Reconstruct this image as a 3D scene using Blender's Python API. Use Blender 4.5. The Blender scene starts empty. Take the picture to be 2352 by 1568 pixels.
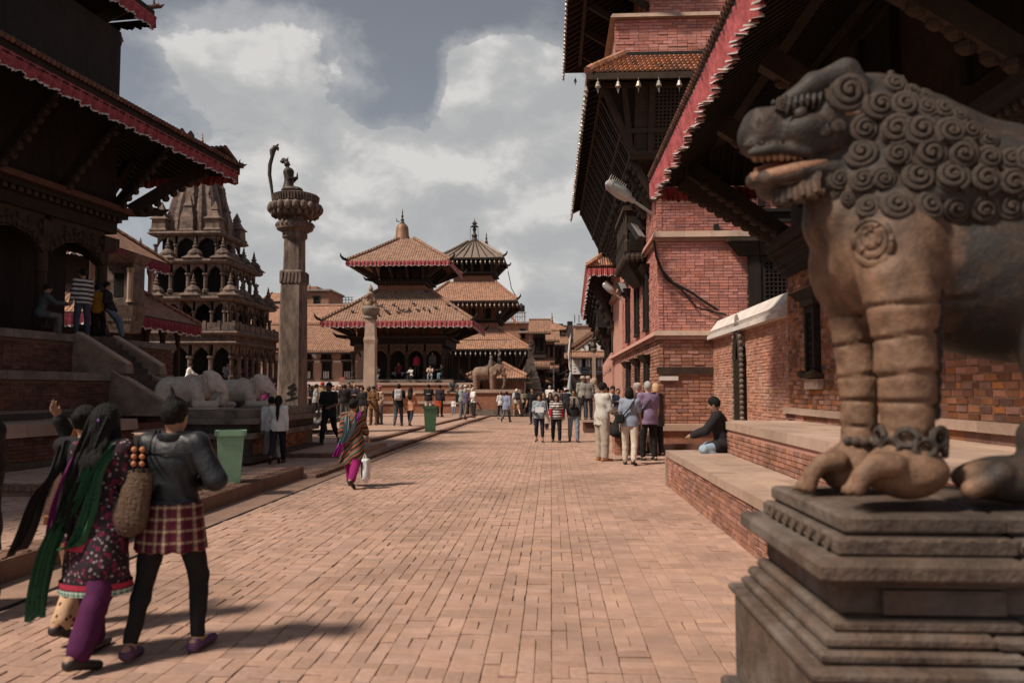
import bpy,math,random
import numpy as np
from mathutils import Matrix,Vector
R = math.radians
random.seed(7)
rng = np.random.default_rng(7)
SC = bpy.context.scene
COL = SC.collection

# ------------------------------------------------------------------ camera, sky, sun, exposure
FPX,CX,CY,SX = 800.0,512.0,341.0,2352 / 1024.0
YAW,PITCH,EYE = R(2.786),R(3.505),1.6
cam_d = bpy.data.cameras.new('camera')
cam_d.sensor_width = 36.0
cam_d.lens = FPX / 1024.0 * 36.0
cam_d.clip_start,cam_d.clip_end = 0.05,3000
cam_d.dof.use_dof = True
cam_d.dof.focus_distance = 22.0
cam_d.dof.aperture_fstop = 2.0
cam = bpy.data.objects.new('camera',cam_d)
COL.objects.link(cam)
cam.location = (0,0,EYE)
cam.rotation_euler = (R(90) + PITCH,0,YAW)
SC.camera = cam
SUN_AZ_DIR = Vector((-0.84,-0.54,0)).normalized()      # horizontal direction towards the sun
SUN_EL = R(52)
sun_d = bpy.data.lights.new('sun','SUN')
sun_d.energy,sun_d.angle,sun_d.color = 3.2,R(7),(1.0,0.86,0.72)
sun = bpy.data.objects.new('sun',sun_d)
COL.objects.link(sun)
to_sun = Vector((SUN_AZ_DIR.x * math.cos(SUN_EL),SUN_AZ_DIR.y * math.cos(SUN_EL),math.sin(SUN_EL)))
sun.rotation_euler = (-to_sun).to_track_quat('-Z','Y').to_euler()
sun.location = to_sun * 60
SC.view_settings.view_transform = 'Standard'
SC.view_settings.look = 'None'
SC.view_settings.gamma = 1
SC.view_settings.use_curve_mapping = False
SC.view_settings.exposure = 0.56
SC.cycles.max_bounces = 5
SC.cycles.diffuse_bounces = 3
SC.cycles.glossy_bounces = 2
SC.cycles.transmission_bounces = 2
SC.cycles.use_denoising = True
SC.cycles.caustics_reflective = False
SC.cycles.caustics_refractive = False

F_ = Vector((-math.sin(YAW) * math.cos(PITCH),math.cos(YAW) * math.cos(PITCH),math.sin(PITCH)))
R_ = Vector((math.cos(YAW),math.sin(YAW),0))
U_ = R_.cross(F_)

def ray(x,y):
 u,v = x / SX,y / SX
 return F_ * FPX + R_ * (u - CX) + U_ * (CY - v)
def at(x,y,Y):                   # the point at distance Y down the street that is seen at (x,y) of the 2352-wide view
 d = ray(x,y)
 return Vector((0,0,EYE)) + d * (Y / d.y)
def gr(x,y,z=0.0):               # the point of the level z seen at (x,y)
 d = ray(x,y)
 return Vector((0,0,EYE)) + d * ((z - EYE) / d.z)

# the sky: Nishita light, desaturated, with procedural cumulus laid out by direction
def build_world():
 w = bpy.data.worlds.new('World')
 SC.world = w
 w.use_nodes = True
 nt = w.node_tree
 N,L = nt.nodes,nt.links
 N.clear()
 out = N.new('ShaderNodeOutputWorld'); bg = N.new('ShaderNodeBackground')
 bg.inputs['Strength'].default_value = 0.056
 sky = N.new('ShaderNodeTexSky'); sky.sky_type = 'NISHITA'; sky.sun_disc = False
 sky.sun_elevation = SUN_EL
 sky.sun_rotation = math.atan2(SUN_AZ_DIR.x,SUN_AZ_DIR.y)
 sky.altitude = 1300; sky.dust_density = 2.0
 hs = N.new('ShaderNodeHueSaturation'); hs.inputs['Saturation'].default_value = 0.36; hs.inputs['Value'].default_value = 1.0
 L.new(sky.outputs[0],hs.inputs['Color'])
 tc = N.new('ShaderNodeTexCoord')
 def math_(op,a,b=None,c=None):
  m = N.new('ShaderNodeMath'); m.operation = op
  for i,v in enumerate((a,b,c)):
   if v is None: continue
   if isinstance(v,(int,float)): m.inputs[i].default_value = v
   else: L.new(v,m.inputs[i])
  return m.outputs[0]
 # warped direction
 mp = N.new('ShaderNodeMapping'); mp.inputs['Scale'].default_value = (1,1,1.55)
 L.new(tc.outputs['Generated'],mp.inputs['Vector'])
 def noise(scale,detail,rough,dist=0.0):
  n = N.new('ShaderNodeTexNoise'); n.inputs['Scale'].default_value = scale
  n.inputs['Detail'].default_value = detail; n.inputs['Roughness'].default_value = rough
  n.inputs['Distortion'].default_value = dist
  L.new(mp.outputs[0],n.inputs['Vector'])
  return n.outputs['Fac']
 big = noise(3.1,3,0.5,0.2)
 det = noise(8.0,9,0.60,0.25)
 fine = noise(28.0,6,0.6,0.0)
 dens = math_('MULTIPLY_ADD',det,0.85,math_('MULTIPLY',big,0.42))
 dens = math_('MULTIPLY_ADD',fine,0.10,dens)
 # the clouds of this afternoon: (x, y, radius in view units, weight)
 blobs = [(1190,190,120,.58),(1250,330,140,.38),(1190,450,130,.30),(1090,130,65,.34),(1010,420,120,.20),(1320,560,150,.26),
    (570,90,120,.22),(740,110,90,.2),(900,135,70,.17),(455,250,70,.30),(610,270,110,.26),(540,165,55,.16),
    (800,350,70,.34),(250,60,90,.14),(1130,330,80,.2),(840,430,120,.16),(620,430,180,.2),(1000,580,260,.22),(740,640,260,.26),(260,190,130,.12),(1230,720,300,.32),(1000,480,160,.12),
    (700,200,60,-.18),(900,230,90,-.26),(330,40,120,-.08),(800,20,120,-.14),(1010,30,110,-.28),(1130,10,90,-.2),(820,300,40,-.2),(1000,220,55,-.18),(300,120,60,-.1),(1080,340,60,-.1)]
 nrm = N.new('ShaderNodeVectorMath'); nrm.operation = 'NORMALIZE'
 wv = N.new('ShaderNodeVectorMath'); wv.operation = 'MULTIPLY_ADD'
 wn = N.new('ShaderNodeTexNoise'); wn.inputs['Scale'].default_value = 6.5; wn.inputs['Detail'].default_value = 5
 L.new(tc.outputs['Generated'],wn.inputs['Vector'])
 sub = N.new('ShaderNodeVectorMath'); sub.operation = 'SUBTRACT'; sub.inputs[1].default_value = (.5,.5,.5)
 L.new(wn.outputs['Color'],sub.inputs[0])
 L.new(sub.outputs[0],wv.inputs[0]); wv.inputs[1].default_value = (.16,.16,.16); L.new(tc.outputs['Generated'],wv.inputs[2])
 L.new(wv.outputs[0],nrm.inputs[0])
 for (x,y,r,wt) in blobs:
  d = ray(x,y).normalized()
  dist = N.new('ShaderNodeVectorMath'); dist.operation = 'DISTANCE'
  L.new(nrm.outputs[0],dist.inputs[0]); dist.inputs[1].default_value = d
  rr = r / SX / FPX
  g = math_('EXPONENT',math_('MULTIPLY',math_('POWER',math_('DIVIDE',dist.outputs['Value'],rr),2),-0.8))
  dens = math_('MULTIPLY_ADD',g,wt,dens)
 mr = N.new('ShaderNodeMapRange'); mr.interpolation_type = 'SMOOTHSTEP'
 mr.inputs['From Min'].default_value = 0.91; mr.inputs['From Max'].default_value = 1.03
 L.new(dens,mr.inputs['Value'])
 # billows: the side towards the light is white, the other grey
 sv = N.new('ShaderNodeVectorMath'); sv.operation = 'ADD'; L.new(mp.outputs[0],sv.inputs[0]); sv.inputs[1].default_value = (-.030,-.012,.045)
 d2 = N.new('ShaderNodeTexNoise'); d2.inputs['Scale'].default_value = 8.0; d2.inputs['Detail'].default_value = 6; d2.inputs['Roughness'].default_value = .55; d2.inputs['Distortion'].default_value = .25
 d1 = N.new('ShaderNodeTexNoise'); d1.inputs['Scale'].default_value = 8.0; d1.inputs['Detail'].default_value = 6; d1.inputs['Roughness'].default_value = .55; d1.inputs['Distortion'].default_value = .25
 L.new(sv.outputs[0],d2.inputs['Vector']); L.new(mp.outputs[0],d1.inputs['Vector'])
 lit = math_('SUBTRACT',d1.outputs['Fac'],d2.outputs['Fac'])
 sh = N.new('ShaderNodeMapRange'); sh.inputs['From Min'].default_value = -0.13; sh.inputs['From Max'].default_value = 0.13
 L.new(lit,sh.inputs['Value'])
 cr = N.new('ShaderNodeValToRGB')
 cr.color_ramp.elements[0].color = (5.1,5.2,5.3,1); cr.color_ramp.elements[0].position = 0.0
 cr.color_ramp.elements[1].color = (8.1,7.9,7.7,1); cr.color_ramp.elements[1].position = 1.0
 e = cr.color_ramp.elements.new(0.5); e.color = (5.9,5.9,5.9,1)
 L.new(sh.outputs[0],cr.inputs['Fac'])
 mix = N.new('ShaderNodeMix'); mix.data_type = 'RGBA'
 m2 = N.new('ShaderNodeMapRange'); m2.interpolation_type = 'SMOOTHSTEP'; L.new(math_('MULTIPLY_ADD',fine,.12,dens),m2.inputs['Value'])
 for k_,v_ in (('From Min',.74),('From Max',1.04),('To Max',.48)): m2.inputs[k_].default_value = v_
 L.new(math_('MAXIMUM',mr.outputs[0],m2.outputs[0]),mix.inputs['Factor']); L.new(hs.outputs[0],mix.inputs['A']); L.new(cr.outputs[0],mix.inputs['B'])
 L.new(mix.outputs['Result'],bg.inputs['Color']); L.new(bg.outputs[0],out.inputs['Surface'])
build_world()

# ------------------------------------------------------------------ materials
MATS = {}
def _nodes(name):
 m = bpy.data.materials.new(name); m.use_nodes = True
 nt = m.node_tree; N,L = nt.nodes,nt.links
 b = N['Principled BSDF']
 return m,N,L,b
def _math(N,L,op,a,b=None,c=None):
 m = N.new('ShaderNodeMath'); m.operation = op
 for i,v in enumerate((a,b,c)):
  if v is None: continue
  if isinstance(v,(int,float)): m.inputs[i].default_value = v
  else: L.new(v,m.inputs[i])
 return m.outputs[0]
def _noise(N,L,vec,scale,detail=4,rough=.55,dist=0.0):
 n = N.new('ShaderNodeTexNoise'); n.inputs['Scale'].default_value = scale; n.inputs['Detail'].default_value = detail
 n.inputs['Roughness'].default_value = rough; n.inputs['Distortion'].default_value = dist
 if vec is not None: L.new(vec,n.inputs['Vector'])
 return n.outputs['Fac']
def _mixc(N,L,fac,a,b):
 m = N.new('ShaderNodeMix'); m.data_type = 'RGBA'
 for s,v in (('Factor',fac),('A',a),('B',b)):
  if isinstance(v,(int,float)): m.inputs[s].default_value = v
  elif isinstance(v,tuple): m.inputs[s].default_value = (*v[:3],1)
  else: L.new(v,m.inputs[s])
 return m.outputs['Result']
def _range(N,L,v,a,b,c=0.0,d=1.0):
 m = N.new('ShaderNodeMapRange'); L.new(v,m.inputs['Value'])
 for k,x in zip(('From Min','From Max','To Min','To Max'),(a,b,c,d)): m.inputs[k].default_value = x
 return m.outputs[0]
def tint(c,k): return tuple(max(0,x * k) for x in c)

def mk(name,base,var=.3,scale=6.0,rough=.88,bump=.25,bscale=40.0,dirt=None,dirt_amt=.5,dirt_scale=1.3,island=0.0,stretch=None,spec=.25,metal=0.0,second=None):
 """weathered plain surface: two scales of tone, blotches of dirt, fine relief, a tone per loose piece"""
 if name in MATS: return MATS[name]
 m,N,L,b = _nodes(name)
 tc = N.new('ShaderNodeTexCoord'); v = tc.outputs['Object']
 if stretch:
  mp = N.new('ShaderNodeMapping'); mp.inputs['Scale'].default_value = stretch; L.new(v,mp.inputs['Vector']); v = mp.outputs[0]
 n1 = _noise(N,L,v,scale,6,.62); n2 = _noise(N,L,v,scale * 5.3,4,.6)
 f = _math(N,L,'MULTIPLY_ADD',n2,.35,_math(N,L,'MULTIPLY',n1,.65))
 f = _range(N,L,f,.3,.7)
 col = _mixc(N,L,f,tint(base,1 - var),tint(base,1 + var))
 if second:
  f2 = _range(N,L,_noise(N,L,v,scale * .45,5,.6,.3),.45,.62)
  col = _mixc(N,L,f2,col,second)
 if dirt is not None:
  fd = _range(N,L,_noise(N,L,v,dirt_scale,6,.65,.4),.46,.68,0,dirt_amt)
  col = _mixc(N,L,fd,col,dirt)
 if island:
  g = N.new('ShaderNodeNewGeometry'); oi = N.new('ShaderNodeObjectInfo')
  r = _math(N,L,'FRACT',_math(N,L,'ADD',g.outputs['Random Per Island'],oi.outputs['Random']))
  r2 = _math(N,L,'FRACT',_math(N,L,'MULTIPLY',r,7.31))
  h = N.new('ShaderNodeHueSaturation'); L.new(col,h.inputs['Color'])
  L.new(_range(N,L,r,0,1,1 - island,1 + island),h.inputs['Value'])
  L.new(_range(N,L,r2,0,1,1 - island * .5,1 + island * .35),h.inputs['Saturation'])
  L.new(_range(N,L,r2,0,1,.5 - island * .02,.5 + island * .02),h.inputs['Hue'])
  col = h.outputs[0]
 L.new(col,b.inputs['Base Color'])
 L.new(_range(N,L,n2,.3,.7,rough - .1,min(1,rough + .08)),b.inputs['Roughness'])
 b.inputs['Specular IOR Level'].default_value = spec
 b.inputs['Metallic'].default_value = metal
 if bump:
  bp = N.new('ShaderNodeBump'); bp.inputs['Strength'].default_value = bump; bp.inputs['Distance'].default_value = .02
  hgt = _math(N,L,'ADD',_noise(N,L,v,bscale,5,.6),_math(N,L,'MULTIPLY',n1,.8))
  L.new(hgt,bp.inputs['Height']); L.new(bp.outputs[0],b.inputs['Normal'])
 MATS[name] = m
 return m

def mk_brick(name,c1,c2,mortar,bw=.24,bh=.07,gap=.008,stain=None,stain_amt=.4,bumpd=.015):
 """masonry too far away to tell its bricks apart"""
 if name in MATS: return MATS[name]
 m,N,L,b = _nodes(name)
 tc = N.new('ShaderNodeTexCoord'); sep = N.new('ShaderNodeSeparateXYZ'); L.new(tc.outputs['Object'],sep.inputs[0])
 comb = N.new('ShaderNodeCombineXYZ')
 L.new(_math(N,L,'ADD',sep.outputs[0],sep.outputs[1]),comb.inputs[0]); L.new(sep.outputs[2],comb.inputs[1])
 br = N.new('ShaderNodeTexBrick'); L.new(comb.outputs[0],br.inputs['Vector'])
 br.inputs['Scale'].default_value = 1.0; br.inputs['Brick Width'].default_value = bw; br.inputs['Row Height'].default_value = bh
 br.inputs['Mortar Size'].default_value = gap; br.inputs['Mortar Smooth'].default_value = .25
 br.inputs['Color1'].default_value = (*c1,1); br.inputs['Color2'].default_value = (*c2,1); br.inputs['Mortar'].default_value = (*mortar,1)
 v = tc.outputs['Object']
 n = _noise(N,L,v,1.1,6,.65,.5); n2 = _noise(N,L,v,9,5,.6)
 col = br.outputs['Color']
 h = N.new('ShaderNodeHueSaturation'); L.new(col,h.inputs['Color']); L.new(_range(N,L,n2,.3,.7,.72,1.28),h.inputs['Value']); col = h.outputs[0]
 if stain is not None: col = _mixc(N,L,_range(N,L,n,.45,.7,0,stain_amt),col,stain)
 L.new(col,b.inputs['Base Color']); b.inputs['Roughness'].default_value = .92; b.inputs['Specular IOR Level'].default_value = .2
 bp = N.new('ShaderNodeBump'); bp.inputs['Distance'].default_value = bumpd; bp.inputs['Strength'].default_value = .8
 L.new(_math(N,L,'MULTIPLY_ADD',br.outputs['Fac'],-1.0,_math(N,L,'MULTIPLY',n2,.5)),bp.inputs['Height']); L.new(bp.outputs[0],b.inputs['Normal'])
 MATS[name] = m
 return m

def mk_tiles(name,c,var=.35,pitch=.17,row=.2,moss=(.05,.055,.04),moss_amt=.5,flutes=.02):
 """small clay roof tiles seen from far: flutes down the slope, courses across, a tone per tile"""
 if name in MATS: return MATS[name]
 m,N,L,b = _nodes(name)
 tc = N.new('ShaderNodeTexCoord'); sep = N.new('ShaderNodeSeparateXYZ'); L.new(tc.outputs['Object'],sep.inputs[0])
 g = N.new('ShaderNodeNewGeometry'); sn = N.new('ShaderNodeSeparateXYZ'); L.new(g.outputs['True Normal'],sn.inputs[0])
 sel = _math(N,L,'GREATER_THAN',_math(N,L,'ABSOLUTE',sn.outputs[0]),_math(N,L,'ABSOLUTE',sn.outputs[1]))
 mx = N.new('ShaderNodeMix'); L.new(sel,mx.inputs['Factor']); L.new(sep.outputs[0],mx.inputs['A']); L.new(sep.outputs[1],mx.inputs['B'])
 u = _math(N,L,'DIVIDE',mx.outputs['Result'],pitch); vv = _math(N,L,'DIVIDE',sep.outputs[2],row * .5)
 wv = _math(N,L,'SINE',_math(N,L,'MULTIPLY',u,6.2832))
 st = _math(N,L,'FRACT',vv)
 cell = N.new('ShaderNodeCombineXYZ'); L.new(_math(N,L,'FLOOR',u),cell.inputs[0]); L.new(_math(N,L,'FLOOR',vv),cell.inputs[1])
 wn = N.new('ShaderNodeTexWhiteNoise'); wn.noise_dimensions = '2D'; L.new(cell.outputs[0],wn.inputs['Vector'])
 n = _noise(N,L,tc.outputs['Object'],.9,6,.65,.4)
 tone = _math(N,L,'MULTIPLY_ADD',wn.outputs['Value'],.7,_math(N,L,'MULTIPLY',n,.6))
 col = _mixc(N,L,_range(N,L,tone,.2,1.1),tint(c,1 - var),tint(c,1 + var))
 col = _mixc(N,L,_range(N,L,n,.5,.72,0,moss_amt),col,moss)
 # the joint between two flutes is a darker line
 col = _mixc(N,L,_range(N,L,wv,-1,-.3,.38,0),col,tint(c,.3))
 L.new(col,b.inputs['Base Color']); b.inputs['Roughness'].default_value = .93; b.inputs['Specular IOR Level'].default_value = .2
 bp = N.new('ShaderNodeBump'); bp.inputs['Distance'].default_value = flutes; bp.inputs['Strength'].default_value = 1
 L.new(_math(N,L,'MULTIPLY_ADD',st,-.7,wv),bp.inputs['Height']); L.new(bp.outputs[0],b.inputs['Normal'])
 MATS[name] = m
 return m

def mk_cloth(name,c,var=.12,rough=.85,pattern=None,c2=None,s=20.0,c3=None,sheen=.0):
 """woven cloth; pattern: stripes (horizontal), vstripes, check, plaid, blotch, dots, diag"""
 if name in MATS: return MATS[name]
 m,N,L,b = _nodes(name)
 tc = N.new('ShaderNodeTexCoord'); v = tc.outputs['Object']
 sep = N.new('ShaderNodeSeparateXYZ'); L.new(v,sep.inputs[0])
 n = _noise(N,L,v,9,5,.6)
 col = _mixc(N,L,_range(N,L,n,.3,.7),tint(c,1 - var),tint(c,1 + var))
 def band(x,sc,lo=.5):
  return _math(N,L,'GREATER_THAN',_math(N,L,'FRACT',_math(N,L,'MULTIPLY',x,sc)),lo)
 around = _math(N,L,'ARCTAN2',sep.outputs[0],sep.outputs[1])
 if pattern == 'stripes': col = _mixc(N,L,band(sep.outputs[2],s),col,c2)
 elif pattern == 'vstripes': col = _mixc(N,L,band(around,s),col,c2)
 elif pattern == 'check':
  x = _math(N,L,'ADD',band(around,s * .17),band(sep.outputs[2],s)); col = _mixc(N,L,_math(N,L,'MULTIPLY',x,.5),col,c2)
 elif pattern == 'plaid':
  x = band(around,s * .155,.72); y = band(sep.outputs[2],s,.72)
  col = _mixc(N,L,_math(N,L,'MULTIPLY',_math(N,L,'ADD',x,y),.5),col,c2)
  x = band(around,s * .31,.86); y = band(sep.outputs[2],s * 2,.86)
  if c3: col = _mixc(N,L,_math(N,L,'MULTIPLY',_math(N,L,'MAXIMUM',x,y),.75),col,c3)
 elif pattern == 'diag':
  q = _math(N,L,'MULTIPLY_ADD',around,.14,sep.outputs[2])
  col = _mixc(N,L,band(q,s,.55),col,c2)
  if c3: col = _mixc(N,L,band(_math(N,L,'ADD',q,.37 / s),s * .5,.8),col,c3)
 elif pattern == 'blotch':
  vo = N.new('ShaderNodeTexVoronoi'); vo.inputs['Scale'].default_value = s; L.new(v,vo.inputs['Vector'])
  col = _mixc(N,L,_range(N,L,vo.outputs['Distance'],.25,.32),c2,col)
  if c3: col = _mixc(N,L,_math(N,L,'GREATER_THAN',_noise(N,L,v,s * .8,3,.5),.58),col,c3)
 elif pattern == 'dots':
  vo = N.new('ShaderNodeTexVoronoi'); vo.inputs['Scale'].default_value = s; vo.inputs['Randomness'].default_value = .2; L.new(v,vo.inputs['Vector'])
  col = _mixc(N,L,_math(N,L,'LESS_THAN',vo.outputs['Distance'],.28),col,c2)
 L.new(col,b.inputs['Base Color']); b.inputs['Roughness'].default_value = rough; b.inputs['Specular IOR Level'].default_value = .2
 bp = N.new('ShaderNodeBump'); bp.inputs['Strength'].default_value = .35; bp.inputs['Distance'].default_value = .02
 mp = N.new('ShaderNodeMapping'); mp.inputs['Scale'].default_value = (1,1,.6); L.new(v,mp.inputs['Vector'])
 L.new(_noise(N,L,mp.outputs[0],16,4,.55,.6),bp.inputs['Height']); L.new(bp.outputs[0],b.inputs['Normal'])
 MATS[name] = m
 return m

# ------------------------------------------------------------------ scene graph
WM = {}
def _link(o,parent):
 COL.objects.link(o)
 if parent is not None:
  o.parent = parent
  WM[o.name] = WM[parent.name]
 return o
def tag(o,label,cat,group=None,kind=None):
 if label: o['label'] = label
 if cat: o['category'] = cat
 if group: o['group'] = group
 if kind: o['kind'] = kind
 return o
def thing(name,label,cat,loc=(0,0,0),rotz=0.0,group=None):
 o = bpy.data.objects.new(name,None)
 o.empty_display_size = .3
 COL.objects.link(o)
 o.location = loc; o.rotation_euler = (0,0,rotz)
 WM[o.name] = Matrix.Translation(Vector(loc)) @ Matrix.Rotation(rotz,4,'Z')
 return tag(o,label,cat,group)
def mesh_np(name,V,F,smooth=False):
 """V (n,3) array, F list of arrays/tuples; quads as (m,4) array is the fast way"""
 me = bpy.data.meshes.new(name)
 if isinstance(F,np.ndarray):
  k = F.shape[1]
  me.vertices.add(len(V)); me.vertices.foreach_set('co',np.asarray(V,dtype=np.float32).ravel())
  me.loops.add(F.size); me.loops.foreach_set('vertex_index',F.astype(np.int32).ravel())
  me.polygons.add(len(F)); me.polygons.foreach_set('loop_start',np.arange(0,F.size,k,dtype=np.int32))
  me.update(calc_edges=True); me.validate()
 else:
  me.from_pydata([tuple(v) for v in V],[],F)
 if smooth: me.polygons.foreach_set('use_smooth',[True] * len(me.polygons))
 me.update()
 return me
def obj(name,me,mat,parent=None,label=None,kind=None):
 if mat is not None and not me.materials: me.materials.append(mat)
 o = bpy.data.objects.new(name,me)
 _link(o,parent)
 if label: o['label'] = label
 if kind: o['kind'] = kind
 return o

class MB:
 """collects solids; build() links them as one mesh object. Points are world points unless local=True"""
 def __init__(s,xf=None):
  s.V,s.F,s.xf = [],[],xf
 def _add(s,vs,fs):
  n = len(s.V)
  if s.xf is not None: vs = [s.xf @ Vector(v) for v in vs]
  s.V += [tuple(v) for v in vs]; s.F += [tuple(i + n for i in f) for f in fs]
  return s
 def box(s,x0,x1,y0,y1,z0,z1):
  v = [(x0,y0,z0),(x1,y0,z0),(x1,y1,z0),(x0,y1,z0),(x0,y0,z1),(x1,y0,z1),(x1,y1,z1),(x0,y1,z1)]
  return s._add(v,[(0,3,2,1),(4,5,6,7),(0,1,5,4),(1,2,6,5),(2,3,7,6),(3,0,4,7)])
 def cbox(s,c,h,M=None):
  c = Vector(c); v = []
  for dz in (-1,1):
   for dx,dy in ((-1,-1),(1,-1),(1,1),(-1,1)):
    p = Vector((dx * h[0],dy * h[1],dz * h[2]))
    if M is not None: p = M @ p
    v.append(c + p)
  return s._add(v,[(0,3,2,1),(4,5,6,7),(0,1,5,4),(1,2,6,5),(2,3,7,6),(3,0,4,7)])
 def beam(s,a,b,w,h,up=(0,0,1),w2=None,h2=None):
  a,b = Vector(a),Vector(b); d = (b - a).normalized(); u = Vector(up)
  r = d.cross(u)
  if r.length < 1e-5: r = d.cross(Vector((1,0,0)))
  r.normalize(); u = r.cross(d)
  w2 = w if w2 is None else w2; h2 = h if h2 is None else h2
  v = []
  for p,ww,hh in ((a,w,h),(b,w2,h2)):
   for i,j in ((-1,-1),(1,-1),(1,1),(-1,1)): v.append(p + r * (i * ww / 2) + u * (j * hh / 2))
  return s._add(v,[(0,3,2,1),(4,5,6,7),(0,1,5,4),(1,2,6,5),(2,3,7,6),(3,0,4,7)])
 def frustum(s,x0,x1,y0,y1,z0,X0,X1,Y0,Y1,z1):
  v = [(x0,y0,z0),(x1,y0,z0),(x1,y1,z0),(x0,y1,z0),(X0,Y0,z1),(X1,Y0,z1),(X1,Y1,z1),(X0,Y1,z1)]
  return s._add(v,[(0,3,2,1),(4,5,6,7),(0,1,5,4),(1,2,6,5),(2,3,7,6),(3,0,4,7)])
 def prism(s,poly,z0,z1):
  n = len(poly)
  a = sum(poly[i][0] * poly[(i + 1) % n][1] - poly[(i + 1) % n][0] * poly[i][1] for i in range(n))
  if a < 0: poly = poly[::-1]
  v = [(p[0],p[1],z0) for p in poly] + [(p[0],p[1],z1) for p in poly]
  return s._add(v,[tuple(range(n - 1,-1,-1)),tuple(range(n,2 * n))] + [(i,(i + 1) % n,n + (i + 1) % n,n + i) for i in range(n)])
 def extrude(s,poly,off):
  """planar polygon of 3-D points pushed along off"""
  n = len(poly); off = Vector(off); P = [Vector(p) for p in poly]
  return s._add(P + [p + off for p in P],[tuple(range(n - 1,-1,-1)),tuple(range(n,2 * n))] + [(i,(i + 1) % n,n + (i + 1) % n,n + i) for i in range(n)])
 def tube(s,pts,rad,n=8,caps=True,flat=1.0):
  P = [Vector(p) for p in pts]; m = len(P)
  if not hasattr(rad,'__len__'): rad = [rad] * m
  vs,fs = [],[]
  ref = None
  for i in range(m):
   d = (P[min(i + 1,m - 1)] - P[max(i - 1,0)])
   d = d.normalized() if d.length > 1e-9 else Vector((0,0,1))
   if ref is None:
    ref = Vector((0,0,1)) if abs(d.z) < .9 else Vector((1,0,0))
   a = d.cross(ref)
   if a.length < 1e-6: a = d.orthogonal()
   a.normalize(); b = a.cross(d); ref = b
   for k in range(n):
    t = 2 * math.pi * k / n
    vs.append(P[i] + a * (math.cos(t) * rad[i]) + b * (math.sin(t) * rad[i] * flat))
  for i in range(m - 1):
   for k in range(n):
    k2 = (k + 1) % n
    fs.append((i * n + k,i * n + k2,(i + 1) * n + k2,(i + 1) * n + k))
  if caps: fs += [tuple(range(n - 1,-1,-1)),tuple(range((m - 1) * n,m * n))]
  return s._add(vs,fs)
 def lathe(s,prof,c,n=16,sq=False,ax=1.0,rot=0.0):
  """profile [(r, z)] turned round a vertical axis at c; sq: square section"""
  if sq: n = 4
  vs,fs = [],[]
  for r,z in prof:
   for k in range(n):
    t = 2 * math.pi * (k + (.5 if sq else 0)) / n + rot
    q = r * (1.41421 if sq else 1)
    vs.append((c[0] + q * math.cos(t),c[1] + q * math.sin(t) * ax,c[2] + z))
  m = len(prof)
  for i in range(m - 1):
   for k in range(n):
    k2 = (k + 1) % n
    fs.append((i * n + k,i * n + k2,(i + 1) * n + k2,(i + 1) * n + k))
  fs += [tuple(range(n - 1,-1,-1)),tuple(range((m - 1) * n,m * n))]
  return s._add(vs,fs)
 def ball(s,c,r,n=10,m=7,M=None):
  if not hasattr(r,'__len__'): r = (r,r,r)
  vs,fs = [],[]
  for i in range(m + 1):
   p = math.pi * i / m
   for k in range(n):
    t = 2 * math.pi * k / n
    q = Vector((r[0] * math.sin(p) * math.cos(t),r[1] * math.sin(p) * math.sin(t),-r[2] * math.cos(p)))
    if M is not None: q = M @ q
    vs.append(Vector(c) + q)
  for i in range(m):
   for k in range(n):
    k2 = (k + 1) % n
    fs.append((i * n + k,i * n + k2,(i + 1) * n + k2,(i + 1) * n + k))
  return s._add(vs,fs)
 def grid(s,P):
  """rows of points -> open sheet"""
  h,w = len(P),len(P[0])
  return s._add([p for r in P for p in r],[(i * w + j,i * w + j + 1,(i + 1) * w + j + 1,(i + 1) * w + j) for i in range(h - 1) for j in range(w - 1)])
 def mesh(s,name,parent=None,local=False,smooth=False):
  V = np.array(s.V,dtype=np.float64)
  if parent is not None and not local:
   M = np.array(WM[parent.name].inverted()); V = V @ M[:3,:3].T + M[:3,3]
  me = bpy.data.meshes.new(name)
  me.from_pydata(V.tolist(),[],s.F)
  if smooth:
   me.polygons.foreach_set('use_smooth',[True] * len(me.polygons))
  me.update()
  return me
 def build(s,name,mat,parent=None,local=False,smooth=False,label=None,kind=None):
  me = s.mesh(name,parent,local,smooth)
  if smooth:
   try: me.set_sharp_from_angle(angle=R(42))
   except Exception: pass
  return obj(name,me,mat,parent,label,kind)

def structure(name,mb,mat):
 o = mb.build(name,mat,None); o['kind'] = 'structure'
 WM[o.name] = Matrix.Identity(4)
 return o

UNIT = MB().box(-.5,.5,-.5,.5,-.5,.5).mesh('brick')
def bev_unit(name,b=.06):
 """unit block with its upper-front edges broken"""
 m = MB().frustum(-.5,.5,-.5,.5,-.5,-.5,.5,-.5,.5,.5 - b)
 m.frustum(-.5,.5,-.5,.5,.5 - b,-.5 + b,.5 - b,-.5 + b,.5 - b,.5)
 return m.mesh(name)

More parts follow.
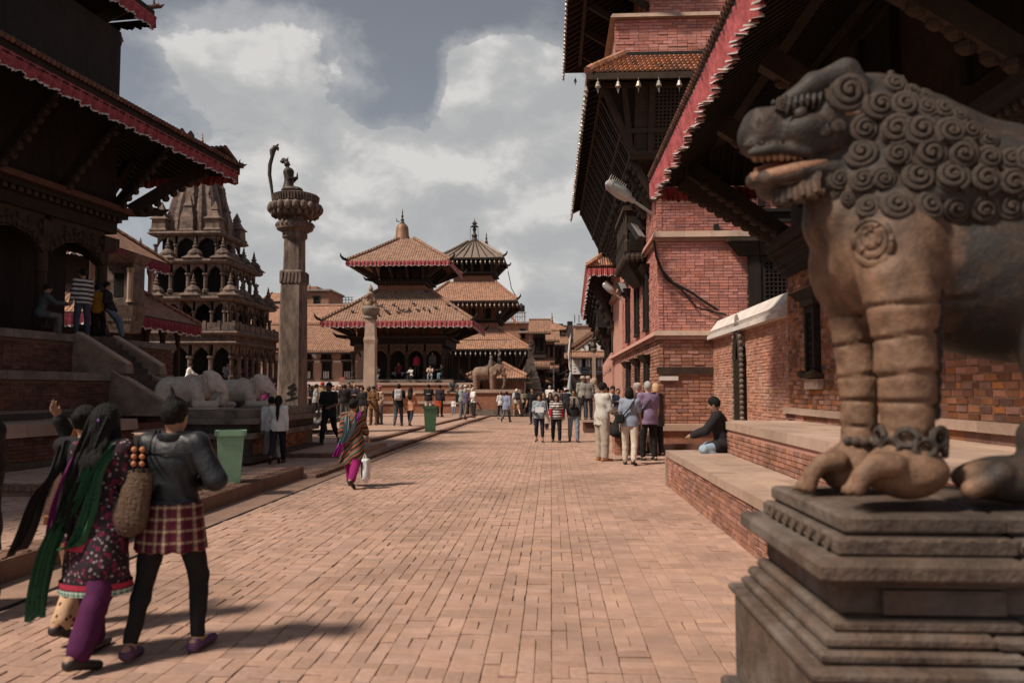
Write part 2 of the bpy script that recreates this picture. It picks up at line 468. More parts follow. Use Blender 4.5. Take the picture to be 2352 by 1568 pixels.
def brick_face(parent,origin,udir,ndir,W,H,mat,bw=.23,bh=.07,gap=.012,depth=.10,proud=.012,holes=(),n_single=0,single_mesh=None,
    sink=.0,cname='brick',rough_edge=.006,keep=None,bond=.5,stuff_name='brickwork',vdir=(0,0,1)):
 """a face of bricks laid one by one: the n_single that show largest are objects, the rest one joined part"""
 O,u,n,v = Vector(origin),Vector(udir).normalized(),Vector(ndir).normalized(),Vector(vdir).normalized()
 todo = []
 nr = int(H / bh)
 for r in range(nr):
  v0 = r * bh
  off = (bond * bw if r % 2 else 0) + random.uniform(-.01,.01)
  x = -off
  while x < W - 1e-6:
   w = bw if random.random() > .12 else bw * .5
   a,b = max(x,0),min(x + w,W)
   x += w
   if b - a < .03: continue
   if any(a < h[1] and b > h[0] and v0 < h[3] and v0 + bh > h[2] for h in holes):
    # trim at the hole's side
    cut = False
    for h in holes:
     if a < h[1] and b > h[0] and v0 < h[3] and v0 + bh > h[2]:
      if a < h[0] - .03: b = h[0]
      elif b > h[1] + .03: a = h[1]
      else: cut = True
    if cut or b - a < .03: continue
   cu,cv = (a + b) / 2,v0 + bh / 2
   if keep and not keep(cu,cv): continue
   pr = proud + random.uniform(-rough_edge,rough_edge)
   c = O + u * cu + v * cv + n * (pr - depth / 2)
   todo.append((c,(b - a - gap) / 2,(bh - gap) / 2,random.uniform(-.012,.012)))
 camp = Vector((0,0,EYE))
 if n_single: todo.sort(key=lambda t: (t[0] - camp).length - t[1] * 3)
 B = Matrix((u,n,v)).transposed()
 single,rest = todo[:n_single],todo[n_single:]
 inv = WM[parent.name].inverted() if parent is not None else Matrix.Identity(4)
 me = single_mesh
 for c,hw,hh,a in single:
  o = bpy.data.objects.new(cname,me); COL.objects.link(o)
  M = Matrix.Translation(c) @ (B @ Matrix.Rotation(a,3,'Y')).to_4x4() @ Matrix.Diagonal((hw * 2,depth,hh * 2,1))
  if parent is not None: o.parent = parent
  o.matrix_basis = inv @ M
 if rest:
  mb = MB()
  for c,hw,hh,a in rest: mb.cbox(c,(hw,depth / 2,hh),B @ Matrix.Rotation(a,3,'Y'))
  o = mb.build(stuff_name,mat,parent); o['kind'] = 'stuff'
 return len(single),len(rest)

# ------------------------------------------------------------------ smooth bodies: signed distances on a grid, skinned by surface nets
class Body:
 def __init__(s,lo,hi,h):
  s.h = h; s.lo = np.array(lo,float)
  n = [int(math.ceil((b - a) / h)) + 1 for a,b in zip(lo,hi)]
  s.ax = [s.lo[i] + h * np.arange(n[i]) for i in range(3)]
  s.D = np.full(n,1.0,dtype=np.float32)
 def _sl(s,lo,hi,m):
  sl = []
  for i in range(3):
   a = int(np.floor((lo[i] - m - s.lo[i]) / s.h)); b = int(np.ceil((hi[i] + m - s.lo[i]) / s.h)) + 1
   a,b = max(a,0),min(b,len(s.ax[i]))
   if b <= a: return None,None
   sl.append(slice(a,b))
  g = np.meshgrid(s.ax[0][sl[0]],s.ax[1][sl[1]],s.ax[2][sl[2]],indexing='ij')
  return tuple(sl),g
 def _put(s,sl,d,k,cut=False):
  d = d.astype(np.float32)
  A = s.D[sl]
  if cut:
   if k > 0:
    h = np.clip(.5 - .5 * (A + d) / k,0,1); s.D[sl] = A * (1 - h) + (-d) * h + k * h * (1 - h)
   else: s.D[sl] = np.maximum(A,-d)
  elif k > 0:
   h = np.clip(.5 + .5 * (d - A) / k,0,1)
   s.D[sl] = np.where(A > .9,np.minimum(A,d),d * (1 - h) + A * h - k * h * (1 - h))
  else: s.D[sl] = np.minimum(A,d)
 def cap(s,a,b,ra,rb=None,k=.03,cut=False,flat=None):
  """tapered capsule; flat=(axis vector, factor) squashes it across that axis"""
  rb = ra if rb is None else rb
  a,b = np.array(a,float),np.array(b,float); rm = max(ra,rb)
  sl,g = s._sl(np.minimum(a,b) - rm,np.maximum(a,b) + rm,k + 2 * s.h)
  if sl is None: return s
  p = [g[i] - a[i] for i in range(3)]; ab = b - a; L2 = float(ab @ ab) + 1e-12
  t = np.clip((p[0] * ab[0] + p[1] * ab[1] + p[2] * ab[2]) / L2,0,1)
  q = [p[i] - ab[i] * t for i in range(3)]
  if flat is not None:
   f = np.array(flat[0],float); f /= np.linalg.norm(f); w = q[0] * f[0] + q[1] * f[1] + q[2] * f[2]
   kk = 1 / flat[1] - 1
   q = [q[i] + f[i] * w * kk for i in range(3)]
  d = np.sqrt(q[0] ** 2 + q[1] ** 2 + q[2] ** 2) - (ra + (rb - ra) * t)
  if flat is not None: d = d * min(1,flat[1])
  s._put(sl,d,k,cut); return s
 def ell(s,c,r,k=.03,M=None,cut=False):
  c = np.array(c,float); r = np.array(r if hasattr(r,'__len__') else (r,r,r),float)
  rm = np.full(3,r.max()) if M is not None else r
  sl,g = s._sl(c - rm,c + rm,k + 2 * s.h)
  if sl is None: return s
  p = [g[i] - c[i] for i in range(3)]
  if M is not None:
   Mi = np.array(M); p = [p[0] * Mi[0][i] + p[1] * Mi[1][i] + p[2] * Mi[2][i] for i in range(3)]
  k0 = np.sqrt(sum((p[i] / r[i]) ** 2 for i in range(3))); k1 = np.sqrt(sum((p[i] / r[i] ** 2) ** 2 for i in range(3))) + 1e-9
  s._put(sl,k0 * (k0 - 1) / k1,k,cut); return s
 def box(s,c,h,r=.01,k=.02,M=None,cut=False):
  c = np.array(c,float); h = np.array(h,float)
  rm = np.full(3,np.linalg.norm(h)) if M is not None else h
  sl,g = s._sl(c - rm,c + rm,k + 2 * s.h)
  if sl is None: return s
  p = [g[i] - c[i] for i in range(3)]
  if M is not None:
   Mi = np.array(M); p = [p[0] * Mi[0][i] + p[1] * Mi[1][i] + p[2] * Mi[2][i] for i in range(3)]
  q = [np.abs(p[i]) - h[i] + r for i in range(3)]
  d = np.sqrt(sum(np.maximum(x,0) ** 2 for x in q)) + np.minimum(np.maximum(q[0],np.maximum(q[1],q[2])),0) - r
  s._put(sl,d,k,cut); return s
 def chain(s,pts,rad,k=.02,cut=False,flat=None):
  if not hasattr(rad,'__len__'): rad = [rad] * len(pts)
  for i in range(len(pts) - 1): s.cap(pts[i],pts[i + 1],rad[i],rad[i + 1],k,cut,flat)
  return s
 def offset(s,fn):
  g = np.meshgrid(*s.ax,indexing='ij'); s.D = (s.D + fn(*g)).astype(np.float32); return s
 def clip(s,n,o):
  """keep the half space where (p-o).n < 0"""
  n = np.array(n,float); n /= np.linalg.norm(n)
  g = np.meshgrid(*s.ax,indexing='ij')
  s.D = np.maximum(s.D,(g[0] - o[0]) * n[0] + (g[1] - o[1]) * n[1] + (g[2] - o[2]) * n[2]).astype(np.float32); return s
 def skin(s):
  D = np.pad(s.D,1,constant_values=1.0); lo = s.lo - s.h
  I = D < 0
  nx,ny,nz = D.shape
  c = [I[i:nx - 1 + i,j:ny - 1 + j,k:nz - 1 + k] for i in (0,1) for j in (0,1) for k in (0,1)]
  cnt = sum(x.astype(np.int8) for x in c)
  act = (cnt > 0) & (cnt < 8)
  idx = np.full(act.shape,-1,dtype=np.int64); ii = np.argwhere(act); idx[act] = np.arange(len(ii))
  cor = [(i,j,k) for i in (0,1) for j in (0,1) for k in (0,1)]
  val = [D[ii[:,0] + a,ii[:,1] + b,ii[:,2] + e] for a,b,e in cor]
  P = np.zeros((len(ii),3)); W = np.zeros(len(ii))
  for p in range(8):
   for q in range(p + 1,8):
    if sum(abs(cor[p][t] - cor[q][t]) for t in range(3)) != 1: continue
    m = (val[p] < 0) != (val[q] < 0)
    t = np.where(m,val[p] / (val[p] - val[q] + 1e-12 * (val[p] == val[q])),0)
    for ax in range(3): P[:,ax] += np.where(m,cor[p][ax] + (cor[q][ax] - cor[p][ax]) * t,0)
    W += m
  P = (P / W[:,None] + ii) * s.h + lo
  F = []
  for ax in range(3):
   o1,o2 = [a for a in range(3) if a != ax]
   sl0 = [slice(None)] * 3; sl1 = [slice(None)] * 3
   sl0[ax] = slice(0,-1); sl1[ax] = slice(1,None)
   A,B = I[tuple(sl0)],I[tuple(sl1)]
   e = np.argwhere(A != B)
   e = e[(e[:,o1] > 0) & (e[:,o2] > 0) & (e[:,o1] < D.shape[o1] - 1) & (e[:,o2] < D.shape[o2] - 1)]
   if not len(e): continue
   def cell(d1,d2):
    x = e.copy(); x[:,o1] -= d1; x[:,o2] -= d2
    return idx[x[:,0],x[:,1],x[:,2]]
   q = np.stack([cell(1,1),cell(0,1),cell(0,0),cell(1,0)],1)
   flip = ~A[e[:,0],e[:,1],e[:,2]]
   if ax == 1: flip = ~flip
   q[flip] = q[flip][:,::-1]
   F.append(q)
  F = np.concatenate(F) if F else np.zeros((0,4),int)
  return P,F
 def mesh(s,name,smooth=True,xf=None):
  P,F = s.skin()
  if xf is not None:
   M = np.array(xf); P = P @ M[:3,:3].T + M[:3,3]
  return mesh_np(name,P,F,smooth)

# ------------------------------------------------------------------ palette
PAVE = mk('paving brick',(.42,.27,.205),.2,5,.9,.35,60,dirt=(.24,.155,.115),dirt_amt=.75,dirt_scale=.55,island=.13)
PAVE_FAR = mk_brick('far paving',(.42,.28,.215),(.38,.25,.19),(.31,.205,.155),.23,.115,.005,(.27,.185,.145),.35,.003)
MORTAR = mk('dusty mortar',(.19,.125,.095),.3,4,.95,.3)
DUST = mk('dusty ground',(.30,.19,.14),.25,2.5,.95,.3,dirt=(.16,.11,.085),dirt_amt=.5)
KERB = mk('kerb brick',(.20,.11,.078),.3,7,.92,.45,50,dirt=(.06,.045,.04),dirt_amt=.6,island=.25)
BRICK_DK = mk('old dark brick',(.15,.07,.05),.3,7,.92,.5,50,dirt=(.04,.033,.03),dirt_amt=.7,island=.3)
BRICK_OR = mk('warm brick',(.33,.14,.08),.28,7,.92,.5,50,dirt=(.11,.065,.05),dirt_amt=.5,island=.5)
BRICK_RED = mk('red palace brick',(.47,.195,.16),.16,5,.9,.45,40,dirt=(.52,.27,.21),dirt_amt=.45,dirt_scale=.8,island=.27)
BRICK_W1 = mk('limewashed old brick',(.44,.21,.14),.25,5,.9,.45,40,dirt=(.52,.35,.27),dirt_amt=.75,dirt_scale=1.0,island=.22)
BRICK_LOW = mk('weathered red brick',(.38,.185,.13),.25,5,.9,.45,40,dirt=(.13,.075,.055),dirt_amt=.65,dirt_scale=1.2,island=.3)
MORT_RED = mk('pink mortar',(.46,.25,.20),.2,6,.95,.3)
STONE_LT = mk('pale stone slab',(.42,.30,.235),.16,3,.85,.25,30,dirt=(.24,.16,.12),dirt_amt=.5,island=.12)
STONE_GR = mk('grey carved stone',(.20,.165,.14),.35,5,.85,.45,30,dirt=(.06,.052,.047),dirt_amt=.75,dirt_scale=1.6,island=.12)
STONE_DK = mk('black weathered stone',(.085,.068,.058),.4,5,.85,.5,30,dirt=(.03,.027,.025),dirt_amt=.6)
STONE_WH = mk('worn pale granite',(.56,.48,.42),.25,6,.85,.4,26,dirt=(.16,.135,.115),dirt_amt=.5,dirt_scale=3)
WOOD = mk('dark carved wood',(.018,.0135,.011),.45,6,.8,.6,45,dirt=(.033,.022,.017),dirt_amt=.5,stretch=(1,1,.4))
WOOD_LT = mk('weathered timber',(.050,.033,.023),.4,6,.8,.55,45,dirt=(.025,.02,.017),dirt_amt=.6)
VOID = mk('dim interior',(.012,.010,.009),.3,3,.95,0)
PLASTER = mk('limewash',(.66,.61,.57),.1,3,.9,.2,dirt=(.40,.34,.30),dirt_amt=.45)
TILE = mk('clay tile',(.40,.185,.105),.3,9,.92,.4,50,dirt=(.11,.07,.05),dirt_amt=.5,island=.3)
ROOF_A = mk_tiles('temple roof tiles',(.31,.185,.13),moss=(.16,.12,.09),moss_amt=.4)
ROOF_B = mk_tiles('orange roof tiles',(.36,.195,.13),moss=(.2,.12,.08),moss_amt=.35)
ROOF_C = mk_tiles('old roof tiles',(.30,.165,.11),moss=(.10,.08,.06),moss_amt=.5)
VALANCE = mk_cloth('red valance cloth',(.40,.10,.105),.4)
VAL_DK = mk_cloth('dark red valance cloth',(.17,.03,.045),.4)
VAL_TRIM = mk_cloth('white frill',(.55,.51,.49),.1)
GILT = mk('gilt copper',(.26,.14,.08),.3,5,.6,.15,metal=.35,spec=.5,dirt=(.1,.06,.04),dirt_amt=.5)
BRONZE = mk('dark bronze',(.055,.042,.034),.4,6,.55,.3,metal=.4,spec=.5)
BRASS_BELL = mk('tarnished bell metal',(.34,.30,.26),.3,9,.5,.1,metal=.4,spec=.5)
IRON = mk('dark iron',(.03,.028,.027),.3,6,.6,.2,metal=.5)
STEEL = mk('grey lamp metal',(.38,.38,.37),.15,5,.45,.1,metal=.3,spec=.5)

# ------------------------------------------------------------------ the ground and the street
structure('ground',MB()._add([(-400,-60,-.05),(400,-60,-.05),(400,900,-.05),(-400,900,-.05)],[(0,1,2,3)]),DUST)
GUT_X,KERB_X = -4.02,-4.32
m = MB()
m._add([(GUT_X,-4,-.012),(4.6,-4,-.012),(4.6,38.0,-.012),(GUT_X,38.0,-.012)],[(0,1,2,3)])
street = structure('street',m,MORTAR)
far_street = structure('street_beyond',MB()._add([(-3.9,38,-.004),(5,38,-.004),(3.5,140,-.004),(-3.4,140,-.004)],[(0,1,2,3)]),PAVE_FAR)

def lay_street():
 """strips of brick: each .23 m cell holds one brick across or two along, so the long joints run down the street"""
 cells = []
 y0,y1,w = 1.5,38.0,.20
 x = GUT_X + .02
 col = 0
 while x < 2.05 + (0 if True else 0) or x < 4.4:
  y = y0 + random.uniform(0,.2)
  lim = 4.4
  while y < y1:
   if x > 1.88 and y < 13.75: y += w; continue
   k = random.random()
   if col % 14 == 9: k = .99
   if k < .62:
    cells.append((x + w / 2,y + .05,w,.10)); y += .10
   elif k < .97:
    cells.append((x + w / 4,y + w / 2,w / 2,w)); cells.append((x + 3 * w / 4,y + w / 2,w / 2,w)); y += w
   else:
    cells.append((x + w / 2,y + w / 2,w,w)); y += w
  x += w; col += 1
  if x > 4.4: break
 camx = Vector((0.25,0,0))
 vis = lambda c: c[1] > 3.55 and abs(c[0] - c[1] * .04 + .02) < c[1] * .66 + .3
 cells = [c for c in cells if c[1] > 3.0]
 cells.sort(key=lambda c: (not vis(c),c[1]))
 me = bev_unit('brick',.03); me.materials.append(PAVE)
 mb = MB()
 for i,(cx,cy,a,b) in enumerate(cells):
  g = .0025 + .0025 * random.random()
  if random.random() < .05: g += random.uniform(.004,.014)
  z = random.gauss(0,.0025)
  if random.random() < .02: z -= .008
  M = Matrix.Rotation(random.gauss(0,.010),4,'Z') @ Matrix.Rotation(random.gauss(0,.008),4,'X') @ Matrix.Rotation(random.gauss(0,.008),4,'Y')
  if i < 300:
   o = bpy.data.objects.new('brick',me); COL.objects.link(o); o.parent = street
   o.matrix_basis = Matrix.Translation((cx,cy,-.03 + z)) @ M @ Matrix.Diagonal((a - g,b - g,.06,1))
  else:
   h = (a - g) / 2,(b - g) / 2
   M3 = M.to_3x3()
   # top with a broken edge, no underside
   vs = [M3 @ Vector((sx * h[0],sy * h[1],-.03)) for sx,sy in ((-1,-1),(1,-1),(1,1),(-1,1))]
   vs += [M3 @ Vector((sx * h[0],sy * h[1],.026)) for sx,sy in ((-1,-1),(1,-1),(1,1),(-1,1))]
   vs += [M3 @ Vector((sx * (h[0] - .004),sy * (h[1] - .004),.03)) for sx,sy in ((-1,-1),(1,-1),(1,1),(-1,1))]
   mb._add([v + Vector((cx,cy,-.03 + z)) for v in vs],
     [(0,1,5,4),(1,2,6,5),(2,3,7,6),(3,0,4,7),(4,5,9,8),(5,6,10,9),(6,7,11,10),(7,4,8,11),(8,9,10,11)])
 o = mb.build('brick_paving',PAVE,street); o['kind'] = 'stuff'
lay_street()

# gutter strip and the raised pavements of the left side
structure('gutter_strip',MB()._add([(KERB_X - .5,3,-.006),(GUT_X - .06,3,-.006),(GUT_X + .1,26,-.006),(GUT_X + .5,60,.0),(KERB_X - .5,60,.0)],[(0,1,2,3,4)]),DUST)
gd = MB()
gd.beam((GUT_X - .03,3,-.03),(GUT_X + .0,26,-.03),.05,.05)
structure('gutter',gd.beam((GUT_X,26,-.03),(GUT_X + .4,60,-.02),.05,.06),VOID)

def deck(name,poly,z,mat_top,th=.25):
 m = MB(); m.prism(poly,z - th,z)
 return structure(name,m,mat_top)
BRK1 = bev_unit('brick',.05); BRK1.materials.append(KERB)
def soldier_edge(parent,a,b,z,h,n_single,wdt=.075,dep=.22,courses=2):
 """bricks on edge along the rim from a to b, courses of stretchers under them"""
 a,b = Vector((a[0],a[1],0)),Vector((b[0],b[1],0)); u = (b - a); L = u.length; u.normalize(); n = Vector((u.y,-u.x,0))
 k = int(L / wdt); sold = h * (.5 if courses else 1.0); todo = []
 ch = (h - sold) / max(courses,1)
 for i in range(k):
  c = a + u * ((i + .5) * wdt) - n * (dep / 2 - .012) + Vector((0,0,z - sold / 2 + random.gauss(0,.004)))
  todo.append((c,wdt - .008,dep + random.uniform(-.01,.01),sold - .006))
 for r in range(courses):
  x = random.uniform(-.2,0)
  while x < L:
   x0,x1 = max(x,0),min(x + .22,L); x += .22
   if x1 - x0 < .03: continue
   c = a + u * ((x0 + x1) / 2) - n * (.06 - random.uniform(0,.008)) + Vector((0,0,z - sold - ch * (r + .5)))
   todo.append((c,x1 - x0 - .01,.12,ch - .009))
 B = Matrix((u,n,Vector((0,0,1)))).transposed()
 todo.sort(key=lambda t: t[0].length)
 mb = MB()
 for i,(c,l,d,hh) in enumerate(todo):
  Rm = B @ Matrix.Rotation(random.gauss(0,.02),3,'Z')
  if i < n_single:
   o = bpy.data.objects.new('brick',BRK1); COL.objects.link(o); o.parent = parent
   o.matrix_basis = Matrix.Translation(c) @ Rm.to_4x4() @ Matrix.Diagonal((l,d,hh,1))
  else: mb.cbox(c,(l / 2,d / 2,hh / 2),Rm)
 if mb.V: o = mb.build('edge_bricks',KERB,parent); o['kind'] = 'stuff'

def paved_top(parent,poly_fn,x0,x1,y0,y1,z,ymax=30,n_single=120,w=.23,rot=False):
 cells = []
 y = y0; r = 0
 while y < min(y1,ymax):
  x = x0 - (r % 2) * w / 2 - random.uniform(0,.03)
  while x < x1:
   cx,cy = x + w / 2,y + .058
   if poly_fn(cx,cy): cells.append((cx,cy))
   x += w
  y += .116; r += 1
 vis = lambda c: abs(c[0] - c[1] * .0) < c[1] * .72 + .4
 cells = [c for c in cells if vis(c)]
 cells.sort(key=lambda c: c[1]); mb = MB()
 me = bev_unit('brick',.03); me.materials.append(PAVE)
 for i,(cx,cy) in enumerate(cells):
  zz = z - .024 + random.gauss(0,.0025)
  if i < n_single:
   o = bpy.data.objects.new('brick',me); COL.objects.link(o); o.parent = parent
   o.matrix_basis = Matrix.Translation((cx,cy,zz)) @ Matrix.Rotation(random.gauss(0,.012),4,'Z') @ Matrix.Diagonal((w - .008,.108,.06,1))
  else:
   h = (w - .008) / 2
   mb._add([(cx - h,cy - .054,zz + .03),(cx + h,cy - .054,zz + .03),(cx + h,cy + .054,zz + .03),(cx - h,cy + .054,zz + .03),
      (cx - h,cy - .054,zz - .02),(cx + h,cy - .054,zz - .02),(cx + h,cy + .054,zz - .02),(cx - h,cy + .054,zz - .02)],
     [(0,1,2,3),(4,5,1,0),(5,6,2,1),(7,4,0,3),(6,7,3,2)])
 if mb.V: o = mb.build('brick_paving',PAVE,parent); o['kind'] = 'stuff'

PX = -4.6
# near platform, then a low bay, a second platform, and the long plaza beyond
pa = deck('pavement_platform',[(PX + .03,2.0),(PX + .03,14.7),(-26,14.7),(-26,2.0)],.188,MORTAR,.4)
soldier_edge(pa,(PX,3.2),(PX,14.7),.2,.27,190)
soldier_edge(pa,(PX,14.70),(PX - 5,14.70),.2,.2,20)
paved_top(pa,lambda x,y: x < PX - .2 and y < 14.5,-12,PX - .18,4.5,10.3,.2,n_single=120)
paved_top(pa,lambda x,y: x < PX - .2 and y < 14.5 and x > -8.2,-8.2,PX - .18,10.3,14.5,.2,n_single=0)
pb = deck('pavement_step',[(-26,10.32),(-5.9,10.32),(-5.9,13.2),(-26,13.2)],.348,MORTAR,.3)
soldier_edge(pb,(-18,10.3),(-5.9,10.3),.36,.17,150,courses=1)
soldier_edge(pb,(-5.9,10.3),(-5.9,13.2),.36,.17,20,courses=1)
paved_top(pb,lambda x,y: True,-14,-5.95,10.45,13.1,.36,n_single=0)
lo = deck('low_pavement',[(KERB_X,14.6),(KERB_X + .25,40),(KERB_X + 1.0,62),(-40,62),(-40,14.6)],.06,PAVE_FAR,.3)
soldier_edge(lo,(KERB_X + .02,14.7),(KERB_X + .27,40),.066,.1,60,courses=0)
soldier_edge(lo,(KERB_X + .27,40),(KERB_X + .95,60),.066,.1,0,courses=0,wdt=.15)
paved_top(lo,lambda x,y: x < KERB_X - .2,-9.5,KERB_X - .15,14.8,18.0,.068,n_single=0)
pc = deck('pavement_platform',[(PX + .03,18.1),(PX + .03,22.2),(-30,22.2),(-30,18.1)],.16,PAVE_FAR,.3)
soldier_edge(pc,(PX,18.1),(PX,22.2),.17,.17,60,courses=1)
soldier_edge(pc,(-9,18.08),(PX,18.08),.17,.12,60,courses=0)
paved_top(pc,lambda x,y: True,-9.5,PX - .15,18.3,22.1,.17,n_single=0)
pl = deck('plaza',[(-5.35,22.1),(-5.15,34),(-4.4,54),(-60,54),(-60,18.2),(-5.6,18.2)],.13,PAVE_FAR,.2)
soldier_edge(pl,(-5.33,22.2),(-5.13,34),.137,.085,40,courses=0)
soldier_edge(pl,(-5.13,34),(-4.38,54),.137,.085,0,courses=0,wdt=.15)

# ------------------------------------------------------------------ right side: the brick terrace
TER_A,TER_B = Vector((1.93,13.7,0)),Vector((1.93,4.2,0))
terrace = thing('brick_terrace','two-stepped brick terrace with pale stone edging beside the stone lion','terrace',(3,9,0))
m = MB(); m.prism([(1.97,13.66),(1.97,2.0),(6.0,2.0),(6.0,13.66)],0,.55)
m.prism([(2.86,13.70),(2.62,2.0),(6.0,2.0),(6.0,13.7)],.551,1.06)
m.build('core',MORT_RED,terrace)
BR2 = bev_unit('brick',.05); BR2.materials.append(BRICK_LOW)
brick_face(terrace,(1.965,13.7,0),(0,-1,0),(-1,0,0),9.2,.5,BRICK_LOW,.22,.062,.014,n_single=190,single_mesh=BR2,proud=.012)
brick_face(terrace,(2.855,13.7,.61),(-.0205,-1,0),(-1,.0205,0),9.2,.37,BRICK_LOW,.22,.062,.014,n_single=110,single_mesh=BR2,proud=.012)
brick_face(terrace,(1.98,13.66,0),(1,0,0),(0,1,0),4.0,.5,BRICK_LOW,.22,.062,.010,proud=.02,stuff_name='end_brickwork')
def slabs(a,b,w,z,th,ln=1.3,name='edging_slab',mat=STONE_LT,parent=terrace,side=1):
 a,b = Vector((a[0],a[1],0)),Vector((b[0],b[1],0)); u = (b - a); L = u.length; u.normalize(); n = Vector((-u.y,u.x,0)) * side
 x = 0
 while x < L - .05:
  l = min(ln * random.uniform(.8,1.2),L - x)
  if L - x - l < .3: l = L - x
  p0,p1 = a + u * (x + .003),a + u * (x + l - .003); dz = random.gauss(0,.002)
  q = [p0,p1,p1 + n * w,p0 + n * w]
  MB().prism([(p.x,p.y) for p in q],z - th + dz,z + dz).build(name,mat,parent)
  x += l
slabs((1.93,13.72),(1.93,4.0),.30,.60,.105)
slabs((2.83,13.75),(2.64,4.0),.34,1.10,.12)
slabs((2.23,13.72),(2.23,4.0),.31,.598,.05,1.0,'paving_slab'); slabs((2.545,13.72),(2.49,4.0),.33,.598,.05,.8,'paving_slab')
for k in range(3): slabs((3.17 + .36 * k,13.75),(2.98 + .36 * k,4.0),.355,1.098,.05,.9,'paving_slab')
MB().box(1.92,1.965,13.60,13.73,0,.49).build('corner_stone',STONE_LT,terrace)

# wall with the white coping, then the palace wall with the carved cornice
WX = 4.17
lowwall = thing('garden_wall','old brick wall with thick white plaster coping and an arched doorway','wall',(WX,17.6,0))
m = MB(); m.box(WX + .05,WX + .5,14.4,21.0,0,2.95); m.build('core',MORT_RED,lowwall)
BR3 = bev_unit('brick',.05); BR3.materials.append(BRICK_LOW)
DOOR = (2.75,3.55)    # along the wall,from Y = 21
brick_face(lowwall,(WX + .06,21.0,.3),(0,-1,0),(-1,0,0),6.6,2.6,BRICK_W1,.22,.066,.016,n_single=0,holes=[(DOOR[0],DOOR[1],.6,2.75)],proud=.02,rough_edge=.009)
# coping: battered white slope with two mouldings
poly = [(WX - .13,2.91),(WX - .13,3.0),(WX - .05,3.03),(WX - .09,3.11),(WX - .02,3.16),(WX + .16,3.40),(WX + .6,3.46),(WX + .6,2.91)]
mb = MB();
for (ya,yb) in ((14.42,16.6),(16.63,19.0),(19.03,20.98)):
 MB().extrude([(x,yb,z) for x,z in poly],(0,ya - yb,0)).build('coping',PLASTER,lowwall)
# arched doorway (ornate dark frame, pointed arch)
yd = 21.0 - (DOOR[0] + DOOR[1]) / 2; hw = .27
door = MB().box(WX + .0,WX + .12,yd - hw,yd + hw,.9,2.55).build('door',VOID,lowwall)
for sgn in (-1,1):
 MB().box(WX - .09,WX + .06,yd + sgn * hw - .05,yd + sgn * hw + .05,.9,2.3).build('door_post',WOOD_LT,lowwall)
 t = MB()
 for k in range(14): t.ball((WX - .07,yd + sgn * (hw + .11),1.0 + k * .115),(.05,.045,.05),6,4)
 t.build('carved_border',STONE_GR,lowwall)
ar = MB()
arch = [(WX - .06,yd + hw * math.cos(a) * (1 if True else 1),2.28 + .62 * (math.sin(a) ** 1.3)) for a in np.linspace(0,math.pi,17)]
ar.tube(arch,.06,6); ar.build('arch',WOOD_LT,lowwall)
t = MB()
for a in np.linspace(.1,math.pi - .1,15):
 t.ball((WX - .07,yd + (hw + .13) * math.cos(a),2.3 + .78 * math.sin(a) ** 1.2),(.05,.05,.055),6,4)
t.ball((WX - .07,yd,3.16),(.05,.06,.13),6,5); t.build('carved_crest',STONE_GR,lowwall)

palace = thing('palace_wing','near palace wing of warm brick with carved dark cornice and wide overhanging eave','building',(WX,9,0))
MB().box(WX + .05,WX + 4,2.0,14.38,0,4.0).build('core',mk('tan mortar',(.40,.25,.17),.25,5,.95,.3),palace)
WIN = (1.25,1.62)     # the small carved window: along the wall from Y = 14.4,heights above 1.1
BR4 = bev_unit('brick',.06); BR4.materials.append(BRICK_OR)
brick_face(palace,(WX + .06,14.4,1.30),(0,-1,0),(-1,0,0),10.4,2.38,BRICK_OR,.225,.078,.019,n_single=300,single_mesh=BR4,holes=[(1.18,1.72,.55,1.75)],proud=.024,rough_edge=.008,cname='brick')
brick_face(palace,(WX + .05,14.39,1.30),(1,0,0),(0,1,0),1.5,2.38,BRICK_OR,.225,.078,.013,proud=.02,stuff_name='end_brickwork')
# plinth courses
slabs((WX - .08,14.4),(WX - .08,3.5),.14,1.30,.10,.9,'plinth_stone',STONE_LT,palace); slabs((WX - .03,14.4),(WX - .03,3.5),.1,1.20,.10,.5,'plinth_stone',BRICK_OR,palace)
# small window
yw = 14.4 - 1.45
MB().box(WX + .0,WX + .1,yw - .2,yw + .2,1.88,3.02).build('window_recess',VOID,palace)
wf = MB(); wf.box(WX - .06,WX + .06,yw - .24,yw - .15,1.90,2.95); wf.box(WX - .06,WX + .06,yw + .15,yw + .24,1.90,2.95); wf.box(WX - .05,WX + .06,yw - .15,yw + .15,2.84,2.95)
win = wf.build('window',WOOD,palace)
for k in range(7):
 MB().cbox((WX - .01,yw,1.98 + k * .125),(.012,.16,.016),Matrix.Rotation(R(0),3,'X')).build('lattice_bar',WOOD,win)
for k in range(4): MB().cbox((WX - .012,yw - .11 + k * .073,2.4),(.011,.012,.48)).build('lattice_bar',WOOD,win)
MB().frustum(WX - .12,WX + .05,yw - .42,yw + .42,3.06,WX - .2,WX + .05,yw - .56,yw + .56,3.2).build('lintel',WOOD,win)
MB().box(WX - .10,WX + .05,yw - .34,yw + .34,2.955,3.058).build('lintel',WOOD_LT,win)
sl = MB(); sl.box(WX - .10,WX + .05,yw - .38,yw + .38,1.80,1.88); sl.ball((WX - .1,yw - .3,1.87),(.08,.09,.06),8,5); sl.ball((WX - .1,yw + .3,1.87),(.08,.09,.06),8,5)
sl.build('sill',WOOD_LT,win)
MB().box(WX - .05,WX + .05,yw - .33,yw + .33,1.62,1.78).build('sill_stone',STONE_LT,palace)
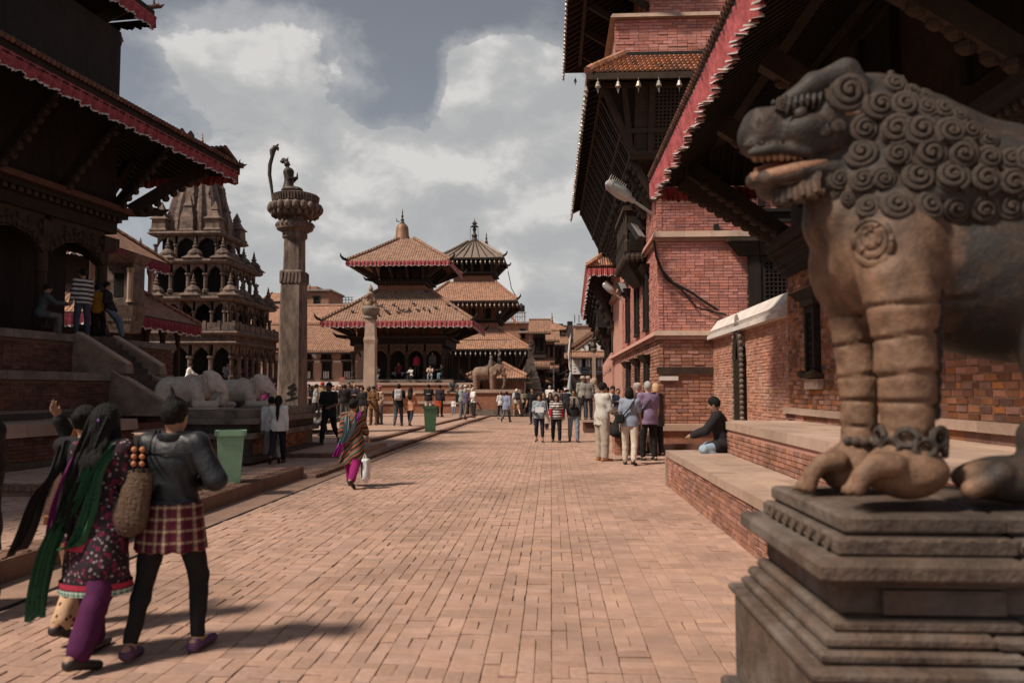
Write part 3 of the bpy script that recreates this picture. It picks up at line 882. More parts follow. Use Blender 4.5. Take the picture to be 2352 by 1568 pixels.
# the carved cornice: stepped dark beams with rows of knobs
prof = [(WX + .05,3.98),(WX - .06,3.98),(WX - .06,4.06),(WX - .12,4.08),(WX - .12,4.15),(WX - .18,4.17),(WX - .18,4.24),(WX - .20,4.30),(WX - .34,4.48),(WX - .36,4.58),(WX + .05,4.66)]
MB().extrude([(x,14.45,z - .38) for x,z in prof],(0,-11.6,0)).build('cornice',WOOD,palace)
kn = MB()
for k in range(95):
 kn.ball((WX - .27,14.3 - k * .12,3.97),(.05,.042,.05),6,4); kn.ball((WX - .17,14.3 - k * .12,3.89),(.04,.035,.04),6,4)
o = kn.build('cornice_beads',WOOD_LT,palace); o['kind'] = 'stuff'
# upper wall with dark windows over the cornice
MB().box(WX + .1,WX + .3,3.0,14.3,4.285,8.6).build('upper_wall',WOOD_LT,palace)
for k in range(4):
 yc = 13.0 - k * 2.7
 f = MB(); f.box(WX - .02,WX + .1,yc - .55,yc - .42,4.68,6.3); f.box(WX - .02,WX + .1,yc + .42,yc + .55,4.68,6.3); f.box(WX - .05,WX + .1,yc - .7,yc + .7,6.3,6.5)
 w = f.build('window',WOOD,palace)
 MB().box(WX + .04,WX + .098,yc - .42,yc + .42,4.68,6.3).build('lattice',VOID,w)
# the roof: eave with rafter ends, red valance and white frill, struts
EX,EZ,EY = 1.84,5.18,14.15
def eave_roof():
 m = MB()     # boards over the rafters,seen from below
 m._add([(EX,EY,EZ + .10),(EX,2.5,EZ + .10),(WX + 2.2,2.5,8.25),(WX + 2.2,EY - 2,8.25),(EX,EY,EZ + .2),(EX,2.5,EZ + .2),(WX + 2.2,2.5,8.4),(WX + 2.2,EY - 2,8.4)],
   [(0,3,2,1),(4,5,6,7),(0,1,5,4),(1,2,6,5),(2,3,7,6),(3,0,4,7)])
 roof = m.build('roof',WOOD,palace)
 m = MB(); m._add([(EX,EY,EZ + .10),(WX + 2.2,EY - 2,8.25),(WX + 4.0,EY - 2,8.25),(WX + 4.0,EY,EZ + .1),(EX,EY,EZ + .2),(WX + 2.2,EY - 2,8.4),(WX + 4.0,EY - 2,8.4),(WX + 4.0,EY,EZ + .2)],
   [(0,1,2,3),(4,7,6,5),(0,3,7,4),(1,5,6,2),(0,4,5,1),(2,6,7,3)])
 m.build('hip_roof',WOOD,palace)
 sx,sz = (WX + 2.2 - EX),(8.25 - EZ - .1)
 for k in range(64):          # rafters,each a fin you can count along the eave
  y = EY - .16 - k * .165
  t = .82
  MB().beam((EX + .03,y,EZ + .05),(EX + .03 + sx * t,y,EZ + .05 + sz * t),.07,.11).build('rafter',WOOD,palace)
 for k in range(20):
  x = EX + .35 + k * .2
  ln = min(1.6,2 * (x - EX) / sx * .95); MB().beam((x,EY - .03,EZ + .05),(x,EY - ln,EZ + .05 + ln / 2 * sz),.07,.11).build('rafter',WOOD,palace)
 # tile edge above
 mt = MB()
 for k in range(108):
  y = EY - .05 - k * .108
  mt.tube([(EX - .10,y,EZ + .19),(EX + .5,y,EZ + .19 + .5 / sx * sz + .02)],.05,6)
 o = mt.build('edge_tiles',BRICK_DK,palace); o['kind'] = 'stuff'
 MB().beam((EX - .03,EY + .05,EZ + .12),(EX - .03,2.5,EZ + .12),.08,.14).build('eave_board',WOOD,palace)
 MB().beam((EX,EY + .03,EZ + .12),(WX + 4,EY + .03,EZ + .12),.08,.14).build('eave_board',WOOD,palace)
 # valance: gathered red cloth hung from the eave board, blown inwards, with a white frill
 def cloth(p,q,n,drop,inw,folds,mat_name,panels):
  p,q = Vector(p),Vector(q); L = (q - p).length; u = (q - p) / L
  for pi in range(panels):
   rows = [[],[],[],[],[]]; fr0,fr1 = [],[]
   S = int(folds / panels) * 10
   for i in range(S + 1):
    s = (pi + i / S) / panels
    ph = s * folds * 2 * math.pi
    sag = .5 + .5 * math.cos((s * panels - math.floor(s * panels) - .5) * 2 * math.pi)
    for r in range(5):
     t = r / 4
     amp = (.012 + .045 * t) * math.sin(ph + .8 * math.sin(ph * .31)) + .018 * t * math.sin(ph * 2.3)
     pt = p + u * (s * L) + n * (amp + inw * t * (.5 + .5 * sag)) + Vector((0,0,-drop * t * (.86 + .14 * sag) - .01 * math.sin(ph * .5)))
     rows[r].append(pt)
    e = rows[4][-1]
    fr0.append(e); fr1.append(e + n * (.012 * math.sin(ph * 1.7)) + Vector((0,0,-.012 - .008 * math.sin(ph * 1.3))))
   MB().grid(rows).build('valance',VALANCE,palace,smooth=True)
   MB().grid([fr0,fr1]).build('frill',VAL_TRIM,palace,smooth=False)
 cloth((EX - .08,EY + .02,EZ + .08),(EX - .08,3.0,EZ + .08),Vector((1,0,0)),.30,.10,84,'v',12)
 cloth((EX,EY + .09,EZ + .05),(WX + 3.4,EY + .09,EZ + .05),Vector((0,-1,0)),.26,.02,60,'v',6)
 # carved struts: a plain back beam with a figure on its lower face
 for k,y in enumerate((13.6,11.2,8.9,6.6,4.4)):
  a,b = Vector((WX - .2,y,4.25)),Vector((EX + .62,y + .15,EZ + .20))
  st = MB().beam(a,b,.16,.20,w2=.2,h2=.26).build('strut',WOOD_LT if k else WOOD,palace)
  f = MB(); d = b - a
  for j in range(9):
   t = .12 + j * .095
   f.ball(a + d * t + Vector((random.uniform(-.03,.03),random.uniform(-.06,.06),-.13)),(.10,.09,.08),7,5)
  f.build('carved_figure',WOOD_LT,st)
 a,b = Vector((WX - .16,EY - .2,4.25)),Vector((EX + .5,EY + .05,EZ + .12))
 st = MB().beam(a,b,.2,.26,w2=.24,h2=.3).build('corner_strut',WOOD_LT,palace)
 f = MB()
 for j in range(10):
  f.ball(a + (b - a) * (.1 + .085 * j) + Vector((0,random.uniform(-.05,.05),-.16)),(.11,.10,.10),7,5)
 f.build('carved_figure',WOOD_LT,st)
 # cross beams under the rafters
 for t in (.22,.48,.74):
  MB().beam((EX + sx * t,EY - .3 - t,EZ - .03 + sz * t),(EX + sx * t,2.6,EZ - .03 + sz * t),.14,.14).build('purlin',WOOD,palace)
eave_roof()
MB().tube([(WX - .36,14.3,4.55),(WX - .42,14.5,4.3),(WX - .40,14.5,3.9),(WX - .3,14.3,3.72),(WX - .1,13.9,3.70),(WX - .04,13.6,3.8)],.022,6).build('drain_cable',IRON,palace)

# ------------------------------------------------------------------ the stone lion and its pedestal
def patina_shade(name,low,high,z0,z1):
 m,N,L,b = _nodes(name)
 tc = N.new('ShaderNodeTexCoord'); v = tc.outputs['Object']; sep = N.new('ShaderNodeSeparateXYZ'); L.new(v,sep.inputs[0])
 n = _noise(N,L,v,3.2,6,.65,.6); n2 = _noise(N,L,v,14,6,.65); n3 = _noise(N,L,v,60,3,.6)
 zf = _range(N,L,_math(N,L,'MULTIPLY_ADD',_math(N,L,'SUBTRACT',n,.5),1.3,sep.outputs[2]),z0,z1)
 torso_shade = _range(N,L,_math(N,L,'MULTIPLY_ADD',_math(N,L,'SUBTRACT',n,.5),.35,sep.outputs[0]),-.53,-.45)  # shade of the torso painted into the colour, beside the stone's own blackening
 zf = _math(N,L,'MAXIMUM',zf,torso_shade)
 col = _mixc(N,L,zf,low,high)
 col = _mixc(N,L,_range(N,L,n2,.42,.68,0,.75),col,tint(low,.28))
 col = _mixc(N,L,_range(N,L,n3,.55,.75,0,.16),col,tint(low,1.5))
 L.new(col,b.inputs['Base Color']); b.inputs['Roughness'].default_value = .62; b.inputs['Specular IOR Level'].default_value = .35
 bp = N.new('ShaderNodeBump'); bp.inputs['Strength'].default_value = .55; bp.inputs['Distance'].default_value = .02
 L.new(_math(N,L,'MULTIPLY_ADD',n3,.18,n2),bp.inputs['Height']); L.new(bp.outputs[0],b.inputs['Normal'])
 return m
LION_M = patina_shade('oiled sandstone shaded torso',(.215,.125,.078),(.027,.024,.022),.85,1.2)
CURL_M = mk('blackened stone curls',(.060,.048,.040),.45,9,.6,.5,50,dirt=(.17,.105,.07),dirt_amt=.55,dirt_scale=5)
PED_M = mk('worn pedestal stone',(.105,.073,.055),.45,6,.8,.9,16,dirt=(.035,.029,.026),dirt_amt=.8,dirt_scale=2.2,second=(.16,.13,.11))
PX0,PY0,PY1,PXE = .995,2.83,3.72,3.6

def build_pedestal():
 t = thing('lion_pedestal','tall moulded dark stone pedestal carrying the stone lion in the right foreground','pedestal',(2.2,3.25,0))
 lay = [(.0,.26,.20,'base_course'),(.262,.66,.14,'lower_block'),(.662,.70,.165,'moulding'),(.702,.745,.115,'moulding'),(.747,.79,.09,'moulding'),(.792,.835,.055,'moulding'),
   (.837,.945,.02,'recessed_band'),(.947,.965,.07,'moulding'),(.967,1.035,.115,'projecting_slab'),(1.037,1.105,.03,'scroll_band'),(1.107,1.175,.0,'top_plate'),]
 for z0,z1,o,nm in lay:
  m = MB(); bv = min(.014,(z1 - z0) * .3)
  x0,x1,y0,y1 = PX0 - o,PXE + o,PY0 - o,PY1 + o
  # blocks of stone along the length, each with broken arrises
  cuts = [x0] + [x0 + (x1 - x0) * f + random.uniform(-.06,.06) for f in (.22,.5,.78)] + [x1]
  for a,b_ in zip(cuts,cuts[1:]):
   a += .003; b_ -= .003; dz = random.uniform(-.005,.005); dy = random.uniform(-.010,.010)
   q = MB()
   q.frustum(a + bv,b_ - bv,y0 + bv + dy,y1 - bv,z0,a,b_,y0 + dy,y1,z0 + bv)
   q.frustum(a,b_,y0 + dy,y1,z0 + bv,a,b_,y0 + dy,y1,z1 - bv)
   q.frustum(a,b_,y0 + dy,y1,z1 - bv,a + bv,b_ - bv,y0 + bv + dy,y1 - bv,z1 + dz)
   q.build(nm,PED_M,t)
 # the scrolls cut in the band
 sm = MB()
 pts = [(.036 * (1 - k / 22) * math.cos(k * .55),.0,.030 * (1 - k / 22) * math.sin(k * .55)) for k in range(22)]
 sm.tube(pts,.007,5)
 me = sm.mesh('scroll',smooth=True); me.materials.append(PED_M)
 for k in range(26):
  o = obj('scroll',me,None,t); o.location = (PX0 - .03 + .06 + k * .098 - 2.2,PY0 - .032 - 3.25,1.071); o.scale = (1 if k % 2 else -1,1,1)
 for k in range(8):
  o = obj('scroll',me,None,t); o.location = (PX0 - .032 - 2.2,PY0 + .06 + k * .1 - 3.25,1.071); o.rotation_euler = (0,0,R(90))
 # panels on the block below
 for k in range(4):
  p = MB(); x = PX0 + .12 + k * .62
  p.box(x,x + .40,PY0 - .02 - .016,PY0 - .0205,.85,.93); p.build('carved_panel',PED_M,t)
  q = MB(); q.ball((PX0 + .02 + k * .62,PY0 - .145,.47),(.14,.035,.11),10,6); q.build('boss',PED_M,t)
 return t
build_pedestal()

def curl_mesh():
 m = MB()
 P,Rr = [],[]
 for k in range(40):
  t = k / 39; a = t * 2.35 * 2 * math.pi; r = .84 * (1 - t) ** .8 + .03
  P.append((r * math.cos(a),-.12 - .42 * t,r * math.sin(a))); Rr.append(.235 * (1 - .5 * t))
 n = 12; N_ = len(P); vs = []
 for k in range(N_):
  d = (Vector(P[min(k + 1,N_ - 1)]) - Vector(P[max(k - 1,0)])).normalized(); a_ = d.cross(Vector((0,1,0))).normalized(); b_ = a_.cross(d)
  for j in range(n):
   t = 2 * math.pi * j / n; r = Rr[k] * (1.10 if j % 2 else .93); vs.append(Vector(P[k]) + a_ * (r * math.cos(t)) + b_ * (r * math.sin(t)))
 m._add(vs,[(k * n + j,k * n + (j + 1) % n,(k + 1) * n + (j + 1) % n,(k + 1) * n + j) for k in range(N_ - 1) for j in range(n)])
 m.ball((0,0,0),(.92,.30,.92),14,7)
 m.ball((.02,-.52,0),(.15,.13,.15),7,5)
 return m.mesh('mane_curl',smooth=True)

WARM = mk('handled warm stone',(.30,.155,.09),.35,8,.5,.5,40,dirt=(.08,.05,.035),dirt_amt=.6,dirt_scale=6,spec=.35)
def build_lion():
 Ym = 3.26; sc = Ym / FPX / SX
 t = thing('stone_lion','large dark carved stone guardian lion with curled mane and open mouth, on its pedestal','statue',(2.0,Ym,1.175))
 P = lambda x,y,Y=Ym: tuple(at(x,y,Y))
 lo,hi = (.72,2.62,1.10),(3.75,3.92,2.95)
 h = .0135
 B = Body(lo,hi,h)
 px = lambda p: p * sc
 # torso and haunch
 B.cap(P(2100,620),P(2560,650),.27,.30,.05); B.ell(P(2330,640),(.52,.30,.33),.06)
 B.ell(P(2520,790,3.06),(.27,.20,.34),.05); B.ell(P(2520,790,3.46),(.27,.20,.34),.05)
 for Yh in (3.04,3.48):
  B.cap(P(2500,900,Yh),P(2420,1010,Yh),.15,.11,.04); B.cap(P(2420,1020,Yh),P(2400,1090,Yh),.11,.10,.04)
  B.ell(P(2330,1098,Yh),(.22,.13,.085),.03)
  for j in range(4): B.cap(P(2300,1085,Yh - .09 + j * .06),P(2230,1122,Yh - .10 + j * .065),.045,.035,.012)
 # chest, shoulders
 B.ell(P(2010,560),(.20,.28,.24),.05)
 B.ell(P(2070,590,3.06),(.165,.14,.23),.03); B.ell(P(1930,600,3.44),(.125,.15,.21),.03)
 # front legs
 B.chain([P(2062,640,3.03),P(2072,700,3.02),P(2078,830,3.02),P(2086,1040,3.02)],[.130,.122,.102,.086],.02)
 B.chain([P(1940,650,3.45),P(1958,750,3.46),P(1970,860,3.46),P(1976,1060,3.46)],[.112,.088,.078,.074],.02)
 for Yf,(cx,cy),w in ((3.0,(2070,1095),1.0),(3.45,(1945,1088),.86)):
  B.ell(P(cx + 8,cy - 14,Yf),(.15 * w,.13 * w,.10),.03)
  for j in range(4):
   yy = Yf - .105 + j * .07
   tip = (cx - 118 * w,cy + 28) if j in (1,2) else (cx - 98 * w,cy + 30)
   B.chain([P(cx - 20,cy - 30,yy),P(cx - 62 * w,cy - 26,yy - .005),P(cx - 92 * w,cy - 2,yy - .008),P(*tip,yy - .01)],[.044,.040,.036,.028],.003)
   B.cap(P(tip[0] - 8 * w,tip[1] - 6,yy - .012),P(tip[0] - 26 * w,tip[1] + 8,yy - .012),.017,.008,.002)
 # mane mass and neck
 B.chain([P(1985,285),P(2090,370),P(2290,455),P(2480,520)],[.20,.255,.27,.22],.06)
 B.ell(P(2130,470),(.33,.28,.14),.05); B.ell(P(1975,440),(.15,.22,.17),.05)
 # head
 B.ell(P(1915,275),(.165,.185,.165),.03)
 for s in (-1,1):
  B.chain([P(1815,232,Ym + s * .10),P(1870,200,Ym + s * .12),P(1945,168,Ym + s * .13),P(1975,205,Ym + s * .14)],[.040,.055,.052,.05],.02)
  B.ell(P(1855,300,Ym + s * .11),(.10,.07,.06),.02)
  B.ell(P(1880,330,Ym + s * .10),(.12,.06,.055),.03)
 B.box(P(1820,312),(.17,.115,.072),.04,.03); B.box(P(1762,302),(.085,.10,.078),.03,.02); B.cap(P(1800,305),P(1738,312),.086,.080,.03,flat=((0,1,0),1.25))
 B.ell(P(1742,280),(.055,.075,.045),.02)
 for s in (-1,1):
  B.ell(P(1737,290,Ym + s * .055),(.035,.032,.032),.012); B.ell(P(1728,335,Ym + s * .07),(.045,.035,.032),.02)
  B.chain([P(1722,352,Ym + s * .09),P(1780,340,Ym + s * .118),P(1860,352,Ym + s * .125)],[.022,.022,.02],.012)
 # lower jaw
 B.chain([P(1925,390),P(1850,410),P(1765,432)],[.080,.062,.044],.03,flat=((0,1,0),1.9))
 for s in (-1,1): B.chain([P(1920,382,Ym + s * .118),P(1840,395,Ym + s * .108),P(1758,411,Ym + s * .078),P(1730,414,Ym)],[.03,.03,.028,.028],.012)
 B.cap(P(1685,378),P(1868,368),.040,.020,.008,cut=True,flat=((0,1,0),6.0))
 # throat and beard
 B.ell(P(1905,430),(.10,.13,.13),.04); B.ell(P(1900,510,3.3),(.09,.17,.12),.05)
 # rings round the legs, broad chisel relief
 zr = [at(2080,y,3.02).z for y in (694,772,866,932,992)]
 xr = at(2250,800,3.0).x
 def groove(X,Yy,Z):
  w = np.zeros_like(X)
  for i,z in enumerate(zr):
   zz = z + .018 * np.sin(X * 9 + i)
   w += .016 * np.exp(-((Z - zz) / .006) ** 2) - .004 * np.exp(-((Z - zz - .014) / .012) ** 2)
  w *= (X < xr)
  return w + .0028 * np.sin(X * 31 + 2 * np.sin(Z * 17)) * np.sin(Z * 27 + Yy * 21) - .004 * np.sin(X * 11 + Z * 7) * np.sin(Z * 13 - X * 5)
 B.offset(groove)
 me = B.mesh('body',xf=Matrix.Translation((-2.0,-Ym,-1.175)))
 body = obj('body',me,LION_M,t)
 # where a line of sight meets the body
 def hit(x,y):
  d = ray(x,y); d = d / d.y; o = Vector((0,0,EYE))
  for Y in np.arange(2.62,3.3,.006):
   p = o + d * Y
   i = [int(round((p[k] - lo[k]) / h)) for k in range(3)]
   if all(0 < i[k] < B.D.shape[k] - 1 for k in range(3)) and B.D[tuple(i)] < 0:
    g = Vector([float(B.D[i[0] + (k == 0),i[1] + (k == 1),i[2] + (k == 2)] - B.D[i[0] - (k == 0),i[1] - (k == 1),i[2] - (k == 2)]) for k in range(3)])
    return p,(g.normalized() if g.length > 1e-6 else Vector((0,-1,0)))
  return None,None
 cm = curl_mesh(); cm.materials.append(CURL_M)
 Zc = lambda a,b: (1665.2 + .36627 * a,114.8 + .36627 * b)
 rows = [[(1060,225,72),(1170,262,56),(1250,285,44),(1050,150,40),(1130,165,30)],
   [(970,350,84),(1125,352,80),(1265,365,66),(1370,380,62),(1470,410,52)],
   [(880,495,84),(1075,500,94),(1232,505,88),(1410,515,82),(1540,510,66),(1640,560,60)],
   [(860,650,84),(1085,655,80),(1285,650,88),(1480,655,88),(1650,680,76),(1790,690,70),(1900,690,70)],
   [(722,812,60),(868,812,66),(990,812,70),(1215,800,92),(1420,795,96),(1620,815,92),(1800,835,84),(1950,840,80)],
   [(905,990,78),(1082,985,92),(1275,992,86),(1445,988,82),(1615,1002,84),(1785,985,78),(1935,990,76)],
   [(700,900,44),(770,930,42),(640,840,36)]]
 for r in rows:
  for k,(a,b,rad) in enumerate(r):
   x,y = Zc(a,b)
   p,n = hit(x,y)
   if p is None: continue
   n = (n + Vector((0,-.9,.05))).normalized()
   q = (-n).to_track_quat('Y','Z').to_matrix()
   for side in (1,-1):
    o = obj('mane_curl',cm,None,t)
    s = rad * .36627 * p.y / FPX / SX * random.uniform(1.08,1.3)
    M = q.to_4x4() @ Matrix.Rotation(random.uniform(0,6),4,'Y') @ Matrix.Diagonal((s * random.choice((1,1,-1)),s,s,1))
    pos = p - n * s * .05
    if side == -1:
     pos = Vector((pos.x,2 * Ym - pos.y,pos.z)); M = Matrix.Diagonal((1,-1,1,1)) @ M
    o.matrix_basis = WM[t.name].inverted() @ Matrix.Translation(pos) @ M
 # mane ridge knobs along the top
 for a,b,rad in ((1040,135,22),(1105,165,20),(1180,240,26),(1245,255,18),(1330,330,30),(1420,345,36),(1500,390,32),(1545,480,34),(1690,640,34),(1760,660,30),(1850,690,34)):
  x,y = Zc(a,b)
  for s in (-.05,.06):
   MB().ball(at(x,y + 6,Ym + s),rad * .36627 * sc * 1.1,9,7).build('mane_knob',CURL_M,t,smooth=True)
 # eye, brow spiral, ear, teeth, tongue
 def side_bits(s):
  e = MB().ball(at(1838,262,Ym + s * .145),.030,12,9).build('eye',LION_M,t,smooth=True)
  for (x,y,r,nm,yy) in ((1947,213,47,'brow_spiral',.165),(1752,286,17,'nostril_spiral',.10),(1800,240,18,'brow_curl',.13),(1925,290,16,'cheek_curl',.17),(1895,300,14,'cheek_curl',.165)):
   o = obj(nm,cm,None,t); rr = r * sc
   p = at(x,y,Ym - yy)
   if s > 0: p = Vector((p.x,2 * Ym - p.y,p.z))
   M = Matrix.Diagonal((1,-s,1,1)) @ Matrix.Rotation(random.uniform(0,6),4,'Y') @ Matrix.Diagonal((rr,rr * .8,rr,1))
   o.matrix_basis = WM[t.name].inverted() @ Matrix.Translation(p) @ M
  # leaf-like brow feathers
  f = MB()
  for k in range(6):
   a,b = at(1815 + k * 14,228 - k * 7,Ym + s * .145),at(1806 + k * 15,262 - k * 3,Ym + s * .150)
   f.tube([a,(a + b) / 2 + Vector((0,s * .012,0)),b],[.006,.013,.004],6)
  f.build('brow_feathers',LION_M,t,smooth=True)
  # pattern of beads along the upper lip
  f = MB()
  for k in range(11): f.ball(at(1724 + k * 14,330 - (k - 4) ** 2 * .25,Ym + s * (.088 + .028 * min(k,5) / 5)),.0105,7,5)
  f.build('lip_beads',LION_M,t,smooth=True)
  f = MB()
  for k in range(9): f.ball(at(1735 + k * 15,361 - k * .4,Ym + s * (.06 + .045 * min(k,4) / 4)),(.013,.012,.018),7,5)
  f.build('teeth',mk('worn stone teeth',(.34,.20,.13),.2,9,.6,.3),t,smooth=True)
  # beard curls under the jaw
  for k in range(7):
   p = at(1790 + k * 15,455 - k * 4 + (k % 2) * 6,Ym + s * (.05 + .012 * k))
   m = MB(); m.tube([p + Vector((0,0,.05)),p + Vector((-.012,s * .012,.02)),p + Vector((-.01,s * .016,-.015)),p + Vector((.012,s * .014,-.022)),p + Vector((.015,s * .014,-.004))],[.022,.022,.018,.013,.008],7)
   m.build('beard_lock',LION_M,t,smooth=True)
 for s in (-1,1):
  f = MB()
  for j in range(4):
   f.tube([at(1772 + j * 9 + k * 13,300 + j * 9 - k * 3 + 4 * math.sin(k * 1.3),Ym + s * (.108 + .006 * k)) for k in range(7)],.006,5)
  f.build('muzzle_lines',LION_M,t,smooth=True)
  f = MB()
  for k in range(16): f.ball(at(1778 + k * 12.5,236 - k * 4.6 - 9 * math.sin(k * .2),Ym + s * .125),.013,7,5)
  f.build('brow_beads',LION_M,t,smooth=True)
  f = MB()
  for j in range(3): f.tube([at(1790 + k * 16,404 - k * 3 + j * 9 + 3 * math.sin(k),Ym + s * (.10 + .006 * k)) for k in range(7)],.006,5)
  f.build('jaw_lines',LION_M,t,smooth=True)
  MB().tube([at(1900,370,Ym + s * .124),at(1870,378,Ym + s * .120),at(1830,388,Ym + s * .112),at(1775,402,Ym + s * .088),at(1742,408,Ym + s * .05),at(1732,409,Ym)],[.010,.022,.028,.030,.028,.027],9).build('lower_lip',WARM,t,smooth=True)
  MB().tube([at(1940,262,Ym + s * .168),at(1968,262,Ym + s * .165),at(1988,238,Ym + s * .162),at(1990,208,Ym + s * .155),at(1972,184,Ym + s * .15)],[.012,.024,.026,.022,.01],8).build('ear_rim',WARM,t,smooth=True)
 side_bits(-1); side_bits(1)
 tg = MB(); tg.tube([at(1850,372,Ym),at(1790,378,Ym),at(1735,392,Ym)],[.05,.055,.03],10,flat=.35); tg.build('tongue',mk('reddish worn stone',(.33,.15,.10),.25,6,.6,.3),t,smooth=True)
 # shoulder medallion, chain round the near ankle, curls down the back of the leg
 for r,(x,y) in ((44,(2003,556)),(30,(2003,552)),(17,(2003,545))):
  pts = [q[0] + Vector((0,-.004,0)) for q in (hit(x + math.cos(a) * r,y + math.sin(a) * r * 1.15) for a in np.linspace(0,2 * math.pi,22)) if q[0] is not None]
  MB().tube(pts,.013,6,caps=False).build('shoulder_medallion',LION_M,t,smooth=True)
 for k in range(12):
  a = k * math.pi / 6; c = at(2092,1012,3.02)
  p = c + Vector((math.cos(a) * .102,math.sin(a) * .102,0.018 * (-1) ** k))
  pts = [p + Vector((-math.sin(a) * .036 * math.cos(b),math.cos(a) * .036 * math.cos(b),.030 * math.sin(b))) + Vector((math.cos(a),math.sin(a),0)) * .008 for b in np.linspace(0,2 * math.pi,11)]
  MB().tube(pts,.0125,6,caps=False).build('chain_link',CURL_M,t,smooth=True)
 for k in range(10):
  p = at(2158 - k * 1.2,640 + k * 34,3.0)
  o = obj('leg_curl',cm,None,t); o.matrix_basis = WM[t.name].inverted() @ Matrix.Translation(p) @ Matrix.Rotation(R(35),4,'Z') @ Matrix.Diagonal((.028,.03,.032,1))
 for k in range(5):
  a = -.9 + k * .36; c = at(1976,1010,3.46)
  MB().ball(c + Vector((math.sin(a) * .09,-math.cos(a) * .09,.0)),(.022,.02,.022),7,5).build('ankle_bead',CURL_M,t,smooth=True)
 return t
build_lion()

# ------------------------------------------------------------------ bells that hang from eaves
def bell_mesh():
 m = MB(); m.lathe([(.012,0),(.03,-.02),(.042,-.07),(.06,-.115),(.055,-.12)],(0,0,0),8); m.tube([(0,0,.06),(0,0,0)],.006,4)
 m._add([(-.028,0,-.15),(.028,0,-.15),(0,0,-.25),(0,.006,-.13)],[(0,1,2),(0,3,1),(0,2,3),(1,3,2)])
 me = m.mesh('bell'); me.materials.append(BRASS_BELL); return me
BELL = bell_mesh()
def bells(parent,a,b,n,s=1.0,ends=True):
 a,b = Vector(a),Vector(b); inv = WM[parent.name].inverted()
 for k in range(n):
  t = (k + (0 if ends else .5)) / max(1,(n - 1 if ends else n))
  o = obj('bell',BELL,None,parent); o.matrix_basis = inv @ Matrix.Translation(a.lerp(b,t)) @ Matrix.Rotation(random.uniform(-.8,.8),4,'Z') @ Matrix.Diagonal((s,s,s,1))
def finial(parent,p,h,mat,name='finial',n=10):
 pr = [(.30,0),(.30,.05),(.22,.10),(.14,.20),(.19,.25),(.19,.30),(.10,.36),(.08,.44),(.13,.50),(.13,.55),(.07,.60),(.05,.72),(.08,.77),(.04,.84),(.012,1.0)]
 return MB().lathe([(r * h * .62,z * h) for r,z in pr],p,n).build(name,mat,parent,smooth=True)
def lattice(parent,o,u,v,W,H,nu,nv,n,bar=.03,mat=WOOD,back=VOID,dep=.04):
 """wooden lattice screen: bars both ways over a dark backing"""
 o,u,v,n = Vector(o),Vector(u).normalized(),Vector(v).normalized(),Vector(n).normalized()
 B = Matrix((u,n,v)).transposed()
 m = MB()
 for i in range(nu + 1): m.cbox(o + u * (W * i / nu) + v * (H / 2) + n * dep,(bar / 2,.015,H / 2),B)
 for j in range(nv + 1): m.cbox(o + u * (W / 2) + v * (H * j / nv) + n * (dep + .006),(W / 2,.014,bar / 2),B)
 l = m.build('lattice',mat,parent)
 MB().cbox(o + u * (W / 2) + v * (H / 2) - n * .03,(W / 2,.02,H / 2),B).build('screen_back',back,parent)
 return l

RX,RY = 2.80,21.0
red = thing('red_palace','tall red brick palace with carved lattice gallery and slanted tower eaves','building',(RX,RY,0))
MB().box(RX + .06,12,RY + .06,37.9,0,7.6).build('wall',MORT_RED,red)
Z1,Z2 = at(1560,770,RY).z,at(1560,545,RY).z
sw = [(23.1,24.05),(25.6,26.6),(28.6,29.7)]         # side windows,along Y
zw = (3.42,5.02); gw = (1.35,2.42)
fh = [(5.15 - RX,7.2 - RX,3.55 - .74,5.15 - .74)]
def upper(u,v): return v + .74 > Z1
front = brick_face(red,(RX,RY + .055,.74),(1,0,0),(0,-1,0),4.6,7.0,BRICK_RED,.245,.078,.014,proud=.024,rough_edge=.008,holes=fh,keep=upper,stuff_name='front_brickwork')
brick_face(red,(RX,RY + .055,.74),(1,0,0),(0,-1,0),2.2,2.3,BRICK_LOW,.30,.095,.022,proud=.022,rough_edge=.012,n_single=150,single_mesh=BR2,keep=lambda u,v: not upper(u,v + .05))
hs = [(a - RY,b - RY,zw[0] - .74,zw[1] - .74) for a,b in sw] + [(a - RY,b - RY,gw[0] - .74,gw[1] - .74) for a,b in sw]
brick_face(red,(RX + .055,RY,.74),(0,1,0),(-1,0,0),11.0,7.0,BRICK_RED,.245,.078,.014,proud=.024,rough_edge=.008,holes=hs,stuff_name='side_brickwork',keep=upper)
brick_face(red,(RX + .055,RY,.74),(0,1,0),(-1,0,0),11.0,2.3,BRICK_LOW,.30,.095,.020,proud=.03,rough_edge=.010,holes=hs,n_single=60,single_mesh=BR2,keep=lambda u,v: not upper(u,v + .05),stuff_name='side_brickwork')
# string courses
for z,hh,pr in ((Z1,.13,.13),(Z2,.16,.12)):
 for k in range(6):
  MB().frustum(RX - pr if k == 0 else RX + .7 * k + .004,RX + .7 * (k + 1),RY - pr,RY + .05,z,RX - pr * .6 if k == 0 else RX + .7 * k + .004,RX + .7 * (k + 1),RY - pr * .6,RY + .05,z + hh).build('string_course',STONE_LT,red)
 for k in range(8):
  MB().frustum(RX - pr,RX + .04,RY + .06 + 2 * k,RY + 2.05 + 2 * k,z - .002,RX - pr * .6,RX + .04,RY + .06 + 2 * k,RY + 2.05 + 2 * k,z + hh).build('string_course',MORT_RED,red)
 MB().box(RX - .07,RX + 4.2,RY - .07,RY + .04,z - .10,z - .003).build('string_course',BRICK_LOW,red)
 MB().box(RX - .06,RX + .04,RY + .05,37,z - .10,z - .004).build('string_course',BRICK_LOW,red)
MB().box(RX - .05,RX + 2.1,RY - .045,RY + .03,at(1560,858,RY).z,at(1560,842,RY).z).build('timber_band',WOOD_LT,red)
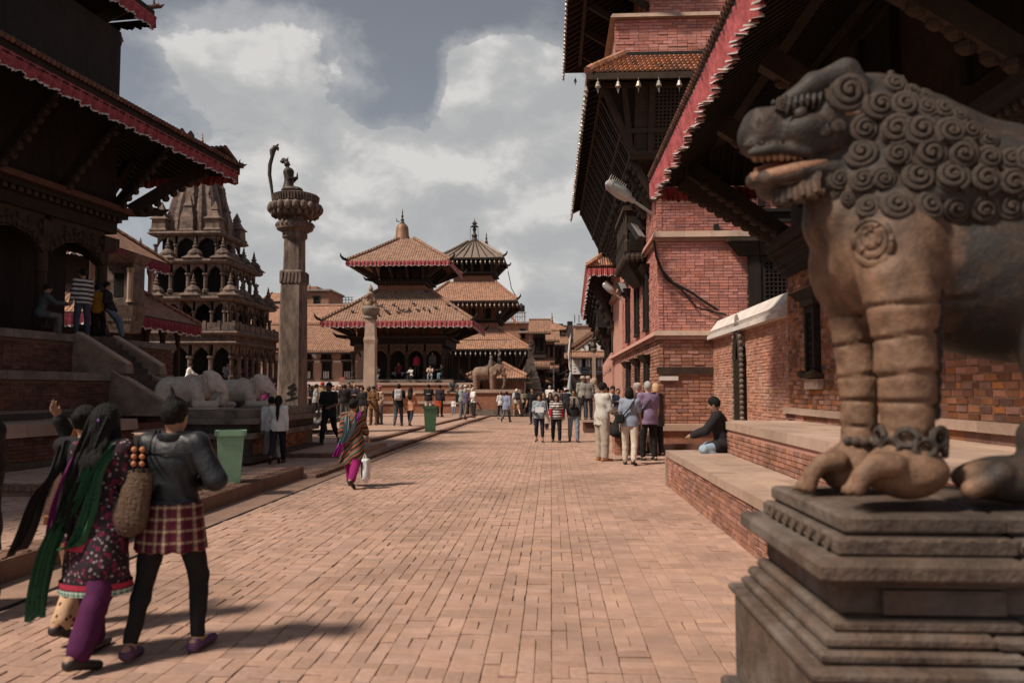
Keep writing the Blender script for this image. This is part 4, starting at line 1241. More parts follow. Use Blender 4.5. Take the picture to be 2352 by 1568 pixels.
MB().box(RX + .02,RX + .5,RY - .05,RY + .03,1.86,1.97).build('pale_stone',PLASTER,red)
# side windows
for (a,b) in sw:
 for (z0,z1) in (zw,gw):
  f = MB(); f.box(RX - .05,RX + .1,a,a + .14,z0,z1); f.box(RX - .05,RX + .1,b - .14,b,z0,z1); f.box(RX - .06,RX + .1,a - .05,b + .05,z0 - .08,z0); f.box(RX - .04,RX + .1,a + .14,b - .14,z1 - .1,z1)
  w = f.build('window',WOOD,red)
  MB().box(RX + .03,RX + .058,a + .14,b - .14,z0,z1 - .1).build('pane',VOID,w)
  MB().frustum(RX - .08,RX + .1,a - .10,b + .10,z1 + .005,RX - .22,RX + .1,a - .26,b + .26,z1 + .2).build('lintel',WOOD,w)
  k = MB()
  for i in range(5): k.box(RX - .015,RX + .0,a + .17 + i * (b - a - .34) / 4 - .012,a + .17 + i * (b - a - .34) / 4 + .012,z0,z1 - .1)
  k.build('window_bars',WOOD,w)
# front window with lattice, projecting lintel
x0,x1,z0,z1 = 5.15,7.2,3.55,5.1
f = MB(); f.box(x0,x0 + .3,RY - .1,RY + .04,z0,z1); f.box(x0 + .3,x0 + .42,RY - .06,RY + .04,z0,z1); f.box(x0 + .42,x1,RY - .05,RY + .04,z1 - .14,z1)
w = f.build('window',WOOD,red)
MB().frustum(x0 - .25,x1,RY - .14,RY + .04,z1 + .005,x0 - .5,x1,RY - .30,RY + .04,z1 + .34).build('lintel',WOOD,w)
MB().box(x0 - .58,x1,RY - .34,RY + .04,z1 + .345,z1 + .44).build('lintel',WOOD_LT,w)
lattice(w,(x0 + .42,RY - .0,z0),(1,0,0),(0,0,1),1.6,1.4,15,13,(0,-1,0),.035)
f = MB(); f.box(4.95,6.4,RY - .1,RY + .04,6.25,6.33); f.box(4.95,6.4,RY - .1,RY + .04,5.98,6.06); f.box(4.95,5.05,RY - .1,RY + .04,6.06,6.25)
f.build('timber_panel',WOOD,red); MB().box(5.05,6.4,RY - .02,RY + .04,6.06,6.25).build('timber_panel',VOID,red)
f = MB(); f.box(4.05,4.27,RY - .07,RY + .03,6.85,6.99); f.box(4.28,4.4,RY - .05,RY + .03,5.78,5.95); f.build('wall_hook',IRON,red)
f = MB(); f.box(5.45,5.6,RY - .1,RY + .04,6.4,8.2); f.box(5.9,7.0,RY - .08,RY + .04,6.4,8.2); f.build('upper_window',WOOD,red)
# the lattice gallery, leaning out over front and side
gz0,gz1,gzm = at(1450,352,RY - .15).z,at(1400,190,RY - .7).z,at(1440,302,RY - .3).z
gx0,gx1 = at(1452,352,RY).x,at(1378,185,RY).x; gxm = gx0 + (gx1 - gx0) * .30
GY1 = 35.5
pj = lambda z: (gx0 + (gx1 - gx0) * (z - gz0) / (gz1 - gz0))        # how far out the leaning wall stands at height z
fy = lambda z: RY - (.25 + .55 * (z - gz0) / (gz1 - gz0)) + .1
core = MB(); core._add([(pj(gz0) + .1,fy(gz0) + .1,gz0),(9,fy(gz0) + .1,gz0),(9,GY1,gz0),(pj(gz0) + .1,GY1,gz0),(pj(gz1) + .1,fy(gz1) + .1,gz1),(9,fy(gz1) + .1,gz1),(9,GY1,gz1),(pj(gz1) + .1,GY1,gz1)],
  [(0,3,2,1),(4,5,6,7),(0,1,5,4),(1,2,6,5),(2,3,7,6),(3,0,4,7)])
gal = core.build('gallery',WOOD,red)
vdir = Vector((0,fy(gz1) - fy(gz0),gz1 - gz0)).normalized(); vn = Vector((0,-vdir.z,vdir.y))
for z in (gz0,gzm,gz1 - .06):
 MB().beam((pj(z) - .03,fy(z),z),(7.5,fy(z),z),.12,.12).build('rail',WOOD_LT,gal)
 MB().beam((pj(z),fy(z) - .03,z),(pj(z),GY1,z),.12,.12).build('rail',WOOD_LT,gal)
xs = [pj(gzm) + .22,2.62,3.72,4.82,5.9]
for i in range(5):
 MB().beam((xs[i],fy(gz0) - .02,gz0),(xs[i] - (.22 if i == 0 else 0),fy(gz1) - .02,gz1),.14,.1).build('mullion',WOOD_LT,gal)
MB().beam((pj(gz0),fy(gz0) - .0,gz0),(pj(gz1),fy(gz1) - .0,gz1),.14,.14).build('mullion',WOOD_LT,gal)
for i in range(4):
 w_ = xs[i + 1] - xs[i] - .2
 o1 = Vector((xs[i] + .1,fy(gzm + .08) + .05,gzm + .08)); lattice(gal,o1,(1,0,0),vdir,w_,(gz1 - gzm - .2) / vdir.z,9,11,vn,.045,WOOD_LT)
 o1 = Vector((xs[i] + .1,fy(gz0 + .08) + .05,gz0 + .08)); lattice(gal,o1,(1,0,0),vdir,w_,(gzm - gz0 - .15) / vdir.z,9,4,vn,.045,WOOD_LT)
for k in range(44):          # slats and little carved posts on the street side
 y = RY + .15 + k * .33
 MB().beam((pj(gz0) - .02,y,gz0),(pj(gz1) - .02,y,gz1),.09 if k % 3 else .16,.06).build('slat',WOOD_LT if k % 3 == 0 else WOOD,gal)
MB().frustum(gx0 + .0,7.5,fy(gz0),RY + .03,gz0 - .12,gx0 - .02,7.5,fy(gz0) - .03,RY + .03,gz0 - .061).build('beam',WOOD_LT,gal)
# carved brackets below
for k in range(13):
 y = RY + .25 + k * 1.15
 a,b = Vector((RX,y,gz0 - 1.15)),Vector((gx0 + .02,y,gz0 - .1))
 st = MB().beam(a,b,.15,.2).build('strut',WOOD_LT,red)
 f = MB()
 for j in range(6): f.ball(a.lerp(b,.15 + j * .15) + Vector((-.08,random.uniform(-.03,.03),-.06)),(.09,.08,.1),6,4)
 f.build('carved_figure',WOOD,st)
for k in range(5):
 x = 3.1 + k * .75
 st = MB().beam((x,RY - .0,gz0 - .9),(x - .05,fy(gz0) + .05,gz0 - .12),.15,.2).build('strut',WOOD_LT,red)
# its tiled roof with bells
ey = RY - 1.25; ez = at(1350,168,ey).z; ex = at(1350,168,ey).x
rz = at(1430,131,RY).z; rx = at(1432,131,RY).x
m = MB(); m._add([(ex,ey,ez),(8,ey,ez),(8,RY + .02,rz),(rx,RY + .02,rz),(ex,GY1 + .5,ez),(rx,GY1,rz)],[(0,1,2,3),(4,0,3,5),(0,4,5,2,1)])
gr_ = m.build('gallery_roof',WOOD,red)
til = MB(); me_t = MB().tube([(0,0,0),(0,1,0)],.07,6,flat=.6).mesh('roof_tile')
sl = Vector((0,RY - ey,rz - ez)); rows = 6
for r in range(rows):
 for c in range(44):
  x = ex + .12 + c * .125
  t0,t1 = r / rows,(r + 1.12) / rows
  lim = ex + (rx - ex) * (t0 + .5 / rows)
  if x < lim - .05: continue
  p0 = Vector((x,ey,ez + .03)) + sl * t0 + Vector((0,0,.035)); p1 = Vector((x,ey,ez + .0)) + sl * t1
  if r < 3 and c < 34:
   o = MB().tube([p0,p1],[.066,.055],6,flat=.7).build('roof_tile',TILE,gr_)
  else: til.tube([p0,p1],[.066,.055],6,flat=.7)
o = til.build('roof_tiling',TILE,gr_); o['kind'] = 'stuff'
til = MB(); sl2 = Vector((rx - ex,0,rz - ez))
for c in range(110):
 y = ey + .2 + c * .13
 til.tube([Vector((ex,y,ez + .05)),Vector((ex,y,ez + .05)) + sl2 * min(1,(y - ey) / (RY - ey))],.06,5)
o = til.build('roof_tiling',TILE,gr_); o['kind'] = 'stuff'
hp = MB()
for k in range(9): hp.tube([Vector((ex,ey,ez + .06)).lerp(Vector((rx,RY,rz + .06)),k / 9),Vector((ex,ey,ez + .1)).lerp(Vector((rx,RY,rz + .1)),(k + 1.15) / 9)],[.12,.10],8)
hp.build('hip_tiles',TILE,gr_)
MB().beam((ex,ey + .02,ez - .08),(8,ey + .02,ez - .08),.07,.16).build('eave_board',WOOD_LT,red)
MB().beam((ex + .02,ey,ez - .085),(ex + .02,GY1 + .5,ez - .085),.07,.16).build('eave_board',WOOD,red)
bells(red,(ex + .25,ey - .02,ez - .22),(ex + 4.3,ey - .02,ez - .22),9,1.3)
bells(red,(ex - .03,ey + .3,ez - .22),(ex - .03,GY1,ez - .22),46,1.1)
for k in range(34):
 MB().beam((ex + .05,ey + .4 + k * .44,ez - .14),(pj(gz1) + .1,ey + .4 + k * .44,gz1 + .1),.08,.1).build('rafter',WOOD,red)
# brick storeys above
bz0,bz1 = rz - .05,at(1500,42,RY + .3).z; bx = at(1412,80,RY + .3).x
MB().box(bx + .06,9,RY + .36,34,bz0,bz1).build('upper_storey',MORT_RED,red)
brick_face(red,(bx,RY + .355,bz0 + .2),(1,0,0),(0,-1,0),3.9,bz1 - bz0 - .2,BRICK_RED,.26,.085,.012,proud=.022,rough_edge=.01,n_single=0,stuff_name='upper_brickwork')
MB().box(bx + .15,9,RY + .22,RY + .33,bz0 + .02,bz0 + .28).build('timber_band',IRON,red)
MB().frustum(bx - .12,9,RY + .18,RY + .6,bz1 + .003,bx - .06,9,RY + .24,RY + .6,bz1 + .13).build('coping',STONE_LT,red)
MB().frustum(bx - .12,bx + .4,RY + .61,34,bz1 + .003,bx - .06,bx + .4,RY + .61,34,bz1 + .13).build('coping',STONE_LT,red)
bx2 = at(1492,10,RY + 1.4).x
MB().box(bx2 + .06,9,RY + 1.46,34,bz1,bz1 + 3.2).build('tower_storey',MORT_RED,red)
brick_face(red,(bx2,RY + 1.455,bz1 + .02),(1,0,0),(0,-1,0),3.2,1.2,BRICK_RED,.26,.085,.012,proud=.022,rough_edge=.01,stuff_name='tower_brickwork')
brick_face(red,(bx2 + .055,RY + 1.4,bz1 + .02),(0,1,0),(-1,0,0),8,3.0,BRICK_RED,.26,.085,.012,proud=.022,rough_edge=.01,stuff_name='tower_brickwork')
# tower eave
tz = 13.4; te = at(1297,168,29.6); tex = at(1292,168,29.6); T = (tz - 1.6) / (te.z - 1.6)
tY = 29.6; tz = te.z; tx = te.x
m = MB(); m._add([(tx,20.5,tz),(tx,tY,tz),(bx2 + .3,tY - 1.6,tz + 1.5),(bx2 + .3,20.5,tz + 1.5),(tx,20.5,tz + .14),(tx,tY,tz + .14),(bx2 + .3,tY - 1.6,tz + 1.66),(bx2 + .3,20.5,tz + 1.66),(bx2 + 3,tY,tz),(bx2 + 3,tY - 1.6,tz + 1.5)],
  [(0,1,2,3),(4,7,6,5),(0,4,5,1),(0,3,7,4),(1,8,9,2),(5,6,9,8),(1,5,8)])
tr = m.build('tower_roof',WOOD,red)
for k in range(20):
 y = tY - .3 - k * .42
 MB().beam((tx + .05,y,tz - .03),(bx2 + .2,y,tz + 1.38),.09,.12).build('rafter',WOOD_LT,tr)
for k in range(5):
 y = tY - 1.2 - k * 1.9
 MB().beam((bx2 + .05,y,tz - .9),(tx + .7,y,tz + .15),.14,.18).build('strut',WOOD_LT,red)
MB().beam((tx - .03,20.5,tz + .02),(tx - .03,tY + .03,tz + .02),.06,.2).build('eave_board',WOOD_LT,red)
MB().beam((tx + .55,20.5,tz + .16),(tx + .55,tY - .4,tz + .16),.12,.12).build('purlin',WOOD_LT,red)
bells(red,(tx - .05,22,tz - .12),(tx - .05,tY,tz - .12),26,.95); bells(red,(tx + .4,tY + .02,tz - .2),(tx + 1.9,tY + .02,tz - .2),4,1.1)
# the carved box window on the street side
by0,by1 = 23.6,26.6; bxo = RX - .62
b0,b1 = at(1455,590,24).z,gz0 - .9
b = MB(); b.box(bxo,RX + .04,by0,by1,b0,b0 + .12); b.box(bxo + .04,RX + .04,by0 + .03,by1 - .03,b0 - .18,b0 - .002); b.frustum(RX - .1,RX + .04,by0 + .7,by1 - .7,b0 - .75,bxo + .08,RX + .04,by0 + .08,by1 - .08,b0 - .182)
bay = b.build('bay_window',WOOD,red)
MB().box(bxo + .1,RX + .04,by0 + .1,by1 - .1,b0 + .12,b1).build('bay_wall',VOID,bay)
for k in range(6):
 y = by0 + .08 + k * (by1 - by0 - .16) / 5
 MB().lathe([(.09,0),(.09,.3),(.05,.36),(.07,.5),(.045,.6),(.05,1.2),(.08,1.35),(.1,b1 - b0 - .12)],(bxo + .08,y,b0 + .121),8).build('carved_post',WOOD_LT,bay)
for k in range(5):
 y = by0 + .2 + k * (by1 - by0 - .16) / 5
 lattice(bay,(bxo + .06,y,b0 + .15),(0,1,0),(0,0,1),.34,.5,5,7,(-1,0,0),.03)
lattice(bay,(bxo + .16,by0 + .04,b0 + .15),(1,0,0),(0,0,1),.40,.5,6,7,(0,-1,0),.03)
MB().box(bxo + .12,RX,by0 + .03,by0 + .09,b0 + .75,b1).build('bay_panel',WOOD,bay)
MB().box(bxo - .03,RX + .04,by0 - .04,by1 + .04,b1 + .003,b1 + .14).build('bay_cornice',WOOD_LT,bay)
f = MB()
for k in range(8): f.ball((bxo + .05,by0 + .1 + k * .4,b0 - .1),(.12,.12,.16),7,5)
for k in range(4): f.ball((bxo + .12 + k * .14,by0 + .02,b0 - .08),(.1,.1,.14),7,5)
f.build('carved_bracket',WOOD_LT,bay)
# stone ledge round the foot
for k in range(3): MB().box(RX - .25 + k * .62 + (.003 if k else 0),RX - .25 + (k + 1) * .62,RY - .42,RY + .03,.58,.74).build('ledge_stone',STONE_LT,red)
MB().box(RX - .18,RX + 1.35,RY - .34,RY + .03,.26,.578).build('ledge_core',BRICK_LOW,red)
for k in range(2): MB().box(RX - .32 + k * .9 + (.003 if k else 0),RX - .32 + (k + 1) * .9,RY - .62,RY + .03,.0,.258).build('ledge_stone',BRICK_DK,red)
for k in range(9): MB().box(RX - .55,RX + .03,RY + .5 + k * 1.6,RY + 2.09 + k * 1.6,.42,.54).build('ledge_stone',STONE_LT,red)
MB().box(RX - .48,RX + .03,RY + .5,RY + 14.8,0,.419).build('ledge_core',BRICK_DK,red)

# cables on the front, lamps
def cable(name,pts,r,label,n=None):
 o = MB().tube(pts,r,6).build(name,IRON,None,smooth=True); tag(o,label,'cable'); return o
w_ = lambda x,y: at(x,y,RY - .05)
cable('cable',[w_(1502,552),w_(1508,590),w_(1520,620),w_(1545,648),w_(1590,672),w_(1612,688),w_(1650,712)],.035,'thick black cable looping down the red brick front')
cable('cable',[w_(1510,600),w_(1530,640),w_(1570,668),w_(1600,705),w_(1640,716),w_(1668,722)],.025,'lower thin black cable sagging across the red brick front')
def street_lamp(p,base,label,s=1.0):
 t = thing('street_lamp',label,'lamp',base)
 p,base = Vector(p),Vector(base); d = (p - base).normalized()
 MB().tube([base,base + (p - base) * .62],.035 * s,8).build('arm',STEEL,t)
 a = p - d * .28 * s
 MB().tube([base + (p - base) * .58,a,a + d * .05 * s,p - d * .02 * s,p + d * .32 * s,p + d * .42 * s],[.06 * s,.075 * s,.13 * s,.16 * s,.14 * s,.05 * s],12).build('housing',STEEL,t,smooth=True)
 g = MB()
 for k in range(9):
  c = p + d * (-.05 + .055 * k) * s
  pts = [c + d.cross(Vector((0,1,0))).normalized() * (-.02 + .24 * math.sin(a_)) * s * -1 + Vector((0,1,0)) * (.15 * math.cos(a_)) * s for a_ in np.linspace(0,math.pi,9)]
  g.tube(pts,.006 * s,4)
 g.build('cage',BRASS_BELL,t)
 return t
street_lamp(at(1425,440,20.4),at(1497,490,21.0),'grey caged street lamp on the near corner of the red palace',1.15)
def floodlight(p,label,rz):
 t = thing('floodlight',label,'floodlight',p)
 M = Matrix.Rotation(rz,3,'Z') @ Matrix.Rotation(R(-35),3,'X')
 MB().cbox(p,(.17,.06,.26),M).build('housing',IRON,t)
 MB().cbox(Vector(p) + M @ Vector((0,-.065,0)),(.14,.006,.22),M).build('glass',STEEL,t)
 MB().beam(p,Vector(p) + Vector((.22,.12,-.2)),.05,.05).build('bracket',IRON,t)
floodlight(at(1462,532,20.5),'black floodlight bracketed to the corner of the red palace',R(50))
floodlight(at(1430,662,29),'dark floodlight under the carved box window',R(30))
street_lamp(at(1400,663,31),at(1432,690,31),'small white street lamp beside the far eave',.8)
street_lamp(at(1352 + 60,735,40),at(1432,740,40),'bare street lamp arm beneath the second eave',.8)

# ------------------------------------------------------------------ generic pieces of a tiered temple
def val_strip(parent,p,q,drop,folds,mat=VALANCE,local=False,trim=True,inw=(0,0,0),panels=1):
 """gathered cloth along an eave"""
 p,q = Vector(p),Vector(q); u = (q - p); L = u.length; u.normalize(); n = Vector((u.y,-u.x,0)); iw = Vector(inw)
 for pi in range(panels):
  r0,r1,r2,f1 = [],[],[],[]
  S = max(4,int(folds / panels) * 5)
  for i in range(S + 1):
   s = (pi + i / S) / panels; ph = s * folds * 2 * math.pi
   e = p + u * (s * L); a = .012 * math.sin(ph) + .02 * math.sin(ph * .37)
   d = drop * (.9 + .1 * math.sin(ph * .23))
   r0.append(e); r1.append(e + n * a + iw * .5 - Vector((0,0,d * .5))); r2.append(e + n * a * 2.2 + iw - Vector((0,0,d)))
   f1.append(r2[-1] + n * .012 * math.sin(ph * 1.7) - Vector((0,0,drop * .12 * (1 + .5 * math.sin(ph * 1.3)))))
  MB().grid([r0,r1,r2]).build('valance',mat,parent,local=local,smooth=True)
  if trim: MB().grid([r2,f1]).build('frill',VAL_TRIM,parent,local=local)

# ------------------------------------------------------------------ the dark pagoda on the left, on its stepped plinth
LT0 = at(400,790,20.5)                 # far street-side corner of the top step
TH = R(-7)
lt = thing('pagoda_temple','dark tiered pagoda on a high brick plinth at left, red valance under its eave','temple',(LT0.x,LT0.y,0),TH)
LI = WM[lt.name].inverted()
def lw(x,y,Y): return LI @ at(x,y,Y)
FZ = LT0.z                                # floor level
A = lambda *k,**q: None
# local axes: x away to the right (street side at x=0), y down the street (far end at y=0)
LN = -17.5
WL = -11.0
l2 = lw(396,861,18.9); l1 = lw(310,960,15.0)
Z2_,Z1_ = l2.z,l1.z
def tier(x1,y1,z0,z1,mat,cap_h=.16,cap=STONE_GR,nm='step_slab',lip=.05):
 MB().box(WL,x1 - .04,LN,y1 - .04,z0 - .2,z1 - cap_h - .003).build('plinth_core',MORTAR,lt,local=True)
 y = LN
 while y < y1 - .3:
  l = random.uniform(1.1,1.7); b = min(y + l,y1)
  if y1 - b < .4: b = y1
  MB().frustum(x1 - .7,x1 + lip,y + .004,b - .004 + (lip if b == y1 else 0),z1 - cap_h,x1 - .7,x1 + lip - .02,y + .004,b - .004 + (lip - .02 if b == y1 else 0),z1 + random.uniform(-.004,.004)).build(nm,cap,lt,local=True)
  y = b
 MB().box(WL,x1 - .71,LN,y1 - .01,z1 - cap_h,z1 - .006).build('floor',DUST,lt,local=True)
 if y1 > -2.5 or True:
  x = x1 - .71
  while x > x1 - 4:
   MB().box(x - 1.2,x - .004,y1 - .6,y1 + lip,z1 - cap_h,z1 - .001).build(nm,cap,lt,local=True); x -= 1.2
tier(0,0,Z2_,FZ,BRICK_DK)
tier(l2.x,l2.y,Z1_,Z2_,BRICK_DK)
tier(l1.x,l1.y,.3,Z1_,BRICK_DK,.2,STONE_LT)
Ml = WM[lt.name]
def lface(x,y0,y1,z0,z1,n_single,nm='brickwork'):
 brick_face(lt,Ml @ Vector((x,y1,z0)),Ml.to_3x3() @ Vector((0,-1,0)),Ml.to_3x3() @ Vector((1,0,0)),y1 - y0,z1 - z0,BRICK_DK,.22,.062,.010,n_single=n_single,single_mesh=BRD,proud=-.0,rough_edge=.008,stuff_name=nm)
BRD = bev_unit('brick',.06); BRD.materials.append(BRICK_DK)
lface(-.01,-13.5,0,Z2_,FZ - .17,120); lface(l2.x - .01,-13.5,l2.y,Z1_ + .12,Z2_ - .17,100); lface(l1.x - .01,-10.5,l1.y,.36,Z1_ - .21,80)
MB().box(l2.x - .3,l2.x + .16,LN,l2.y + .1,Z1_ - .001,Z1_ + .11).build('base_moulding',STONE_DK,lt,local=True)
MB().box(l2.x - .3,l2.x + .09,LN,l2.y + .05,Z1_ + .112,Z1_ + .17).build('base_moulding',STONE_GR,lt,local=True)
MB().box(l1.x - .3,l1.x + .10,LN,l1.y + .06,.36,.47).build('base_moulding',STONE_DK,lt,local=True)
# far end faces in brick (seen obliquely or not at all)
# stairs: two flights with stone cheeks, rising from the street side towards the temple
STONE_ST = mk('worn stair stone',(.27,.19,.145),.35,4,.85,.45,24,dirt=(.07,.055,.048),dirt_amt=.7,dirt_scale=1.5)
def flight(p_top,z_top,z_bot,yc,wid,run,n,stop):
 """going up towards -x; cheeks on both sides"""
 for k in range(n):
  f = (k + 1) / n
  MB().box(p_top - .3,p_top + run * (1 - k / n) ,yc - wid / 2,yc + wid / 2,z_bot + (z_top - z_bot) * k / n,z_bot + (z_top - z_bot) * f - .004).build('step',STONE_DK,lt,local=True)
 for s in (-1,1):
  y0 = yc + s * wid / 2; y1 = y0 + s * .26
  y0,y1 = min(y0,y1),max(y0,y1)
  poly = [(p_top - .05,y0,z_top + .02),(p_top - .05,y0,z_bot),(p_top + run + .32,y0,z_bot),(p_top + run + .28,y0,z_bot + .2),(p_top + .06,y0,z_top + .03)]
  MB().extrude(poly,(0,y1 - y0,0))  .build('cheek_slab',STONE_ST,lt,local=True)
  poly = [(p_top + .06,y0 + .03,z_top + .031),(p_top + run + .28,y0 + .03,z_bot + .201),(p_top + run + .27,y0 + .03,z_bot + .24),(p_top + .07,y0 + .03,z_top + .07)]
  MB().extrude(poly,(0,y1 - y0 - .06,0)).build('cheek_rim',STONE_LT,lt,local=True)
s2 = lw(215,800,17.6)
flight(-.02,FZ,Z2_,s2.y - .05,.95,l2.x * .9 + .15,6,0)
flight(l2.x - .02,Z2_,Z1_ - .0,s2.y - .1,.95,1.15,6,0)
# columns and the dark hall behind
cx_ = lw(287,485,20.0); CXL,CYF,CZ = cx_.x,cx_.y,cx_.z      # cornice corner
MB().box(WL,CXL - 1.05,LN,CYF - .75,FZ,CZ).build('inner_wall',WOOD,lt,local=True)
def column(x,y,z0,z1,parent,s=1.0,mat=WOOD_LT):
 m = MB()
 m.lathe([(.22 * s,0),(.22 * s,.10),(.17 * s,.14),(.20 * s,.22),(.15 * s,.28)],(x,y,z0),sq=True)
 H = z1 - z0
 m.lathe([(.15 * s,.28),(.17 * s,.45),(.13 * s,.52),(.15 * s,.6),(.12 * s,.7),(.12 * s,H * .55),(.15 * s,H * .57),(.13 * s,H * .6),(.13 * s,H * .74),(.17 * s,H * .76),(.15 * s,H * .8),(.17 * s,H * .86)],(x,y,z0),10)
 m.lathe([(.17 * s,H * .86),(.24 * s,H * .9),(.24 * s,H)],(x,y,z0),sq=True)
 m.beam((x,y - .55 * s,z1 - .04),(x,y + .55 * s,z1 - .04),.16 * s,.2 * s)
 return m.build('column',mat,parent,local=True)
ys = [CYF - .35 - k * 2.05 for k in range(8)]
for y in ys: column(CXL - .35,y,FZ,CZ - .75,lt)
for k in range(3): column(CXL - .35 - (k + 1) * 2.0,CYF - .35,FZ,CZ - .75,lt)
def torana(parent,c,half,rise,along,depth,mat,n=13,local=True):
 """carved arch board between two columns: lobed lower edge"""
 pts_lo,pts_hi = [],[]
 for i in range(n):
  t = -1 + 2 * i / (n - 1)
  pts_lo.append(Vector(c) + Vector(along) * (half * t) + Vector((0,0,rise * (1 - abs(t) ** 2.2) - .06 * abs(math.sin(t * 7)))))
  pts_hi.append(Vector(c) + Vector(along) * (half * t) + Vector((0,0,rise + .42)))
 m = MB()
 nrm = Vector((Vector(along).y,-Vector(along).x,0)) * depth
 for i in range(n - 1): m.extrude([pts_lo[i],pts_lo[i + 1],pts_hi[i + 1],pts_hi[i]],nrm)
 o = m.build('arch_board',mat,parent,local=local)
 f = MB()
 for i in range(1,n - 1):
  f.ball(pts_lo[i] + Vector((0,0,.12)) + nrm * 1.0,(.09,.09,.10),6,4)
  if i % 2: f.ball((pts_lo[i] * .4 + pts_hi[i] * .6) + nrm,(.08,.08,.09),6,4)
 f.build('carved_relief',mat,o,local=local)
for k in range(7): torana(lt,(CXL - .35,(ys[k] + ys[k + 1]) / 2,CZ - 1.45),.92,.42,(0,1,0),.14,WOOD_LT)
torana(lt,(CXL - 1.35,CYF - .35,CZ - 1.45),.9,.42,(1,0,0),.14,WOOD_LT)
# entablature: beams, a row of small carved blocks, the cornice with dragon-headed corner
MB().box(WL,CXL - .12,LN,CYF - .12,CZ - .62,CZ - .34).build('beam',WOOD,lt,local=True)
MB().box(WL,CXL + .06,LN,CYF + .06,CZ - .22,CZ - .10).build('beam',WOOD,lt,local=True)
MB().box(WL,CXL + .20,LN,CYF + .20,CZ - .098,CZ + .04).build('cornice',mk('reddish timber',(.10,.045,.032),.35,6,.8,.5),lt,local=True)
f = MB()
for k in range(70): f.box(CXL - .14,CXL + .0,CYF - .1 - k * .22 - .12,CYF - .1 - k * .22,CZ - .335,CZ - .225)
for k in range(8): f.box(CXL - .2 - k * .22 - .12,CXL - .2 - k * .22,CYF - .14,CYF + .0,CZ - .335,CZ - .225)
o = f.build('carved_blocks',WOOD_LT,lt,local=True); o['kind'] = 'stuff'
def dragon_head(parent,p,d,s,mat=WOOD):
 p,d = Vector(p),Vector(d).normalized()
 m = MB(); up = Vector((0,0,1))
 m.tube([p,p + d * .35 * s,p + d * .6 * s + up * .05 * s,p + d * .78 * s + up * .02 * s,p + d * .95 * s + up * .12 * s],[.11 * s,.10 * s,.11 * s,.08 * s,.02 * s],7)
 m.tube([p + d * .5 * s + up * .08 * s,p + d * .46 * s + up * .28 * s,p + d * .56 * s + up * .36 * s],[.06 * s,.04 * s,.01 * s],5)
 m.tube([p + d * .66 * s + up * .08 * s,p + d * .7 * s + up * .22 * s],[.03 * s,.01 * s],5)
 return m.build('dragon_head',mat,parent,local=True)
dragon_head(lt,(CXL + .1,CYF + .1,CZ),(.45,.9,.12),1.1)
# the lower roof
VAL_MID = mk_cloth('faded red valance cloth',(.27,.065,.08),.4)
ec = lw(545,394,21.6); EXL,EYF,EZL = ec.x,ec.y,ec.z
IX,IY,IZ = CXL - 1.7,CYF - 1.7,EZL + 1.75
m = MB(); m._add([(EXL,LN,EZL),(EXL,EYF,EZL),(IX,IY,IZ),(IX,LN,IZ),(EXL,LN,EZL + .18),(EXL,EYF,EZL + .18),(IX,IY,IZ + .18),(IX,LN,IZ + .18),(WL,EYF,EZL),(WL,IY,IZ),(WL,EYF,EZL + .18),(WL,IY,IZ + .18)],
  [(0,1,2,3),(4,7,6,5),(0,4,5,1),(1,8,9,2),(5,6,11,10),(1,5,10,8)])
lr = m.build('lower_roof',WOOD,lt,local=True)
for k in range(52):
 y = EYF - .15 - k * .25; t = .96
 if y < LN + .2: break
 MB().beam((EXL + .02,y,EZL - .06),(EXL + (IX - EXL) * t,min(y,EYF - (EYF - IY) * t),EZL + (IZ - EZL) * t - .06),.08,.12).build('rafter',WOOD,lr,local=True)
for k in range(22):
 x = EXL - .15 - k * .25; t = .96
 MB().beam((x,EYF - .02,EZL - .06),(min(x,EXL + (IX - EXL) * t),EYF + (IY - EYF) * t,EZL + (IZ - EZL) * t - .06),.08,.12).build('rafter',WOOD,lr,local=True)
MB().beam((EXL + .02,LN,EZL + .02),(EXL + .02,EYF + .04,EZL + .02),.08,.2).build('eave_board',WOOD,lr,local=True)
MB().beam((WL,EYF + .02,EZL + .02),(EXL,EYF + .02,EZL + .02),.08,.2).build('eave_board',WOOD,lr,local=True)
f = MB()
for k in range(150):
 y = EYF + .1 - k * .125
 if y < LN: break
 f.tube([(EXL + .14,y,EZL + .16),(EXL - .7,min(y,EYF - .6),EZL + .16 + .7 * (IZ - EZL) / (EXL - IX))],.06,5)
f2 = MB()
for k in range(40):
 x = EXL - k * .125
 f2.tube([(x,EYF + .14,EZL + .16),(x,EYF - .7,EZL + .16 + .7 * (IZ - EZL) / (EYF - IY))],.06,5)
o = f.build('edge_tiles',BRICK_DK,lr,local=True); o['kind'] = 'stuff'; o = f2.build('edge_tiles',BRICK_DK,lr,local=True); o['kind'] = 'stuff'
dragon_head(lr,(EXL - .1,EYF - .1,EZL + .2),(.6,.8,.05),.45,BRICK_DK)
val_strip(lr,(EXL + .07,EYF,EZL - .02),(EXL + .07,LN + .5,EZL - .02),.27,170,local=True,inw=(-.08,0,0),panels=12,mat=VAL_MID)
val_strip(lr,(EXL - 4.0,EYF + .07,EZL - .02),(EXL,EYF + .07,EZL - .02),.33,46,local=True,panels=4,trim=False)
for k in range(3):
 o = obj('bell',BELL,None,lr); o.matrix_basis = Matrix.Translation((EXL - .4 - k * .45,EYF + .05,EZL - .5)) @ Matrix.Diagonal((.9,.9,.9,1))
